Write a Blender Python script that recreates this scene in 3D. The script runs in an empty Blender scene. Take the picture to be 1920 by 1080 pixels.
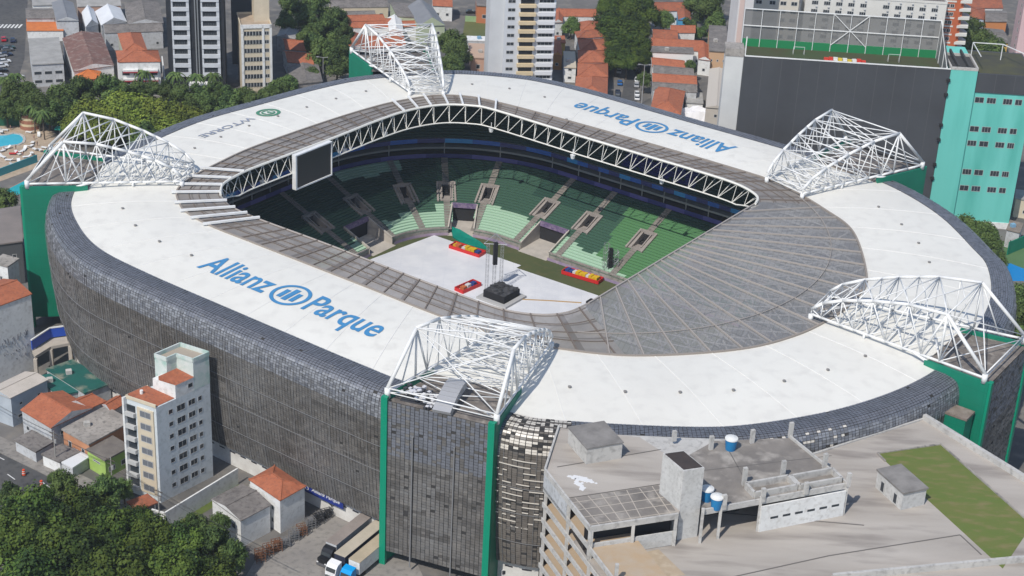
import bpy, math, random
from mathutils import Vector, Matrix
random.seed(7)
R_ = math.radians
scn = bpy.context.scene
col = scn.collection

# ---------------------------------------------------------------- camera and surveying
CAM_H = 200.0
PITCH = R_(26.0)
NADIR = 6600.0
FOC = NADIR * math.tan(PITCH)            # focal length in photograph pixels (1920 wide)
_fw = Vector((0, math.cos(PITCH), -math.sin(PITCH)))
_r0 = Vector((1, 0, 0))
_u0 = _r0.cross(_fw)
_a = math.atan2(330.0, NADIR)
_R = math.cos(_a) * _r0 + math.sin(_a) * _u0
_U = -math.sin(_a) * _r0 + math.cos(_a) * _u0
EYE = Vector((0, 0, CAM_H))


def P(x, y, z=0.0):
    """survey: the point at height z seen at photograph pixel x, y"""
    d = _fw + _R * ((x - 960) / FOC) + _U * ((540 - y) / FOC)
    return EYE + d * ((z - CAM_H) / d.z)


def P2(x, y, z=0.0):
    p = P(x, y, z)
    return (p.x, p.y)


cam_d = bpy.data.cameras.new('camera')
cam_d.sensor_width = 36
cam_d.lens = 36 * FOC / 1920
cam_d.clip_start = 1
cam_d.clip_end = 6000
cam = bpy.data.objects.new('camera', cam_d)
m = Matrix((_R, _U, -_fw)).transposed().to_4x4()
m.translation = EYE
cam.matrix_world = m
col.objects.link(cam)
scn.camera = cam

# ---------------------------------------------------------------- light
SUN_AZ, SUN_EL = R_(30), R_(50)          # shadows fall away from the camera, a little to its right
sdir = Vector((-math.sin(SUN_AZ) * math.cos(SUN_EL), -math.cos(SUN_AZ) * math.cos(SUN_EL), math.sin(SUN_EL)))
sun_d = bpy.data.lights.new('sun', 'SUN')
sun_d.energy = 4.0
sun_d.angle = R_(0.5)
sun_d.color = (1.0, 0.95, 0.87)
sun = bpy.data.objects.new('sun', sun_d)
sun.rotation_euler = sdir.to_track_quat('Z', 'Y').to_euler()
sun.location = sdir * 900
col.objects.link(sun)
w = bpy.data.worlds.new('World')
scn.world = w
w.use_nodes = True
nt = w.node_tree
sky = nt.nodes.new('ShaderNodeTexSky')
sky.sky_type = 'NISHITA'
sky.sun_disc = False
sky.sun_elevation = SUN_EL
sky.sun_rotation = math.atan2(sdir.x, sdir.y)
sky.altitude = 750
nt.links.new(sky.outputs[0], nt.nodes['Background'].inputs[0])
nt.nodes['Background'].inputs[1].default_value = 0.148
scn.view_settings.view_transform = 'Standard'
scn.view_settings.look = 'None'
scn.view_settings.gamma = 1
scn.view_settings.exposure = 0.0
scn.cycles.max_bounces = 5
scn.cycles.transparent_max_bounces = 8

# ---------------------------------------------------------------- materials
MATS = {}


def srgb(r, g, b):
    f = lambda c: (c / 255 / 12.92) if c / 255 <= .04045 else ((c / 255 + .055) / 1.055) ** 2.4
    return (f(r), f(g), f(b))


def mat(name, c, rough=.8, metal=0.0, c2=None, scale=.3, bump=0.0, alpha=1.0, stretch=None, spec=.4, detail=4, lo=.35, hi=.65,
        c3=None, scale3=2.5, rot=0.0):
    """plain principled surface; c2/c3 give it patches and fine grain"""
    if name in MATS:
        return MATS[name]
    mt = bpy.data.materials.new(name)
    mt.use_nodes = True
    t = mt.node_tree
    b = t.nodes['Principled BSDF']
    b.inputs['Base Color'].default_value = (*c, 1)
    b.inputs['Roughness'].default_value = rough
    b.inputs['Metallic'].default_value = metal
    b.inputs['Specular IOR Level'].default_value = spec
    if alpha < 1:
        b.inputs['Alpha'].default_value = alpha
    if c2 is not None or bump:
        tc = t.nodes.new('ShaderNodeTexCoord')
        mp = t.nodes.new('ShaderNodeMapping')
        t.links.new(tc.outputs['Object'], mp.inputs[0])
        if stretch:
            mp.inputs['Scale'].default_value = stretch
        mp.inputs['Rotation'].default_value = (0, 0, rot)
        n = t.nodes.new('ShaderNodeTexNoise')
        n.inputs['Scale'].default_value = scale
        n.inputs['Detail'].default_value = detail
        n.inputs['Roughness'].default_value = .62
        t.links.new(mp.outputs[0], n.inputs['Vector'])
        if c2 is not None:
            rp = t.nodes.new('ShaderNodeMapRange')
            rp.inputs['From Min'].default_value = lo
            rp.inputs['From Max'].default_value = hi
            t.links.new(n.outputs['Fac'], rp.inputs['Value'])
            mx = t.nodes.new('ShaderNodeMix')
            mx.data_type = 'RGBA'
            mx.inputs[6].default_value = (*c, 1)
            mx.inputs[7].default_value = (*c2, 1)
            t.links.new(rp.outputs[0], mx.inputs[0])
            out = mx.outputs[2]
            if c3 is not None:
                n3 = t.nodes.new('ShaderNodeTexNoise')
                n3.inputs['Scale'].default_value = scale3
                n3.inputs['Detail'].default_value = 5
                t.links.new(mp.outputs[0], n3.inputs['Vector'])
                r3 = t.nodes.new('ShaderNodeMapRange')
                r3.inputs['From Min'].default_value = .5
                r3.inputs['From Max'].default_value = .72
                t.links.new(n3.outputs['Fac'], r3.inputs['Value'])
                m3 = t.nodes.new('ShaderNodeMix')
                m3.data_type = 'RGBA'
                t.links.new(r3.outputs[0], m3.inputs[0])
                t.links.new(out, m3.inputs[6])
                m3.inputs[7].default_value = (*c3, 1)
                out = m3.outputs[2]
            t.links.new(out, b.inputs['Base Color'])
        if bump:
            bp = t.nodes.new('ShaderNodeBump')
            bp.inputs['Strength'].default_value = bump
            bp.inputs['Distance'].default_value = .2
            t.links.new(n.outputs['Fac'], bp.inputs['Height'])
            t.links.new(bp.outputs[0], b.inputs['Normal'])
    MATS[name] = mt
    return mt


def stripes_mat(name, c, cdark, period, axis=0, width=.18, rough=.8, alpha=1.0, c2=None, scale=.2, dirt=0.6):
    """surface with thin darker joints every `period` metres along the UV u (axis 0) or v (axis 1); UVs are in metres"""
    if name in MATS:
        return MATS[name]
    mt = mat(name, c, rough, alpha=alpha, c2=c2 if c2 is not None else tuple(k * dirt for k in c), scale=scale)
    t = mt.node_tree
    b = t.nodes['Principled BSDF']
    src = b.inputs['Base Color'].links[0].from_socket
    uv = t.nodes.new('ShaderNodeUVMap')
    sp = t.nodes.new('ShaderNodeSeparateXYZ')
    t.links.new(uv.outputs[0], sp.inputs[0])
    cur = src
    axes = (axis,) if axis in (0, 1) else (0, 1)
    pers = (period,) if axis in (0, 1) else period
    for ax, per in zip(axes, pers):
        d = t.nodes.new('ShaderNodeMath'); d.operation = 'DIVIDE'; d.inputs[1].default_value = per
        t.links.new(sp.outputs[ax], d.inputs[0])
        fr = t.nodes.new('ShaderNodeMath'); fr.operation = 'FRACT'
        t.links.new(d.outputs[0], fr.inputs[0])
        lt = t.nodes.new('ShaderNodeMath'); lt.operation = 'LESS_THAN'; lt.inputs[1].default_value = width
        t.links.new(fr.outputs[0], lt.inputs[0])
        mx = t.nodes.new('ShaderNodeMix'); mx.data_type = 'RGBA'
        t.links.new(lt.outputs[0], mx.inputs[0])
        t.links.new(cur, mx.inputs[6])
        mx.inputs[7].default_value = (*cdark, 1)
        cur = mx.outputs[2]
    t.links.new(cur, b.inputs['Base Color'])
    return mt


# ---------------------------------------------------------------- mesh builder
class MB:
    def __init__(s):
        s.v, s.f, s.mi, s.uv = [], [], [], []

    def quad(s, a, b, c, d, mi=0, uv=None):
        n = len(s.v)
        s.v += [tuple(a), tuple(b), tuple(c), tuple(d)]
        s.f.append((n, n + 1, n + 2, n + 3)); s.mi.append(mi)
        s.uv.append(uv or ((0, 0), (1, 0), (1, 1), (0, 1)))

    def poly(s, pts, mi=0, uv=None):
        n = len(s.v)
        s.v += [tuple(p) for p in pts]
        s.f.append(tuple(range(n, n + len(pts)))); s.mi.append(mi)
        s.uv.append(uv or tuple((p[0], p[1]) for p in pts))

    def prism(s, pts, z0, z1, mi=0, top=None, bottom=False, side=True):
        """upright prism over the 2D outline pts"""
        ar = sum(pts[i][0] * pts[(i + 1) % len(pts)][1] - pts[(i + 1) % len(pts)][0] * pts[i][1] for i in range(len(pts)))
        if ar < 0:
            pts = pts[::-1]
        k = len(pts)
        if side:
            acc = 0
            for i in range(k):
                a, b = pts[i], pts[(i + 1) % k]
                l = math.hypot(a[0] - b[0], a[1] - b[1])
                s.quad((*a, z0), (*b, z0), (*b, z1), (*a, z1), mi, ((acc, z0), (acc + l, z0), (acc + l, z1), (acc, z1)))
                acc += l
        s.poly([(*p, z1) for p in pts], mi if top is None else top)
        if bottom:
            s.poly([(*p, z0) for p in pts[::-1]], mi)

    def box(s, c, d, rz=0.0, mi=0, bottom=True):
        """box with base centre c, dimensions d, turned by rz"""
        ca, sa = math.cos(rz), math.sin(rz)
        q = [(c[0] + x * d[0] / 2 * ca - y * d[1] / 2 * sa, c[1] + x * d[0] / 2 * sa + y * d[1] / 2 * ca) for x, y in ((-1, -1), (1, -1), (1, 1), (-1, 1))]
        s.prism(q, c[2], c[2] + d[2], mi, bottom=bottom)

    def beam(s, a, b, wd, ht, mi=0):
        """rectangular bar from a to b"""
        a, b = Vector(a), Vector(b)
        d = b - a
        if d.length < 1e-4:
            return
        d.normalize()
        up = Vector((0, 0, 1)) if abs(d.z) < .95 else Vector((1, 0, 0))
        x = d.cross(up).normalized() * wd / 2
        y = x.cross(d).normalized() * ht / 2
        A = [a - x - y, a + x - y, a + x + y, a - x + y]
        B = [b - x - y, b + x - y, b + x + y, b - x + y]
        for i in range(4):
            j = (i + 1) % 4
            s.quad(A[i], A[j], B[j], B[i], mi)
        s.quad(*A[::-1], mi); s.quad(*B, mi)

    def tube(s, a, b, r, n=6, mi=0, r2=None):
        a, b = Vector(a), Vector(b)
        d = b - a
        if d.length < 1e-4:
            return
        d.normalize()
        up = Vector((0, 0, 1)) if abs(d.z) < .95 else Vector((1, 0, 0))
        x = d.cross(up).normalized()
        y = x.cross(d).normalized()
        r2 = r if r2 is None else r2
        k = len(s.v)
        for i in range(n):
            t = 2 * math.pi * i / n
            s.v.append(tuple(a + (x * math.cos(t) + y * math.sin(t)) * r))
        for i in range(n):
            t = 2 * math.pi * i / n
            s.v.append(tuple(b + (x * math.cos(t) + y * math.sin(t)) * r2))
        for i in range(n):
            j = (i + 1) % n
            s.f.append((k + i, k + n + i, k + n + j, k + j)); s.mi.append(mi)
            s.uv.append(((0, 0), (0, 1), (1, 1), (1, 0)))
        s.f.append(tuple(k + i for i in range(n))); s.mi.append(mi); s.uv.append(tuple((0, 0) for i in range(n)))
        s.f.append(tuple(k + n + i for i in reversed(range(n)))); s.mi.append(mi); s.uv.append(tuple((0, 0) for i in range(n)))

    def path(s, pts, r, n=6, mi=0, closed=False):
        k = len(pts)
        for i in range(k if closed else k - 1):
            s.tube(pts[i], pts[(i + 1) % k], r, n, mi)

    def build(s, name, mats, parent=None, origin=None, smooth=False, label=None):
        """link ONE mesh object; vertices are world points, stored relative to the parent's (or own) base"""
        if parent is not None:
            o0 = Vector(parent['_base'])
        elif origin is not None:
            o0 = Vector(origin)
        else:
            o0 = Vector((0, 0, 0))
        me = bpy.data.meshes.new(name)
        me.from_pydata([(x - o0.x, y - o0.y, z - o0.z) for x, y, z in s.v], [], s.f)
        if not isinstance(mats, (list, tuple)):
            mats = [mats]
        for mm in mats:
            me.materials.append(mm)
        me.polygons.foreach_set('material_index', s.mi)
        ul = me.uv_layers.new(name='UVMap')
        flat = []
        for q in s.uv:
            for a in q:
                flat += [a[0], a[1]]
        ul.data.foreach_set('uv', flat)
        if smooth:
            me.polygons.foreach_set('use_smooth', [True] * len(s.f))
        me.update()
        o = bpy.data.objects.new(name, me)
        col.objects.link(o)
        if parent is not None:
            o.parent = parent
        else:
            o.location = o0
        o['_base'] = tuple(o0)
        if label:
            o['label'] = label
        return o


def thing(name, base, label, cat, group=None):
    o = bpy.data.objects.new(name, None)
    o.empty_display_size = 1
    o.location = base
    o['_base'] = tuple(base)
    o['label'] = label
    o['category'] = cat
    if group:
        o['group'] = group
    col.objects.link(o)
    return o


def tag(o, label, cat, group=None, kind=None):
    o['label'] = label
    if cat:
        o['category'] = cat
    if group:
        o['group'] = group
    if kind:
        o['kind'] = kind
    return o


def struct(o, label=None, kind='structure'):
    o['kind'] = kind
    if label:
        o['label'] = label
    return o


def dup(root, loc, rz=0.0, sc=1.0, label=None, group=None):
    """copy of a thing with its parts and sub-parts"""
    r = root.copy(); col.objects.link(r)
    r.location = loc; r.rotation_euler = (0, 0, rz)
    r.scale = (sc, sc, sc) if not isinstance(sc, tuple) else sc
    if label:
        r['label'] = label
    if group:
        r['group'] = group
    for ch in list(root.children):
        c = ch.copy(); col.objects.link(c); c.parent = r
        for g in list(ch.children):
            d = g.copy(); col.objects.link(d); d.parent = c
    return r


def catmull(pts, per=8, closed=True):
    out = []
    n = len(pts)
    for i in range(n if closed else n - 1):
        p0, p1, p2, p3 = (pts[(i + k) % n] if closed else pts[min(max(i + k, 0), n - 1)] for k in (-1, 0, 1, 2))
        for j in range(per):
            t = j / per
            out.append(tuple(.5 * ((2 * p1[q]) + (-p0[q] + p2[q]) * t + (2 * p0[q] - 5 * p1[q] + 4 * p2[q] - p3[q]) * t * t + (-p0[q] + 3 * p1[q] - 3 * p2[q] + p3[q]) * t ** 3) for q in range(2)))
    if not closed:
        out.append(tuple(pts[-1]))
    return out


def resample(pts, step, closed=True):
    P_ = list(pts) + ([pts[0]] if closed else [])
    L = [0]
    for i in range(1, len(P_)):
        L.append(L[-1] + math.dist(P_[i], P_[i - 1]))
    n = max(3, round(L[-1] / step))
    out, k = [], 0
    for i in range(n if closed else n + 1):
        s_ = L[-1] * i / n
        while k < len(L) - 2 and L[k + 1] < s_:
            k += 1
        t = (s_ - L[k]) / max(1e-9, L[k + 1] - L[k])
        out.append(tuple(P_[k][q] + (P_[k + 1][q] - P_[k][q]) * t for q in range(len(P_[0]))))
    return out


def lerp(a, b, t):
    return tuple(a[i] + (b[i] - a[i]) * t for i in range(len(a)))
# ================================================================= STADIUM
# local frame: u runs along the pitch towards the covered stage end, v away from the camera
SO = (-7.9, 383.0)
SA = R_(-35.2)
UX, UY = math.cos(SA), math.sin(SA)


def W(u, v, z=0.0):
    return (SO[0] + u * UX - v * UY, SO[1] + u * UY + v * UX, z)


def Lc(x, y, z=0.0):
    """photograph pixel at height z -> stadium local u, v"""
    p = P(x, y, z)
    dx, dy = p.x - SO[0], p.y - SO[1]
    return (dx * UX + dy * UY, -dx * UY + dy * UX)


M_white = mat('white_membrane', (.745, .725, .665), .55, c2=(.675, .655, .60), scale=.022, c3=(.64, .62, .57), scale3=.35)
M_steel = mat('white_painted_steel', (.76, .76, .75), .45, c2=(.66, .66, .65), scale=.4)
M_green = stripes_mat('green_cladding', (.002, .195, .117), (.002, .155, .092), (1.5, 3.2), 2, .035, .5, c2=(.004, .165, .10), scale=.15)
M_dark = mat('dark_void', (.02, .02, .022), .9)
M_conc = mat('concrete', (.36, .33, .30), .9, c2=(.24, .22, .20), scale=.25, c3=(.16, .15, .14), scale3=1.2)
M_lconc = mat('pale_concrete', (.50, .48, .45), .9, c2=(.40, .385, .36), scale=.4, c3=(.32, .31, .29), scale3=1.6)
M_blue = mat('blue_lettering', (.055, .235, .46), .6, c2=(.05, .21, .42), scale=.4)

stadium = thing('stadium', W(0, 0, 0), 'large oval football stadium with white roof, blue lettering and grey metal facade', 'stadium')

ROOF_O = [(-86, -30), (-81.5, -52), (-72.9, -65.1), (-61.3, -73.4), (-47.1, -79.3), (-29.5, -81), (-5.8, -81.4), (12.7, -81.6), (32.1, -81.7), (44, -81.2), (65.3, -77.4),
          (74.2, -73.7), (93.2, -60.4), (103, -50.6), (113.2, -33.8), (119.5, -14.8), (121, 4), (119, 20), (115.4, 34.8), (108.8, 48.5), (102.7, 55.2), (88, 68.7), (71.3, 77.6),
          (55, 80.8), (39.1, 82), (7.1, 82), (-21.4, 82.2), (-38, 81), (-49.5, 77.5), (-64.6, 67.6), (-77, 50), (-82, 36), (-86, 10.3), (-88.1, -8.6)]
ROOF_I = [(-60.5, -38), (-57, -46.5), (-50, -52), (-46, -53.9), (-36.8, -55.6), (-22.3, -55.8), (11.6, -56), (32.2, -56.2), (48, -54.8), (57.1, -52.2), (71.5, -44.2), (86.1, -28.1),
          (92.5, -14), (94.6, 0), (94.2, 10), (91.4, 21.5), (77.7, 42.6), (66, 50.5), (54, 56), (44.2, 58.4), (13.2, 58.6), (-20.3, 57.6), (-40, 56), (-47.9, 53.8), (-54, 48.7), (-57.5, 41.2),
          (-60.2, 31.4), (-62.3, 13.7), (-63.5, -12.9), (-62.3, -27)]
OPEN_ = [(-46.9, -42), (-51, -37.2), (-52.5, -31), (-53, -23.7), (-52.3, 2.9), (-52.3, 21.3), (-51.2, 33.7), (-47.4, 43), (-41, 48.3), (-34, 49.9), (-5.9, 49.6), (14.9, 49.6), (30.7, 49.7), (40.6, 49.3),
         (46.5, 47.7), (50.5, 45), (52, 41)]
OPEN_B = [(51.4, -31), (50.6, -37), (47.5, -41.4), (42, -44.5), (35.7, -45.6), (21.8, -45.8), (3.6, -45.6), (-11.6, -45.4), (-31.6, -45.6), (-40, -44.9)]
loop_o = resample(catmull(ROOF_O), .8)
loop_i = resample(catmull(ROOF_I), 1.0)
open_a = catmull(OPEN_, closed=False)
open_b = catmull(OPEN_B, closed=False)
loop_r = resample(open_a + open_b, 1.0)
CEN = (0.0, 2.0)


def ray_hit(loop, th):
    dx, dy = math.cos(th), math.sin(th)
    best = None
    n = len(loop)
    for i in range(n):
        ax, ay = loop[i][0] - CEN[0], loop[i][1] - CEN[1]
        bx, by = loop[(i + 1) % n][0] - CEN[0], loop[(i + 1) % n][1] - CEN[1]
        ca, cb = dx * ay - dy * ax, dx * by - dy * bx
        if ca * cb <= 0 and ca != cb:
            t = ca / (ca - cb)
            x, y = ax + (bx - ax) * t, ay + (by - ay) * t
            r = x * dx + y * dy
            if r > 0 and (best is None or r > best):
                best = r
    return (CEN[0] + dx * best, CEN[1] + dy * best)


NA = 288
angs = [2 * math.pi * i / NA for i in range(NA)]
hit_o = [ray_hit(loop_o, t) for t in angs]
hit_i = [ray_hit(loop_i, t) for t in angs]
hit_r = [ray_hit(loop_r, t) for t in angs]
Z_O, Z_I, Z_R = 36.2, 37.0, 37.2


def roof_z(t):          # 0 at the outer edge, 1 at the inner edge of the membrane
    return Z_O + (Z_I - Z_O) * t + .5 * math.sin(math.pi * t)


b = MB()
ST = 6
for i in range(NA):
    j = (i + 1) % NA
    for k in range(ST):
        t0, t1 = k / ST, (k + 1) / ST
        a0, a1 = lerp(hit_o[i], hit_i[i], t0), lerp(hit_o[i], hit_i[i], t1)
        b0, b1 = lerp(hit_o[j], hit_i[j], t0), lerp(hit_o[j], hit_i[j], t1)
        b.quad(W(*a0, roof_z(t0)), W(*b0, roof_z(t0)), W(*b1, roof_z(t1)), W(*a1, roof_z(t1)))
    a, c, d = hit_o[i], hit_o[j], None
    b.quad(W(*c, Z_O), W(*a, Z_O), W(*a, Z_O - .6), W(*c, Z_O - .6))
membrane = b.build('roof', M_white, stadium, smooth=True)
# raised seams of the membrane and a kerb along its inner edge
sm = MB()
for i in range(0, NA, 6):
    pts = [W(*lerp(hit_o[i], hit_i[i], k / 8), roof_z(k / 8) + .03) for k in range(9)]
    for k in range(8):
        sm.beam(pts[k], pts[k + 1], .14, .07)
sm.build('roof_seam', mat('seam_white', (.70, .69, .66), .6), membrane)
kb = MB()
for i in range(NA):
    j = (i + 1) % NA
    kb.beam(W(*hit_i[i], Z_I + .15), W(*hit_i[j], Z_I + .15), .4, .4)
kb.build('roof_kerb', mat('brown_gutter', (.27, .235, .205), .8), membrane)
VENTS = [(230, 393), (254, 425), (299, 455), (359, 481), (1647, 390), (1690, 423), (1722, 458), (1742, 494), (1622, 670), (1552, 696), (1470, 717), (1375, 734), (1068, 728), (1172, 737), (1275, 738),
         (686, 173), (630, 187), (575, 203), (521, 220), (467, 238), (414, 259), (365, 280), (885, 160), (955, 168), (1021, 184), (1062, 226)]
for px, py in VENTS:
    q = Lc(px, py, 36.9)
    b = MB()
    b.tube(W(*q, 36.7), W(*q, 37.25), .26, 8)
    b.tube(W(*q, 37.25), W(*q, 37.4), .36, 8)
    b.build('roof_vent', mat('vent_grey', (.22, .21, .2), .7), stadium)

# glazed strip round the opening and the fan over the stage end
M_glaz = stripes_mat('brown_polycarbonate', (.31, .285, .26), (.17, .15, .135), (3.1, 9.5), 2, .10, .45, alpha=.90, c2=(.225, .205, .19), scale=.12)
M_fan = stripes_mat('grey_polycarbonate', (.295, .285, .275), (.225, .216, .208), (1.15, 3.7), 2, .15, .35, alpha=.72, c2=(.24, .232, .228), scale=.07)
gl, fn = MB(), MB()
is_fan = []
for i in range(NA):
    j = (i + 1) % NA
    fan = hit_r[i][0] > 50.9 and hit_r[j][0] > 50.9 and -33.5 < hit_r[i][1] < 43
    is_fan.append(fan)
    tgt = fn if fan else gl
    n = 8 if fan else 3
    for k in range(n):
        t0, t1 = k / n, (k + 1) / n
        a0, a1 = lerp(hit_i[i], hit_r[i], t0), lerp(hit_i[i], hit_r[i], t1)
        b0, b1 = lerp(hit_i[j], hit_r[j], t0), lerp(hit_i[j], hit_r[j], t1)
        z0, z1 = Z_I + (Z_R - Z_I) * t0, Z_I + (Z_R - Z_I) * t1
        if fan:
            uv = tuple((p[0] * .94 + p[1] * .34, p[1]) for p in (a0, b0, b1, a1))
        else:
            d0 = math.dist(hit_i[i], hit_r[i])
            uv = tuple((tt * 9.3, i * 1.15 if q == 0 else (i + 1) * 1.15) for tt, q in ((t0, 0), (t0, 1), (t1, 1), (t1, 0)))
        tgt.quad(W(*a0, z0), W(*b0, z0), W(*b1, z1), W(*a1, z1), 0, uv)
glazing = gl.build('glazed_roof_strip', M_glaz, stadium, smooth=True)
fanroof = fn.build('fan_roof', M_fan, stadium, smooth=True)
# ribs on the strip
M_rib = mat('brown_rib', (.16, .13, .11), .7)
M_tan = mat('tan_rib', (.34, .305, .275), .7)
rb = MB()
for i in range(0, NA, 4):
    if is_fan[i] or is_fan[i - 1]:
        continue
    a, c = hit_i[i], hit_r[i]
    rb.beam(W(*a, Z_I + .12), W(*c, Z_R + .12), .3, .25)
for q in (.28, .5, .72, .95):
    for i in range(NA):
        j = (i + 1) % NA
        if is_fan[i]:
            continue
        rb.beam(W(*lerp(hit_i[i], hit_r[i], q), Z_I + .2), W(*lerp(hit_i[j], hit_r[j], q), Z_I + .2), .16, .16)
rb.build('glazing_bar', M_rib, glazing)
# fan: radial ribs, cross ribs, edge gutter and the steel that shows through from below
FC = (27.0, 5.0)
fr, fb = MB(), MB()


def fan_hit(th, loop):
    global CEN
    old = CEN
    CEN = FC
    try:
        return ray_hit(loop, th)
    finally:
        CEN = old


FANANG = [R_(-58 + 6.05 * k) for k in range(20)]
def chord_u(v): return 51.6
for th in FANANG:
    e = fan_hit(th, loop_i)
    s_ = (51.8, FC[1] + math.tan(th) * (51.8 - FC[0]))
    if abs(s_[1] - 5) > 38:
        continue
    fr.beam(W(*s_, Z_R + .14), W(*e, Z_I + .14), .26, .3)
for rr in (57,):
    pts = []
    for k in range(60):
        th = R_(-58 + 116 * k / 59)
        p = (FC[0] + rr * math.cos(th), FC[1] + rr * math.sin(th))
        e = fan_hit(th, loop_i)
        if p[0] > 51.9 and math.dist(FC, p) < math.dist(FC, e) - .5:
            pts.append(W(*p, Z_R + .1))
        else:
            if len(pts) > 1:
                for q in range(len(pts) - 1):
                    fr.beam(pts[q], pts[q + 1], .13, .2)
            pts = []
    for q in range(len(pts) - 1):
        fr.beam(pts[q], pts[q + 1], .13, .2)
fr.beam(W(51.7, -31, Z_R + .2), W(51.7, 42, Z_R + .2), .35, .35)
fr.build('fan_rib', M_tan, fanroof)
M_under = mat('grey_roof_steel', (.75, .73, .70), .6)
for th in FANANG:
    e = fan_hit(th, loop_i)
    s_ = (51.8, FC[1] + math.tan(th) * (51.8 - FC[0]))
    if abs(s_[1] - 5) > 38:
        continue
    n = max(2, round(math.dist(s_, e) / 4.5))
    pr_ = None
    for k in range(n + 1):
        p = lerp(s_, e, k / n)
        z = 36.3 if k % 2 else 33.2
        if pr_:
            fb.tube(W(*pr_[:2], pr_[2]), W(*p, z), .24, 4)
        pr_ = (*p, z)
    fb.tube(W(*s_, 36.4), W(*e, 36.4), .22, 4)
    fb.tube(W(*s_, 33.2), W(*lerp(s_, e, .97), 33.2), .22, 4)
rnd = random.Random(3)
for k in range(len(FANANG) - 1):
    for rr in range(30, 66, 5):
        th0, th1 = FANANG[k], FANANG[k + 1]
        for ra, rb2 in ((rr, rr + 5), (rr + 5, rr)):
            p = (FC[0] + ra * math.cos(th0), FC[1] + ra * math.sin(th0))
            q = (FC[0] + rb2 * math.cos(th1), FC[1] + rb2 * math.sin(th1))
            e = min(math.dist(FC, fan_hit(th0, loop_i)), math.dist(FC, fan_hit(th1, loop_i))) - 1
            if p[0] > 53 and q[0] > 53 and max(ra, rb2) < e:
                fb.tube(W(*p, 36.2), W(*q, 36.2), .2, 4)
fb.build('fan_truss', M_under, fanroof)

# ring truss at the edge of the opening
arc = [p for p in resample(open_a, 1.5, closed=False)]
arc2 = [p for p in resample(open_b, 1.5, closed=False)]
for pts, step in ((arc, 3), (arc2, 3)):
    tr = MB()
    T = [W(*p, Z_R + .35) for p in pts]
    D = []
    for k, p in enumerate(pts):
        e = min(1, min(k, len(pts) - 1 - k) / 8)
        cen = (p[0] * .985, p[1] * .985)
        D.append(W(*cen, Z_R - 1.2 - 3.4 * e))
    near_ = pts is arc2
    if near_:
        T = [(x, y, z - .35) for x, y, z in T]
    tr.path(T, .2 if near_ else .33, 6, 1 if near_ else 0); tr.path(D, .19, 6)
    for k in range(0, len(pts) - step, step):
        m_ = k + step // 2 + (k // step) % 2
        tr.tube(T[k], D[k], .095, 5)
        tr.tube(D[k], T[min(k + step, len(T) - 1)], .095, 5)
        tr.tube(W(*lerp(pts[k], (0, 2), -.045), Z_R - .5), D[k], .10, 5)
    tr.build('ring_truss', [mat('cream_steel', (.70, .68, .62), .5), M_tan], stadium)
# white beams that cross the strip at the rounded corners
for spots in (((372, 318), (362, 334), (350, 349), (334, 364), (337, 383), (350, 398), (370, 411), (392, 423)), ((737, 192), (767, 187), (795, 182), (831, 180), (862, 180), (897, 184), (930, 191))):
    for sp_ in spots:
        q_ = Lc(*sp_, 37.0)
        th = math.atan2(q_[1] - CEN[1], q_[0] - CEN[0]) % (2 * math.pi)
        a, c = ray_hit(loop_i, th), ray_hit(loop_r, th)
        a2 = lerp(a, c, -.12)
        sb = MB()
        sb.beam(W(*a2, Z_I + .6), W(*c, Z_R + .6), .5, .5)
        sb.build('corner_beam', M_steel, stadium)

# roof space: dark soffit under the membrane, so that nothing shines through
so = MB()
for i in range(NA):
    j = (i + 1) % NA
    so.quad(W(*hit_o[j], 35.2), W(*hit_o[i], 35.2), W(*hit_i[i], 35.6), W(*hit_i[j], 35.6))
so.build('soffit', mat('soffit_grey', (.22, .22, .22), .9), stadium)

# ---------------------------------------------------------------- facade of small tilted metal tiles
TK = dict(scale=.055, detail=5, lo=.38, hi=.62, c3=(.205, .192, .178), scale3=.42)
M_t = [mat('tile_a', (.178, .172, .166), .55, .25, c2=(.112, .102, .092), **TK), mat('tile_b', (.185, .182, .18), .52, .25, c2=(.120, .111, .103), **TK), mat('tile_c', (.162, .159, .157), .55, .25, c2=(.102, .095, .088), **TK),
       mat('tile_d', (.225, .22, .212), .5, .3, c2=(.16, .15, .14), **TK), mat('tile_back', (.050, .048, .047), .9, c2=(.030, .029, .029), scale=.05, detail=5),
       mat('rim_sky_light', (.27, .28, .305), .5, .3), mat('rim_sky_dark', (.185, .19, .205), .5, .3), mat('tile_sunlit', (.62, .58, .52), .5, .1), mat('tile_umber', (.20, .18, .16), .6, .2, c2=(.13, .115, .10), scale=.2), mat('tile_floor_shadow', (.105, .099, .094), .55, .2), mat('rim_sky_mid', (.20, .21, .24), .45, .35, c2=(.165, .173, .195), scale=.3)]  # rim, corner and floor band tones have light and shade mixed in
PROFILE = [(0, 36.2), (1.8, 36.18), (3.6, 36.0), (4.9, 35.4), (5.6, 34.3), (5.95, 32.6), (6.05, 30.5), (6.0, 28), (5.8, 24), (5.4, 18), (4.7, 11), (3.7, 5.0)]
prof = resample(PROFILE, .52, closed=False)


def normals(loop, closed=True):
    n = len(loop)
    out = []
    for i in range(n):
        a, c = loop[(i - 1) % n if closed else max(i - 1, 0)], loop[(i + 1) % n if closed else min(i + 1, n - 1)]
        d = Vector((c[0] - a[0], c[1] - a[1])).normalized()
        out.append((d.y, -d.x))
    return out


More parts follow.
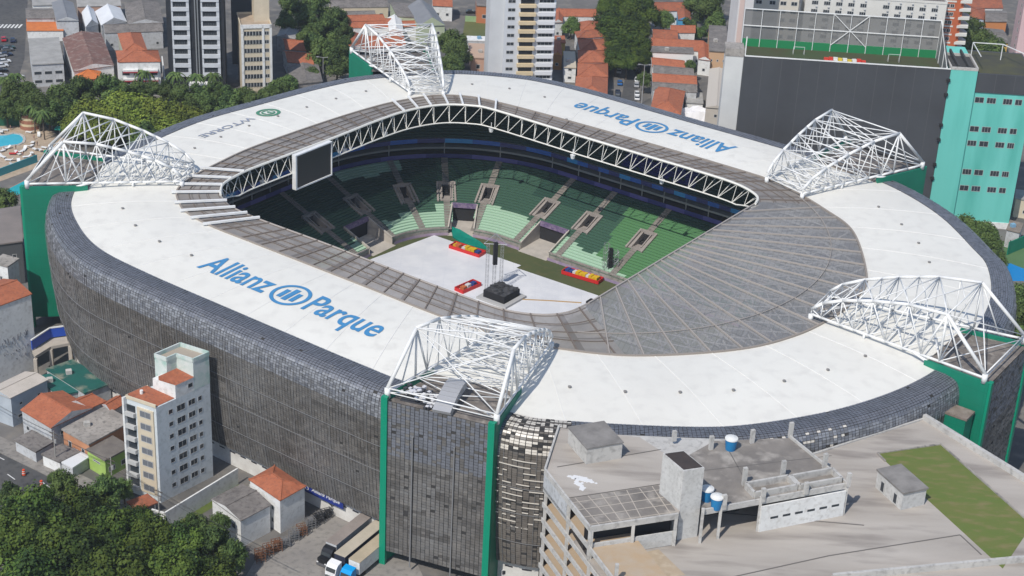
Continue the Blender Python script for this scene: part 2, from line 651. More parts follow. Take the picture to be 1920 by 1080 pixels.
def tile(mb, a, b, c, d, rnd, gap=.06, tilt=.065, zone=0):
    """one metal tile inside the cell a b c d (world, counter-clockwise seen from outside)"""
    a, b, c, d = Vector(a), Vector(b), Vector(c), Vector(d)
    n = (b - a).cross(d - a)
    if n.length < 1e-6:
        return
    n.normalize()
    g = gap
    q = [a + (b - a) * g + (d - a) * g, b + (a - b) * g + (c - b) * g, c + (d - c) * g + (b - c) * g, d + (c - d) * g + (a - d) * g]
    t1, t2 = rnd.uniform(-tilt, tilt) * .5, rnd.uniform(0, tilt)
    off = n * .12
    q = [q[0] + off + n * (t1 + t2), q[1] + off + n * (-t1 + t2), q[2] + off + n * (-t1), q[3] + off + n * t1]
    r = rnd.random()
    mi = 0 if r < .52 else 1 if r < .72 else 2 if r < .94 else 3
    if zone == 1:                        # sky reflection painted into the rim tiles under the roof edge
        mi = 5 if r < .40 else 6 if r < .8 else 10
    elif zone == 2:                      # sunlight painted pale into the corner's lattice rows
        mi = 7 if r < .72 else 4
    elif zone == 4:
        mi = 9 if r < .85 else 2  # dark bands put the floors' shadows into the tile colour
    elif zone == 5:
        mi = 10 if r < .97 else 6  # top band: sky reflection painted as a bluish grey
    elif zone == 3:
        mi = 8 if r < .8 else 0 if r < .93 else 4
    mb.quad(*q, mi)


def facade(mb, loop, prof, rnd, closed=True, patchy=True):
    n = len(loop)
    nr = normals(loop, closed)
    for i in range(n if closed else n - 1):
        j = (i + 1) % n
        for k in range(len(prof) - 1):
            (o0, z0), (o1, z1) = prof[k], prof[k + 1]
            A = W(loop[i][0] + nr[i][0] * o1, loop[i][1] + nr[i][1] * o1, z1)
            B = W(loop[j][0] + nr[j][0] * o1, loop[j][1] + nr[j][1] * o1, z1)
            C = W(loop[j][0] + nr[j][0] * o0, loop[j][1] + nr[j][1] * o0, z0)
            D = W(loop[i][0] + nr[i][0] * o0, loop[i][1] + nr[i][1] * o0, z0)
            mb.quad(A, B, C, D, 4)
            u_, v_ = loop[i]
            if z0 < 29 and (v_ > 70 or (v_ > 20 and u_ < 70)):
                continue
            if rnd.random() < .003:
                continue
            fl_ = int(z0 / 4.6)
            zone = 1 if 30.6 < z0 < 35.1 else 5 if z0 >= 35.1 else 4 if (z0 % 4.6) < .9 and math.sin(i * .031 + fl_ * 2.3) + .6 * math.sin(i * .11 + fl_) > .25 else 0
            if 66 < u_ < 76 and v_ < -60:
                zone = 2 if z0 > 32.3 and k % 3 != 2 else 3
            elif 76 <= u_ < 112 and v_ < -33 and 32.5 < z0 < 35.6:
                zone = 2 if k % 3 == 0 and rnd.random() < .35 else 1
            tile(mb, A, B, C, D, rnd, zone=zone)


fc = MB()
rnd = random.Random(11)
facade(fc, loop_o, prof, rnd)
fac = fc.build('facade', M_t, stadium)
# slim posts and rails that stripe the facade
fp = MB()
nr = normals(loop_o)
for i in range(0, len(loop_o), 6):
    pts = [W(loop_o[i][0] + nr[i][0] * (o + .3), loop_o[i][1] + nr[i][1] * (o + .3), z) for o, z in PROFILE[5:]]
    for k in range(len(pts) - 1):
        fp.beam(pts[k], pts[k + 1],   .08, .08)
for o, z in ((4.95, 34.75), (5.8, 24), (5.4, 18), (4.7, 11)):
    for i in range(len(loop_o)):
        j = (i + 1) % len(loop_o)
        fp.beam(W(loop_o[i][0] + nr[i][0] * (o + .3), loop_o[i][1] + nr[i][1] * (o + .3), z), W(loop_o[j][0] + nr[j][0] * (o + .3), loop_o[j][1] + nr[j][1] * (o + .3), z), .2 if z > 30 else .10, .2 if z > 30 else .10)
for z_, o in [(30.2 - 1.3 * k_, 6.0 if k_ < 4 else 6.0 - .012 * (k_ - 3) ** 2 - .03 * (k_ - 3)) for k_ in range(18)]:  # bright corner rails share the painted sunlight
    for i in range(len(loop_o)):
        if 65 < loop_o[i][0] < 77 and loop_o[i][1] < -60 and rnd.random() < .62:
            j = (i + 1) % len(loop_o)
            fp.beam(W(loop_o[i][0] + nr[i][0] * (o + .35), loop_o[i][1] + nr[i][1] * (o + .35), z_), W(loop_o[j][0] + nr[j][0] * (o + .35), loop_o[j][1] + nr[j][1] * (o + .35), z_), .16, .16, 1)
fp.build('facade_rail', [mat('rail_grey', (.25, .25, .255), .5, .3), M_t[7]], fac)
# white base wall below the tiles with slit windows
bw = MB()
for i in range(len(loop_o)):
    j = (i + 1) % len(loop_o)
    a = (loop_o[i][0] + nr[i][0] * 2.6, loop_o[i][1] + nr[i][1] * 2.6)
    c = (loop_o[j][0] + nr[j][0] * 2.6, loop_o[j][1] + nr[j][1] * 2.6)
    bw.quad(W(*a, 0), W(*c, 0), W(*c, 5.2), W(*a, 5.2))
    if i % 4 in (0, 1):
        a2 = (loop_o[i][0] + nr[i][0] * 2.65, loop_o[i][1] + nr[i][1] * 2.65)
        c2_ = (loop_o[j][0] + nr[j][0] * 2.65, loop_o[j][1] + nr[j][1] * 2.65)
        bw.quad(W(*a2, 3.2), W(*c2_, 3.2), W(*c2_, 3.55), W(*a2, 3.55), 1)
bw.build('base_wall', [mat('white_wall', (.66, .65, .62), .85, c2=(.52, .5, .47), scale=.3), mat('slit_dark', (.04, .04, .05), .5)], stadium)
# ---------------------------------------------------------------- the five roof trusses and their towers
HTS = [(0, .9), (.25, 10.6), (.46, 9.9), (.66, 7.9), (.83, 5.6), (.94, 3.4), (1, 1.2)]


def top_h(t):
    for k in range(len(HTS) - 1):
        if HTS[k][0] <= t <= HTS[k + 1][0]:
            f = (t - HTS[k][0]) / (HTS[k + 1][0] - HTS[k][0])
            return HTS[k][1] + (HTS[k + 1][1] - HTS[k][1]) * f
    return HTS[-1][1]


def roof_truss(oa, ob, ia, ib, label):
    """oa/ob: outer ends of the two sides, ia/ib: inner ends"""
    zb = 38.3
    ch = br = MB()
    ts = [0, .125, .25, .355, .46, .56, .66, .745, .83, .94, 1]
    side = []
    for o, i in ((oa, ia), (ob, ib)):
        bot = [Vector(W(*lerp(o, i, t), zb)) for t in ts]
        top = [Vector(W(*lerp(o, i, t), zb + top_h(t))) for t in ts]
        side.append((bot, top))
        ch.path(top[0:1] + [top[2]] + top[4:], .36, 8)
        ch.path([top[0], top[2]], .40, 8)
        ch.path(bot, .28, 8)
        br.tube(bot[2], top[2], .25, 6)
        for k in range(3, len(ts)):
            br.tube(bot[k], top[k], .13, 6)
            if k % 2 == 0:
                br.tube(bot[k - 1], top[k], .13, 6)
            else:
                br.tube(top[k - 1], bot[k], .13, 6)
        br.tube(bot[3], top[2], .22, 6)
        br.tube(bot[1], top[2], .16, 6)
        ch.tube(bot[-1], bot[-1] - Vector((0, 0, 1.6)), .55, 8)
        ch.tube(top[0], top[0] - Vector((0, 0, 2.0)), .6, 8)
        # short raking strut down to the roof
        mid = Vector(W(*lerp(o, i, .40), zb))
        br.tube(mid, Vector(W(*lerp(o, i, .27), 36.8)), .34, 6)
        br.tube(Vector(W(*lerp(o, i, .68), zb)), Vector(W(*lerp(o, i, .68), 36.8)), .3, 6)
    (b0, t0), (b1, t1) = side
    n = len(ts)
    for k in (0, 2, 4, 5, 6, 7, 8, 9, 10):
        br.tube(t0[k], t1[k], .16, 6)
        br.tube(b0[k], b1[k], .12, 6)
    ks = [0, 2, 4, 6, 8, 10]
    for p in range(len(ks) - 1):
        a, c = ks[p], ks[p + 1]
        br.tube(t0[a], t1[c], .125, 6); br.tube(t1[a], t0[c], .125, 6)
        br.tube(b0[a], b1[c], .12, 6); br.tube(b1[a], b0[c], .12, 6)
    for k in (2, 4, 6, 8):
        br.tube(t0[k], b1[k], .11, 5); br.tube(t1[k], b0[k], .11, 5)
    # light secondary bracing in the floor of the truss
    for k in range(2, n - 1):
        m0, m1 = (b0[k] + b1[k]) / 2, (b0[k + 1] + b1[k + 1]) / 2
        br.tube(b0[k], m1, .09, 5); br.tube(b1[k], m1, .09, 5)
        br.tube(t0[k], (t0[k + 1] + t1[k + 1]) / 2, .09, 5); br.tube((t0[k] + t1[k]) / 2, t1[k + 1], .09, 5)
    o = ch.build('roof_truss', M_steel, stadium, smooth=True, label=label)
    return o


def ext(p, q, d):
    """point d metres beyond q coming from p"""
    l = math.dist(p, q)
    return (q[0] + (q[0] - p[0]) / l * d, q[1] + (q[1] - p[1]) / l * d)


TR = {
    'near': ((45.2, -89.6), (66.8, -83.8), (45.5, -56.5), (57.0, -52.3)),
    'left': ((-83.8, -69.2), (-97.5, -50.5), (-58.3, -43.6), (-62.6, -35.4)),
    'far': ((-94.8, 59.8), (-79.5, 76.5), (-59.4, 43.8), (-52.6, 50.4)),
    'right': ((72.8, 92.0), (49.0, 95.5), (58.4, 53.2), (46.6, 56.6)),
    'end': ((131.0, -7.4), (130.6, 14.4), (91.2, -5.2), (90.2, 5.4)),
}
roof_truss(*TR['near'], 'white steel truss in front, nearest the lettering')
roof_truss(*TR['left'], 'white steel truss at the pool side corner')
roof_truss(*TR['far'], 'white steel truss at the far corner before the red roofs')
roof_truss(*TR['right'], 'white steel truss before the black mesh building')
roof_truss(*TR['end'], 'white steel truss behind the grey fan roof')


def tower(key, depth, gt, zdeck, zbase=0.0, fins=True, curtain=True, zb_green=0.0):
    """service tower under the outer end of a truss: green side walls, tiled curtain outside, concrete deck"""
    oa, ob, ia, ib = TR[key]
    a_in, b_in = lerp(oa, ia, depth / math.dist(oa, ia)), lerp(ob, ib, depth / math.dist(ob, ib))
    A, B = ext(ia, oa, 1.2), ext(ib, ob, 1.2)
    d = MB()
    d.prism([W(*p)[:2] for p in (A, B, b_in, a_in)], zdeck - .6, zdeck, 0)
    deck = d.build('tower_deck', mat('stained_deck', (.20, .175, .155), .9, c2=(.12, .105, .095), scale=.25, c3=(.30, .27, .24), scale3=.6), stadium)
    for p, q in ((A, a_in), (B, b_in)):
        g = MB()
        v = Vector((q[0] - p[0], q[1] - p[1])).normalized()
        nx, ny = -v.y * .35, v.x * .35
        g.prism([W(*r)[:2] for r in ((p[0] - nx, p[1] - ny), (q[0] - nx, q[1] - ny), (q[0] + nx, q[1] + ny), (p[0] + nx, p[1] + ny))], zb_green, gt, 0, bottom=True)
        g.build('green_side_wall', M_green, stadium)
    if curtain:
        c = MB()
        n = max(6, round(math.dist(A, B) / .95))
        loop = [lerp(A, B, (k + .0) / n) for k in range(n + 1)]
        s = 1 if (B[0] - A[0]) * (loop[0][1] - 2) - (B[1] - A[1]) * (loop[0][0]) < 0 else -1
        if s < 0:
            loop = loop[::-1]
        pf = [(0.0, zdeck + .5 - .62 * k) for k in range(int((zdeck - 1.5) / .62))]
        nr_ = normals(loop, False)
        for i in range(n):
            for k in range(len(pf) - 1):
                (o0, z0), (o1, z1) = pf[k], pf[k + 1]
                q = [W(*loop[i], z1), W(*loop[i + 1], z1), W(*loop[i + 1], z0), W(*loop[i], z0)]
                c.quad(*q, 4)
                if rnd.random() < .012:
                    continue
                tile(c, *q, rnd, tilt=.085, zone=5 if z0 > 26 and rnd.random() < .75 else 4 if (z0 % 4.6) < 1.5 and math.sin(i * .35 + int(z0 / 4.6) * 2.1) > -.1 else 0)
        cur = c.build('tiled_curtain', M_t, stadium)
        ps = MB()
        dx_, dy_ = (B[0] - A[0]) / math.dist(A, B), (B[1] - A[1]) / math.dist(A, B)
        ox, oy = (dy_, -dx_) if (dy_ * A[0] - dx_ * (A[1] - 2)) > 0 else (-dy_, dx_)
        for t_ in ((.28, .66) if key == 'near' else ()):
            p_ = lerp(A, B, t_)
            ps.beam(W(p_[0] + ox * .35, p_[1] + oy * .35, 1), W(p_[0] + ox * .35, p_[1] + oy * .35, zdeck - 6), .35, .25)
        if ps.f:
            ps.build('curtain_post', mat('rail_grey', (.25, .25, .25)), cur)
        for p_, sg in ((A, 1), (B, -1)):
            f_ = MB()
            f_.prism([W(p_[0] + dx_ * s_ * sg + ox * o_, p_[1] + dy_ * s_ * sg + oy * o_)[:2] for s_, o_ in ((-.25, -.3), (1.05, -.3), (1.05, .55), (-.25, .55))], 0, gt + .05, 0)
            f_.build('green_fin', mat('fin_green', (.0, .235, .135), .5), stadium)
    return deck


tower('near', 13.5, 38.0, 36.75)
tower('left', 14, 37.6, 36.7, curtain=True, zb_green=3.0)
tower('far', 14, 37.6, 36.7)
tower('right', 16, 37.6, 36.7)
tower('end', 13, 37.6, 36.75)
# curved metal duct and a heap of white crates on the deck of the tower in front
dk = MB()
q0 = [Lc(835, 780, 35.8), Lc(848, 735, 38.5)]
for k in range(6):
    pass
a, c = Lc(828, 780, 36.7), Lc(858, 738, 36.7)
pr = []
for k in range(9):
    t = k / 8
    p = lerp(a, c, t)
    z = 37.2 + 2.0 * math.sin(t * math.pi * .62)
    pr.append(Vector(W(*p, z)))
for k in range(8):
    dk.beam(pr[k], pr[k + 1], 3.6, 1.6)
dk.build('air_duct', mat('duct_grey', (.42, .42, .43), .45, .3), stadium)

hp_ = MB()
rr = random.Random(31)
g_ = Lc(798, 748, 36.8)
hp_.box(W(*g_, 36.72), (8.5, 5.0, .25), SA + .3, 1)
for k in range(90):
    x_, y_ = rr.gauss(0, 1.9), rr.gauss(0, 1.1)
    hp_.box(W(g_[0] + x_, g_[1] + y_, 36.95 + rr.uniform(0, 1.2)), (rr.uniform(.5, .9), rr.uniform(.4, .8), rr.uniform(.15, .5)), SA + rr.uniform(-.3, .3), 0 if rr.random() < .6 else 1)
tag(hp_.build('panel_heap', [mat('panel_white', (.6, .6, .62), .6), mat('panel_dark', (.05, .052, .06), .6)], origin=W(*g_, 36.7)), 'heap of white and dark facade panels lying on the tower deck in front', 'panel heap')

# ---------------------------------------------------------------- lettering on the roof


def text_mesh(body, size, bold=.0, shear=.0):
    cu = bpy.data.curves.new('t', 'FONT')
    cu.body = body
    cu.size = size
    cu.offset = bold
    cu.shear = shear
    cu.resolution_u = 4
    o = bpy.data.objects.new('t', cu)
    col.objects.link(o)
    dg = bpy.context.evaluated_depsgraph_get()
    me = o.evaluated_get(dg).to_mesh()
    vs = [tuple(v.co) for v in me.vertices]
    fs = [tuple(p.vertices) for p in me.polygons]
    o.evaluated_get(dg).to_mesh_clear()
    bpy.data.objects.remove(o)
    bpy.data.curves.remove(cu)
    return vs, fs


def roof_sign_mesh(mb, vs, fs, fn_, mi=0):
    k = len(mb.v)
    mb.v += [fn_(x, y) for x, y, _ in vs]
    for f in fs:
        mb.f.append(tuple(k + i for i in f)); mb.mi.append(mi); mb.uv.append(tuple((0, 0) for _ in f))


def roof_h(u, v):
    """height of the white membrane at a local point"""
    th = math.atan2(v - CEN[1], u - CEN[0]) % (2 * math.pi)
    i = int(th / (2 * math.pi) * NA) % NA
    ro, ri = math.dist(CEN, hit_o[i]), math.dist(CEN, hit_i[i])
    t = min(1, max(0, (ro - math.dist(CEN, (u, v))) / (ro - ri)))
    return roof_z(t)


def ring_outline(r0, r1, n=40):
    vs, fs = [], []
    for k in range(n):
        t = 2 * math.pi * k / n
        vs += [(r0 * math.cos(t), r0 * math.sin(t), 0), (r1 * math.cos(t), r1 * math.sin(t), 0)]
    for k in range(n):
        j = (k + 1) % n
        fs.append((2 * k, 2 * k + 1, 2 * j + 1, 2 * j))
    return vs, fs


def fit(vs, x0, x1, y0, y1):
    ax, bx = min(v[0] for v in vs), max(v[0] for v in vs)
    ay, by = min(v[1] for v in vs), max(v[1] for v in vs)
    return [(x0 + (v[0] - ax) / (bx - ax) * (x1 - x0), y0 + (v[1] - ay) / (by - ay) * (y1 - y0), 0) for v in vs]


def stadium_sign(org, du, dv, sx, sy):
    """sponsor's name and round emblem; origin at the middle of the emblem, du along the writing, dv towards the letter tops"""
    mb = MB()

    def fn_(x, y):
        u_ = org[0] + du[0] * x * sx + dv[0] * y * sy
        v_ = org[1] + du[1] * x * sx + dv[1] * y * sy
        return W(u_, v_, roof_h(u_, v_) + .12)
    vs, fs = text_mesh('Allianz', 10, .15, .0)
    roof_sign_mesh(mb, fit(vs, -24.9, -5.5, -3.4, 4.0), fs, fn_)
    vs, fs = text_mesh('Parque', 10, .15, .0)
    roof_sign_mesh(mb, fit(vs, 5.5, 25.3, -5.4, 4.0), fs, fn_)
    vs, fs = ring_outline(3.7, 4.55)
    roof_sign_mesh(mb, vs, fs, fn_)
    for x0, x1, h, f0 in ((-2.35, -1.15, 1.5, 0), (-.72, .62, 2.7, .7), (1.1, 2.3, 1.5, 0)):
        b0 = -2.1 if h < 2 else -2.5
        vs = [(x0 + .0, b0, 0), (x1, b0, 0), (x1, h, 0), (x0, h, 0)]
        roof_sign_mesh(mb, vs, [(0, 1, 2, 3)], fn_)
        vs = [(x0 - .7 * (h < 2), h - .01, 0), (x0, h - .75, 0), (x0, h, 0)] if h < 2 else [(x0 - .75, h, 0), (x0 - .4, h - .8, 0), (x0, h - .5, 0), (x0, h, 0)]
    mb.build('roof_sign', M_blue, membrane)


A1, A2 = Lc(545, 555, 36.9), Lc(1222, 240, 36.9)
stadium_sign(A1, (1, 0), (0, 1), 1.0, 1.0)
stadium_sign(A2, (-1, 0), (0, -1), 1.0, 1.0)
# round club badge and the builder's name on the left side
mb = MB()
C0 = Lc(503, 212, 36.8)


def fn2(x, y):
    u_, v_ = C0[0] + y, C0[1] - x
    return W(u_, v_, roof_h(u_, v_) + .12)


for r0, r1, mi in ((2.4, 3.3, 0), (0, 1.9, 0)):
    vs, fs = ring_outline(r0, r1)
    roof_sign_mesh(mb, vs, fs, fn2, mi)
roof_sign_mesh(mb, [(-1.2, -1.0, 0), (1.2, -1.0, 0), (1.2, 1.0, 0), (-1.2, 1.0, 0)], [(0, 1, 2, 3)], lambda x, y: tuple(Vector(fn2(x, y)) + Vector((0, 0, .02))), 2)
vs, fs = text_mesh('P', 2.2, .1)
roof_sign_mesh(mb, fit(vs, -.65, .65, -.85, .85), fs, lambda x, y: tuple(Vector(fn2(x, y)) + Vector((0, 0, .05))), 0)
vs, fs = text_mesh('WTORRE', 10, .12)
roof_sign_mesh(mb, fit(vs, 6.0, 25, -1.2, 1.25), fs, fn2, 1)
mb.build('roof_sign', [mat('badge_green', (.06, .22, .13), .6), mat('grey_blue_lettering', (.24, .27, .34), .6), M_white], membrane)

# ---------------------------------------------------------------- big screen
S0, S1 = Lc(548, 293, 37.5), Lc(620, 265, 37.5)
sx0, sx1 = -51.0, -51.0
v0, v1 = S0[1], S1[1]
b = MB()
cs = MB()
cs.prism([W(-50.9, v0 + .9)[:2], W(-50.9, v1 - .4)[:2], W(-51.6, v1 - .4)[:2], W(-51.6, v0 + .9)[:2]], 28.6, 37.4, 0, bottom=True)
scr = cs.build('video_screen', mat('screen_black', (.022, .023, .028), .35), stadium)
for a0, a1, z0, z1 in ((v0 + .4, v0 + .9, 28.25, 37.7), (v1 - .35, v1 - .1, 28.25, 37.7), (v0 + .9, v1 - .4, 37.4, 37.7), (v0 + .9, v1 - .4, 28.25, 28.6)):
    b.prism([W(-50.6, a0)[:2], W(-50.6, a1)[:2], W(-51.9, a1)[:2], W(-51.9, a0)[:2]], z0, z1, 0, bottom=True)
b.build('screen_frame', M_steel, scr)
# ================================================================= BOWL
ZP = 0.6                                   # height of the playing field
CR, CU, CV = 22.0, -28.0, 25.0             # far left corner of the bowl
base_path = []
for k in range(53):
    base_path.append((64 - k * (92 / 52), -46.0, 'n'))
for k in range(1, 30):
    t = R_(270 - 90 * k / 30)
    base_path.append((CU + CR * math.cos(t), -24 + CR * math.sin(t), 'c'))
for k in range(29):
    base_path.append((-50.0, -24 + k * (49 / 28), 'l'))
for k in range(1, 30):
    t = R_(180 - 90 * k / 30)
    base_path.append((CU + CR * math.cos(t), CV + CR * math.sin(t), 'c'))
for k in range(54):
    base_path.append((CU + k * (92 / 53), 47.0, 'f'))
bp2 = resample([p[:2] for p in base_path], 1.2, closed=False)
NB = len(bp2)
bn = [(-x, -y) for x, y in normals(bp2, False)]
for i in range(NB):          # make sure the normals point out of the bowl
    if bn[i][0] * (bp2[i][0] - 0) + bn[i][1] * (bp2[i][1] - 1) < 0:
        bn[i] = (-bn[i][0], -bn[i][1])


def B_(i, d, z):
    return W(bp2[i][0] + bn[i][0] * d, bp2[i][1] + bn[i][1] * d, z)


def nearest_i(u, v):
    return min(range(NB), key=lambda i: (bp2[i][0] - u) ** 2 + (bp2[i][1] - v) ** 2)


def corner_i(deg):
    return nearest_i(CU + CR * math.cos(R_(deg)), CV + CR * math.sin(R_(deg)))


AISLES = [nearest_i(-50, -20), nearest_i(-50, -4), nearest_i(-50, 11.5), corner_i(174), corner_i(150), corner_i(131), corner_i(114), nearest_i(-23.5, 47), nearest_i(-9, 47), nearest_i(9, 47), nearest_i(27, 47), nearest_i(45, 47)]
GATES = [(nearest_i(-50, 20.5), 4), (corner_i(122), 3), (nearest_i(-16, 47), 4)]
ROWS, RZ, RD = 28, .375, 1.0
Z1 = 2.2


def skip(i, k):
    if k >= 18:
        return False
    u_ = (bp2[i][0] + bp2[i + 1][0]) / 2 + bn[i][0] * (k + .5) * RD
    v_ = (bp2[i][1] + bp2[i + 1][1]) / 2 + bn[i][1] * (k + .5) * RD
    for g, hw in GATES:
        if k < 9 and abs((u_ - bp2[g][0]) * -bn[g][1] + (v_ - bp2[g][1]) * bn[g][0]) < hw * 1.2 - .1 and (u_ - bp2[g][0]) * bn[g][0] + (v_ - bp2[g][1]) * bn[g][1] > -2:
            return True
    if k >= 11:
        for a in AISLES:
            if abs((u_ - bp2[a][0]) * -bn[a][1] + (v_ - bp2[a][1]) * bn[a][0]) < 2.3 and abs((u_ - bp2[a][0]) * bn[a][0] + (v_ - bp2[a][1]) * bn[a][1] - 14.5) < 6:
                return True
    return False


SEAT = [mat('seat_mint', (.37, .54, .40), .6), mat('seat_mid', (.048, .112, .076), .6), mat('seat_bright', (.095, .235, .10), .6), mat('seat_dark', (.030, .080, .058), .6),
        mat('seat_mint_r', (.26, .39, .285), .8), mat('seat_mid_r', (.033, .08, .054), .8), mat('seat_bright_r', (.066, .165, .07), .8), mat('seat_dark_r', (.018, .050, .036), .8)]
i12, i6, ic = nearest_i(-9, 47), nearest_i(9, 47), corner_i(174)


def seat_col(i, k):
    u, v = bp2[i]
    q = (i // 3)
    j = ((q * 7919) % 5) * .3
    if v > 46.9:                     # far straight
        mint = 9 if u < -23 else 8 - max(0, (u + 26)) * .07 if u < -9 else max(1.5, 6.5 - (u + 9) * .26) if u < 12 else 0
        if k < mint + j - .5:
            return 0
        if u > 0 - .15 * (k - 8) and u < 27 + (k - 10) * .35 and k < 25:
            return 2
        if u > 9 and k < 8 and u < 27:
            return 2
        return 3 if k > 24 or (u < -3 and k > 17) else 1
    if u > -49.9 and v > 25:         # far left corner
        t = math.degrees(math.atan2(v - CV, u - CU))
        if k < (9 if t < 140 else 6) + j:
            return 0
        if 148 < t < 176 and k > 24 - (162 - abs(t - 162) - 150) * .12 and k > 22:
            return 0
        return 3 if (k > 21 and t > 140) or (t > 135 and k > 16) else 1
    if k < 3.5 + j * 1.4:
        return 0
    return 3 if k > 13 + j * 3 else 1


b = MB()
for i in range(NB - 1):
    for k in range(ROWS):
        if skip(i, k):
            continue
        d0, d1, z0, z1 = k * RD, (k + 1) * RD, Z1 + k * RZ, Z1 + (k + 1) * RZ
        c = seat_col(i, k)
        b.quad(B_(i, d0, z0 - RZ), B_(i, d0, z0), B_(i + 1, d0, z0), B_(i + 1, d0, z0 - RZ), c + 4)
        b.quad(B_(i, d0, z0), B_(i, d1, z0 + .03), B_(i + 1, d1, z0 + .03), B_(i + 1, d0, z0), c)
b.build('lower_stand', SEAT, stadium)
M_st = mat('stair_concrete', (.27, .245, .22), .9, c2=(.21, .19, .17), scale=.5)
ZT = Z1 + ROWS * RZ


def rake(d):
    return Z1 + (d / RD) * RZ


for a in AISLES:
    b = MB()
    p = bp2[a]; n = bn[a]
    tx, ty = -n[1], n[0]
    hw = .95
    for k in range(ROWS * 2):
        d0, d1 = k * .5, (k + 1) * .5
        if d0 == 18:
            b.build('stairway', M_st, stadium); b = MB()
        if 11 <= d0 < 18:
            continue
        z = rake(d0) + .10
        q = lambda d, s, zz: W(p[0] + n[0] * d + tx * s, p[1] + n[1] * d + ty * s, zz)
        b.quad(q(d0, -hw, z - .19), q(d0, -hw, z), q(d0, hw, z), q(d0, hw, z - .19))
        b.quad(q(d0, -hw, z), q(d1, -hw, z), q(d1, hw, z), q(d0, hw, z))
    b.build('stairway', M_st, stadium)
    # vomitory: sunken landing with side walls, back wall and a dark door
    b = MB()
    q = lambda d, s, zz: W(p[0] + n[0] * d + tx * s, p[1] + n[1] * d + ty * s, zz)
    zf = rake(11) - .15
    hw = 2.5
    def bar(d0, d1, s0, s1, z0, z1, mi=0):
        b.prism([q(d0, s0, 0)[:2], q(d1, s0, 0)[:2], q(d1, s1, 0)[:2], q(d0, s1, 0)[:2]], z0, z1, mi)
    b.quad(q(10.9, -hw, zf), q(18.2, -hw, zf), q(18.2, hw, zf), q(10.9, hw, zf))
    for s_ in (-hw, hw):
        b.beam(q(10.6, s_, rake(10.6) - .35), q(18.2, s_, rake(18.2) - .35), .55, 1.3)
    bar(17.4, 18.3, -hw + .25, hw - .25, 2, rake(18) + .25)
    for s_ in (-1.3, 1.3):
        b.beam(q(12.4, s_, rake(12.4) - .8), q(17.4, s_, rake(17.4) - .5), .3, 1.6)
    for s_ in (-1.9, 1.9):
        b.quad(q(10.9, s_ - .55, rake(10.9) - .2), q(17.4, s_ - .55, rake(17.4) - .3), q(17.4, s_ + .55, rake(17.4) - .3), q(10.9, s_ + .55, rake(10.9) - .2))
    b.quad(q(17.15, -1.1, zf), q(17.15, 1.1, zf), q(17.15, 1.1, zf + 2.3), q(17.15, -1.1, zf + 2.3), 1)
    b.quad(q(14.5, -1.1, zf + .05), q(17.15, -1.1, zf + .05), q(17.15, 1.1, zf + .05), q(14.5, 1.1, zf + .05), 1)
    b.build('vomitory', [mat('vomitory_concrete', (.32, .285, .26), .9, c2=(.25, .225, .205), scale=.6), M_dark], stadium)
for g, hw in GATES:
    b = MB()
    p = bp2[g]; n = bn[g]
    tx, ty = -n[1], n[0]
    h = hw * 1.2
    q = lambda d, s, zz: W(p[0] + n[0] * d + tx * s, p[1] + n[1] * d + ty * s, zz)
    b.quad(q(-1.5, -h, ZP + .05), q(9, -h, ZP + .35), q(9, h, ZP + .35), q(-1.5, h, ZP + .05))
    for s in (-1, 1):
        b.quad(q(-.2, s * h, ZP), q(9, s * h, ZP), q(9, s * h, rake(9) + .6), q(-.2, s * h, rake(0) + .5))
        b.beam(q(-.2, s * h, rake(0) + .5), q(9, s * h, rake(9) + .6), .4, .4)
    b.quad(q(8.9, -h, ZP), q(8.9, h, ZP), q(8.9, h, rake(9) - .3), q(8.9, -h, rake(9) - .3), 1)
    b.prism([q(8.4, -h, 0)[:2], q(9.4, -h, 0)[:2], q(9.4, h, 0)[:2], q(8.4, h, 0)[:2]], rake(9) - .5, rake(9) + .7, 2)
    b.build('field_gate', [mat('gate_concrete', (.47, .43, .38), .9, c2=(.38, .35, .31), scale=.4), M_dark, mat('board_mauve', (.25, .19, .28), .7, c2=(.10, .07, .16), scale=1.2)], stadium)
# front wall with pale boards
M_fw = [M_conc, mat('board_pink', (.42, .32, .40), .6, c2=(.25, .2, .33), scale=.25)]
b = MB()
for i in range(NB - 1):
    if any(abs(i - g + .5) < hw for g, hw in GATES):
        if b.f:
            b.build('front_wall', M_fw, stadium); b = MB()
        continue
    b.quad(B_(i, 0, ZP - .3), B_(i, 0, Z1 + .5), B_(i + 1, 0, Z1 + .5), B_(i + 1, 0, ZP - .3))
    b.quad(B_(i, 0, Z1 + .5), B_(i, .3, Z1 + .5), B_(i + 1, .3, Z1 + .5), B_(i + 1, 0, Z1 + .5))
    b.quad(B_(i, -.9, ZP), B_(i, -.9, ZP + .85), B_(i + 1, -.9, ZP + .85), B_(i + 1, -.9, ZP), 1)
b.build('front_wall', M_fw, stadium)
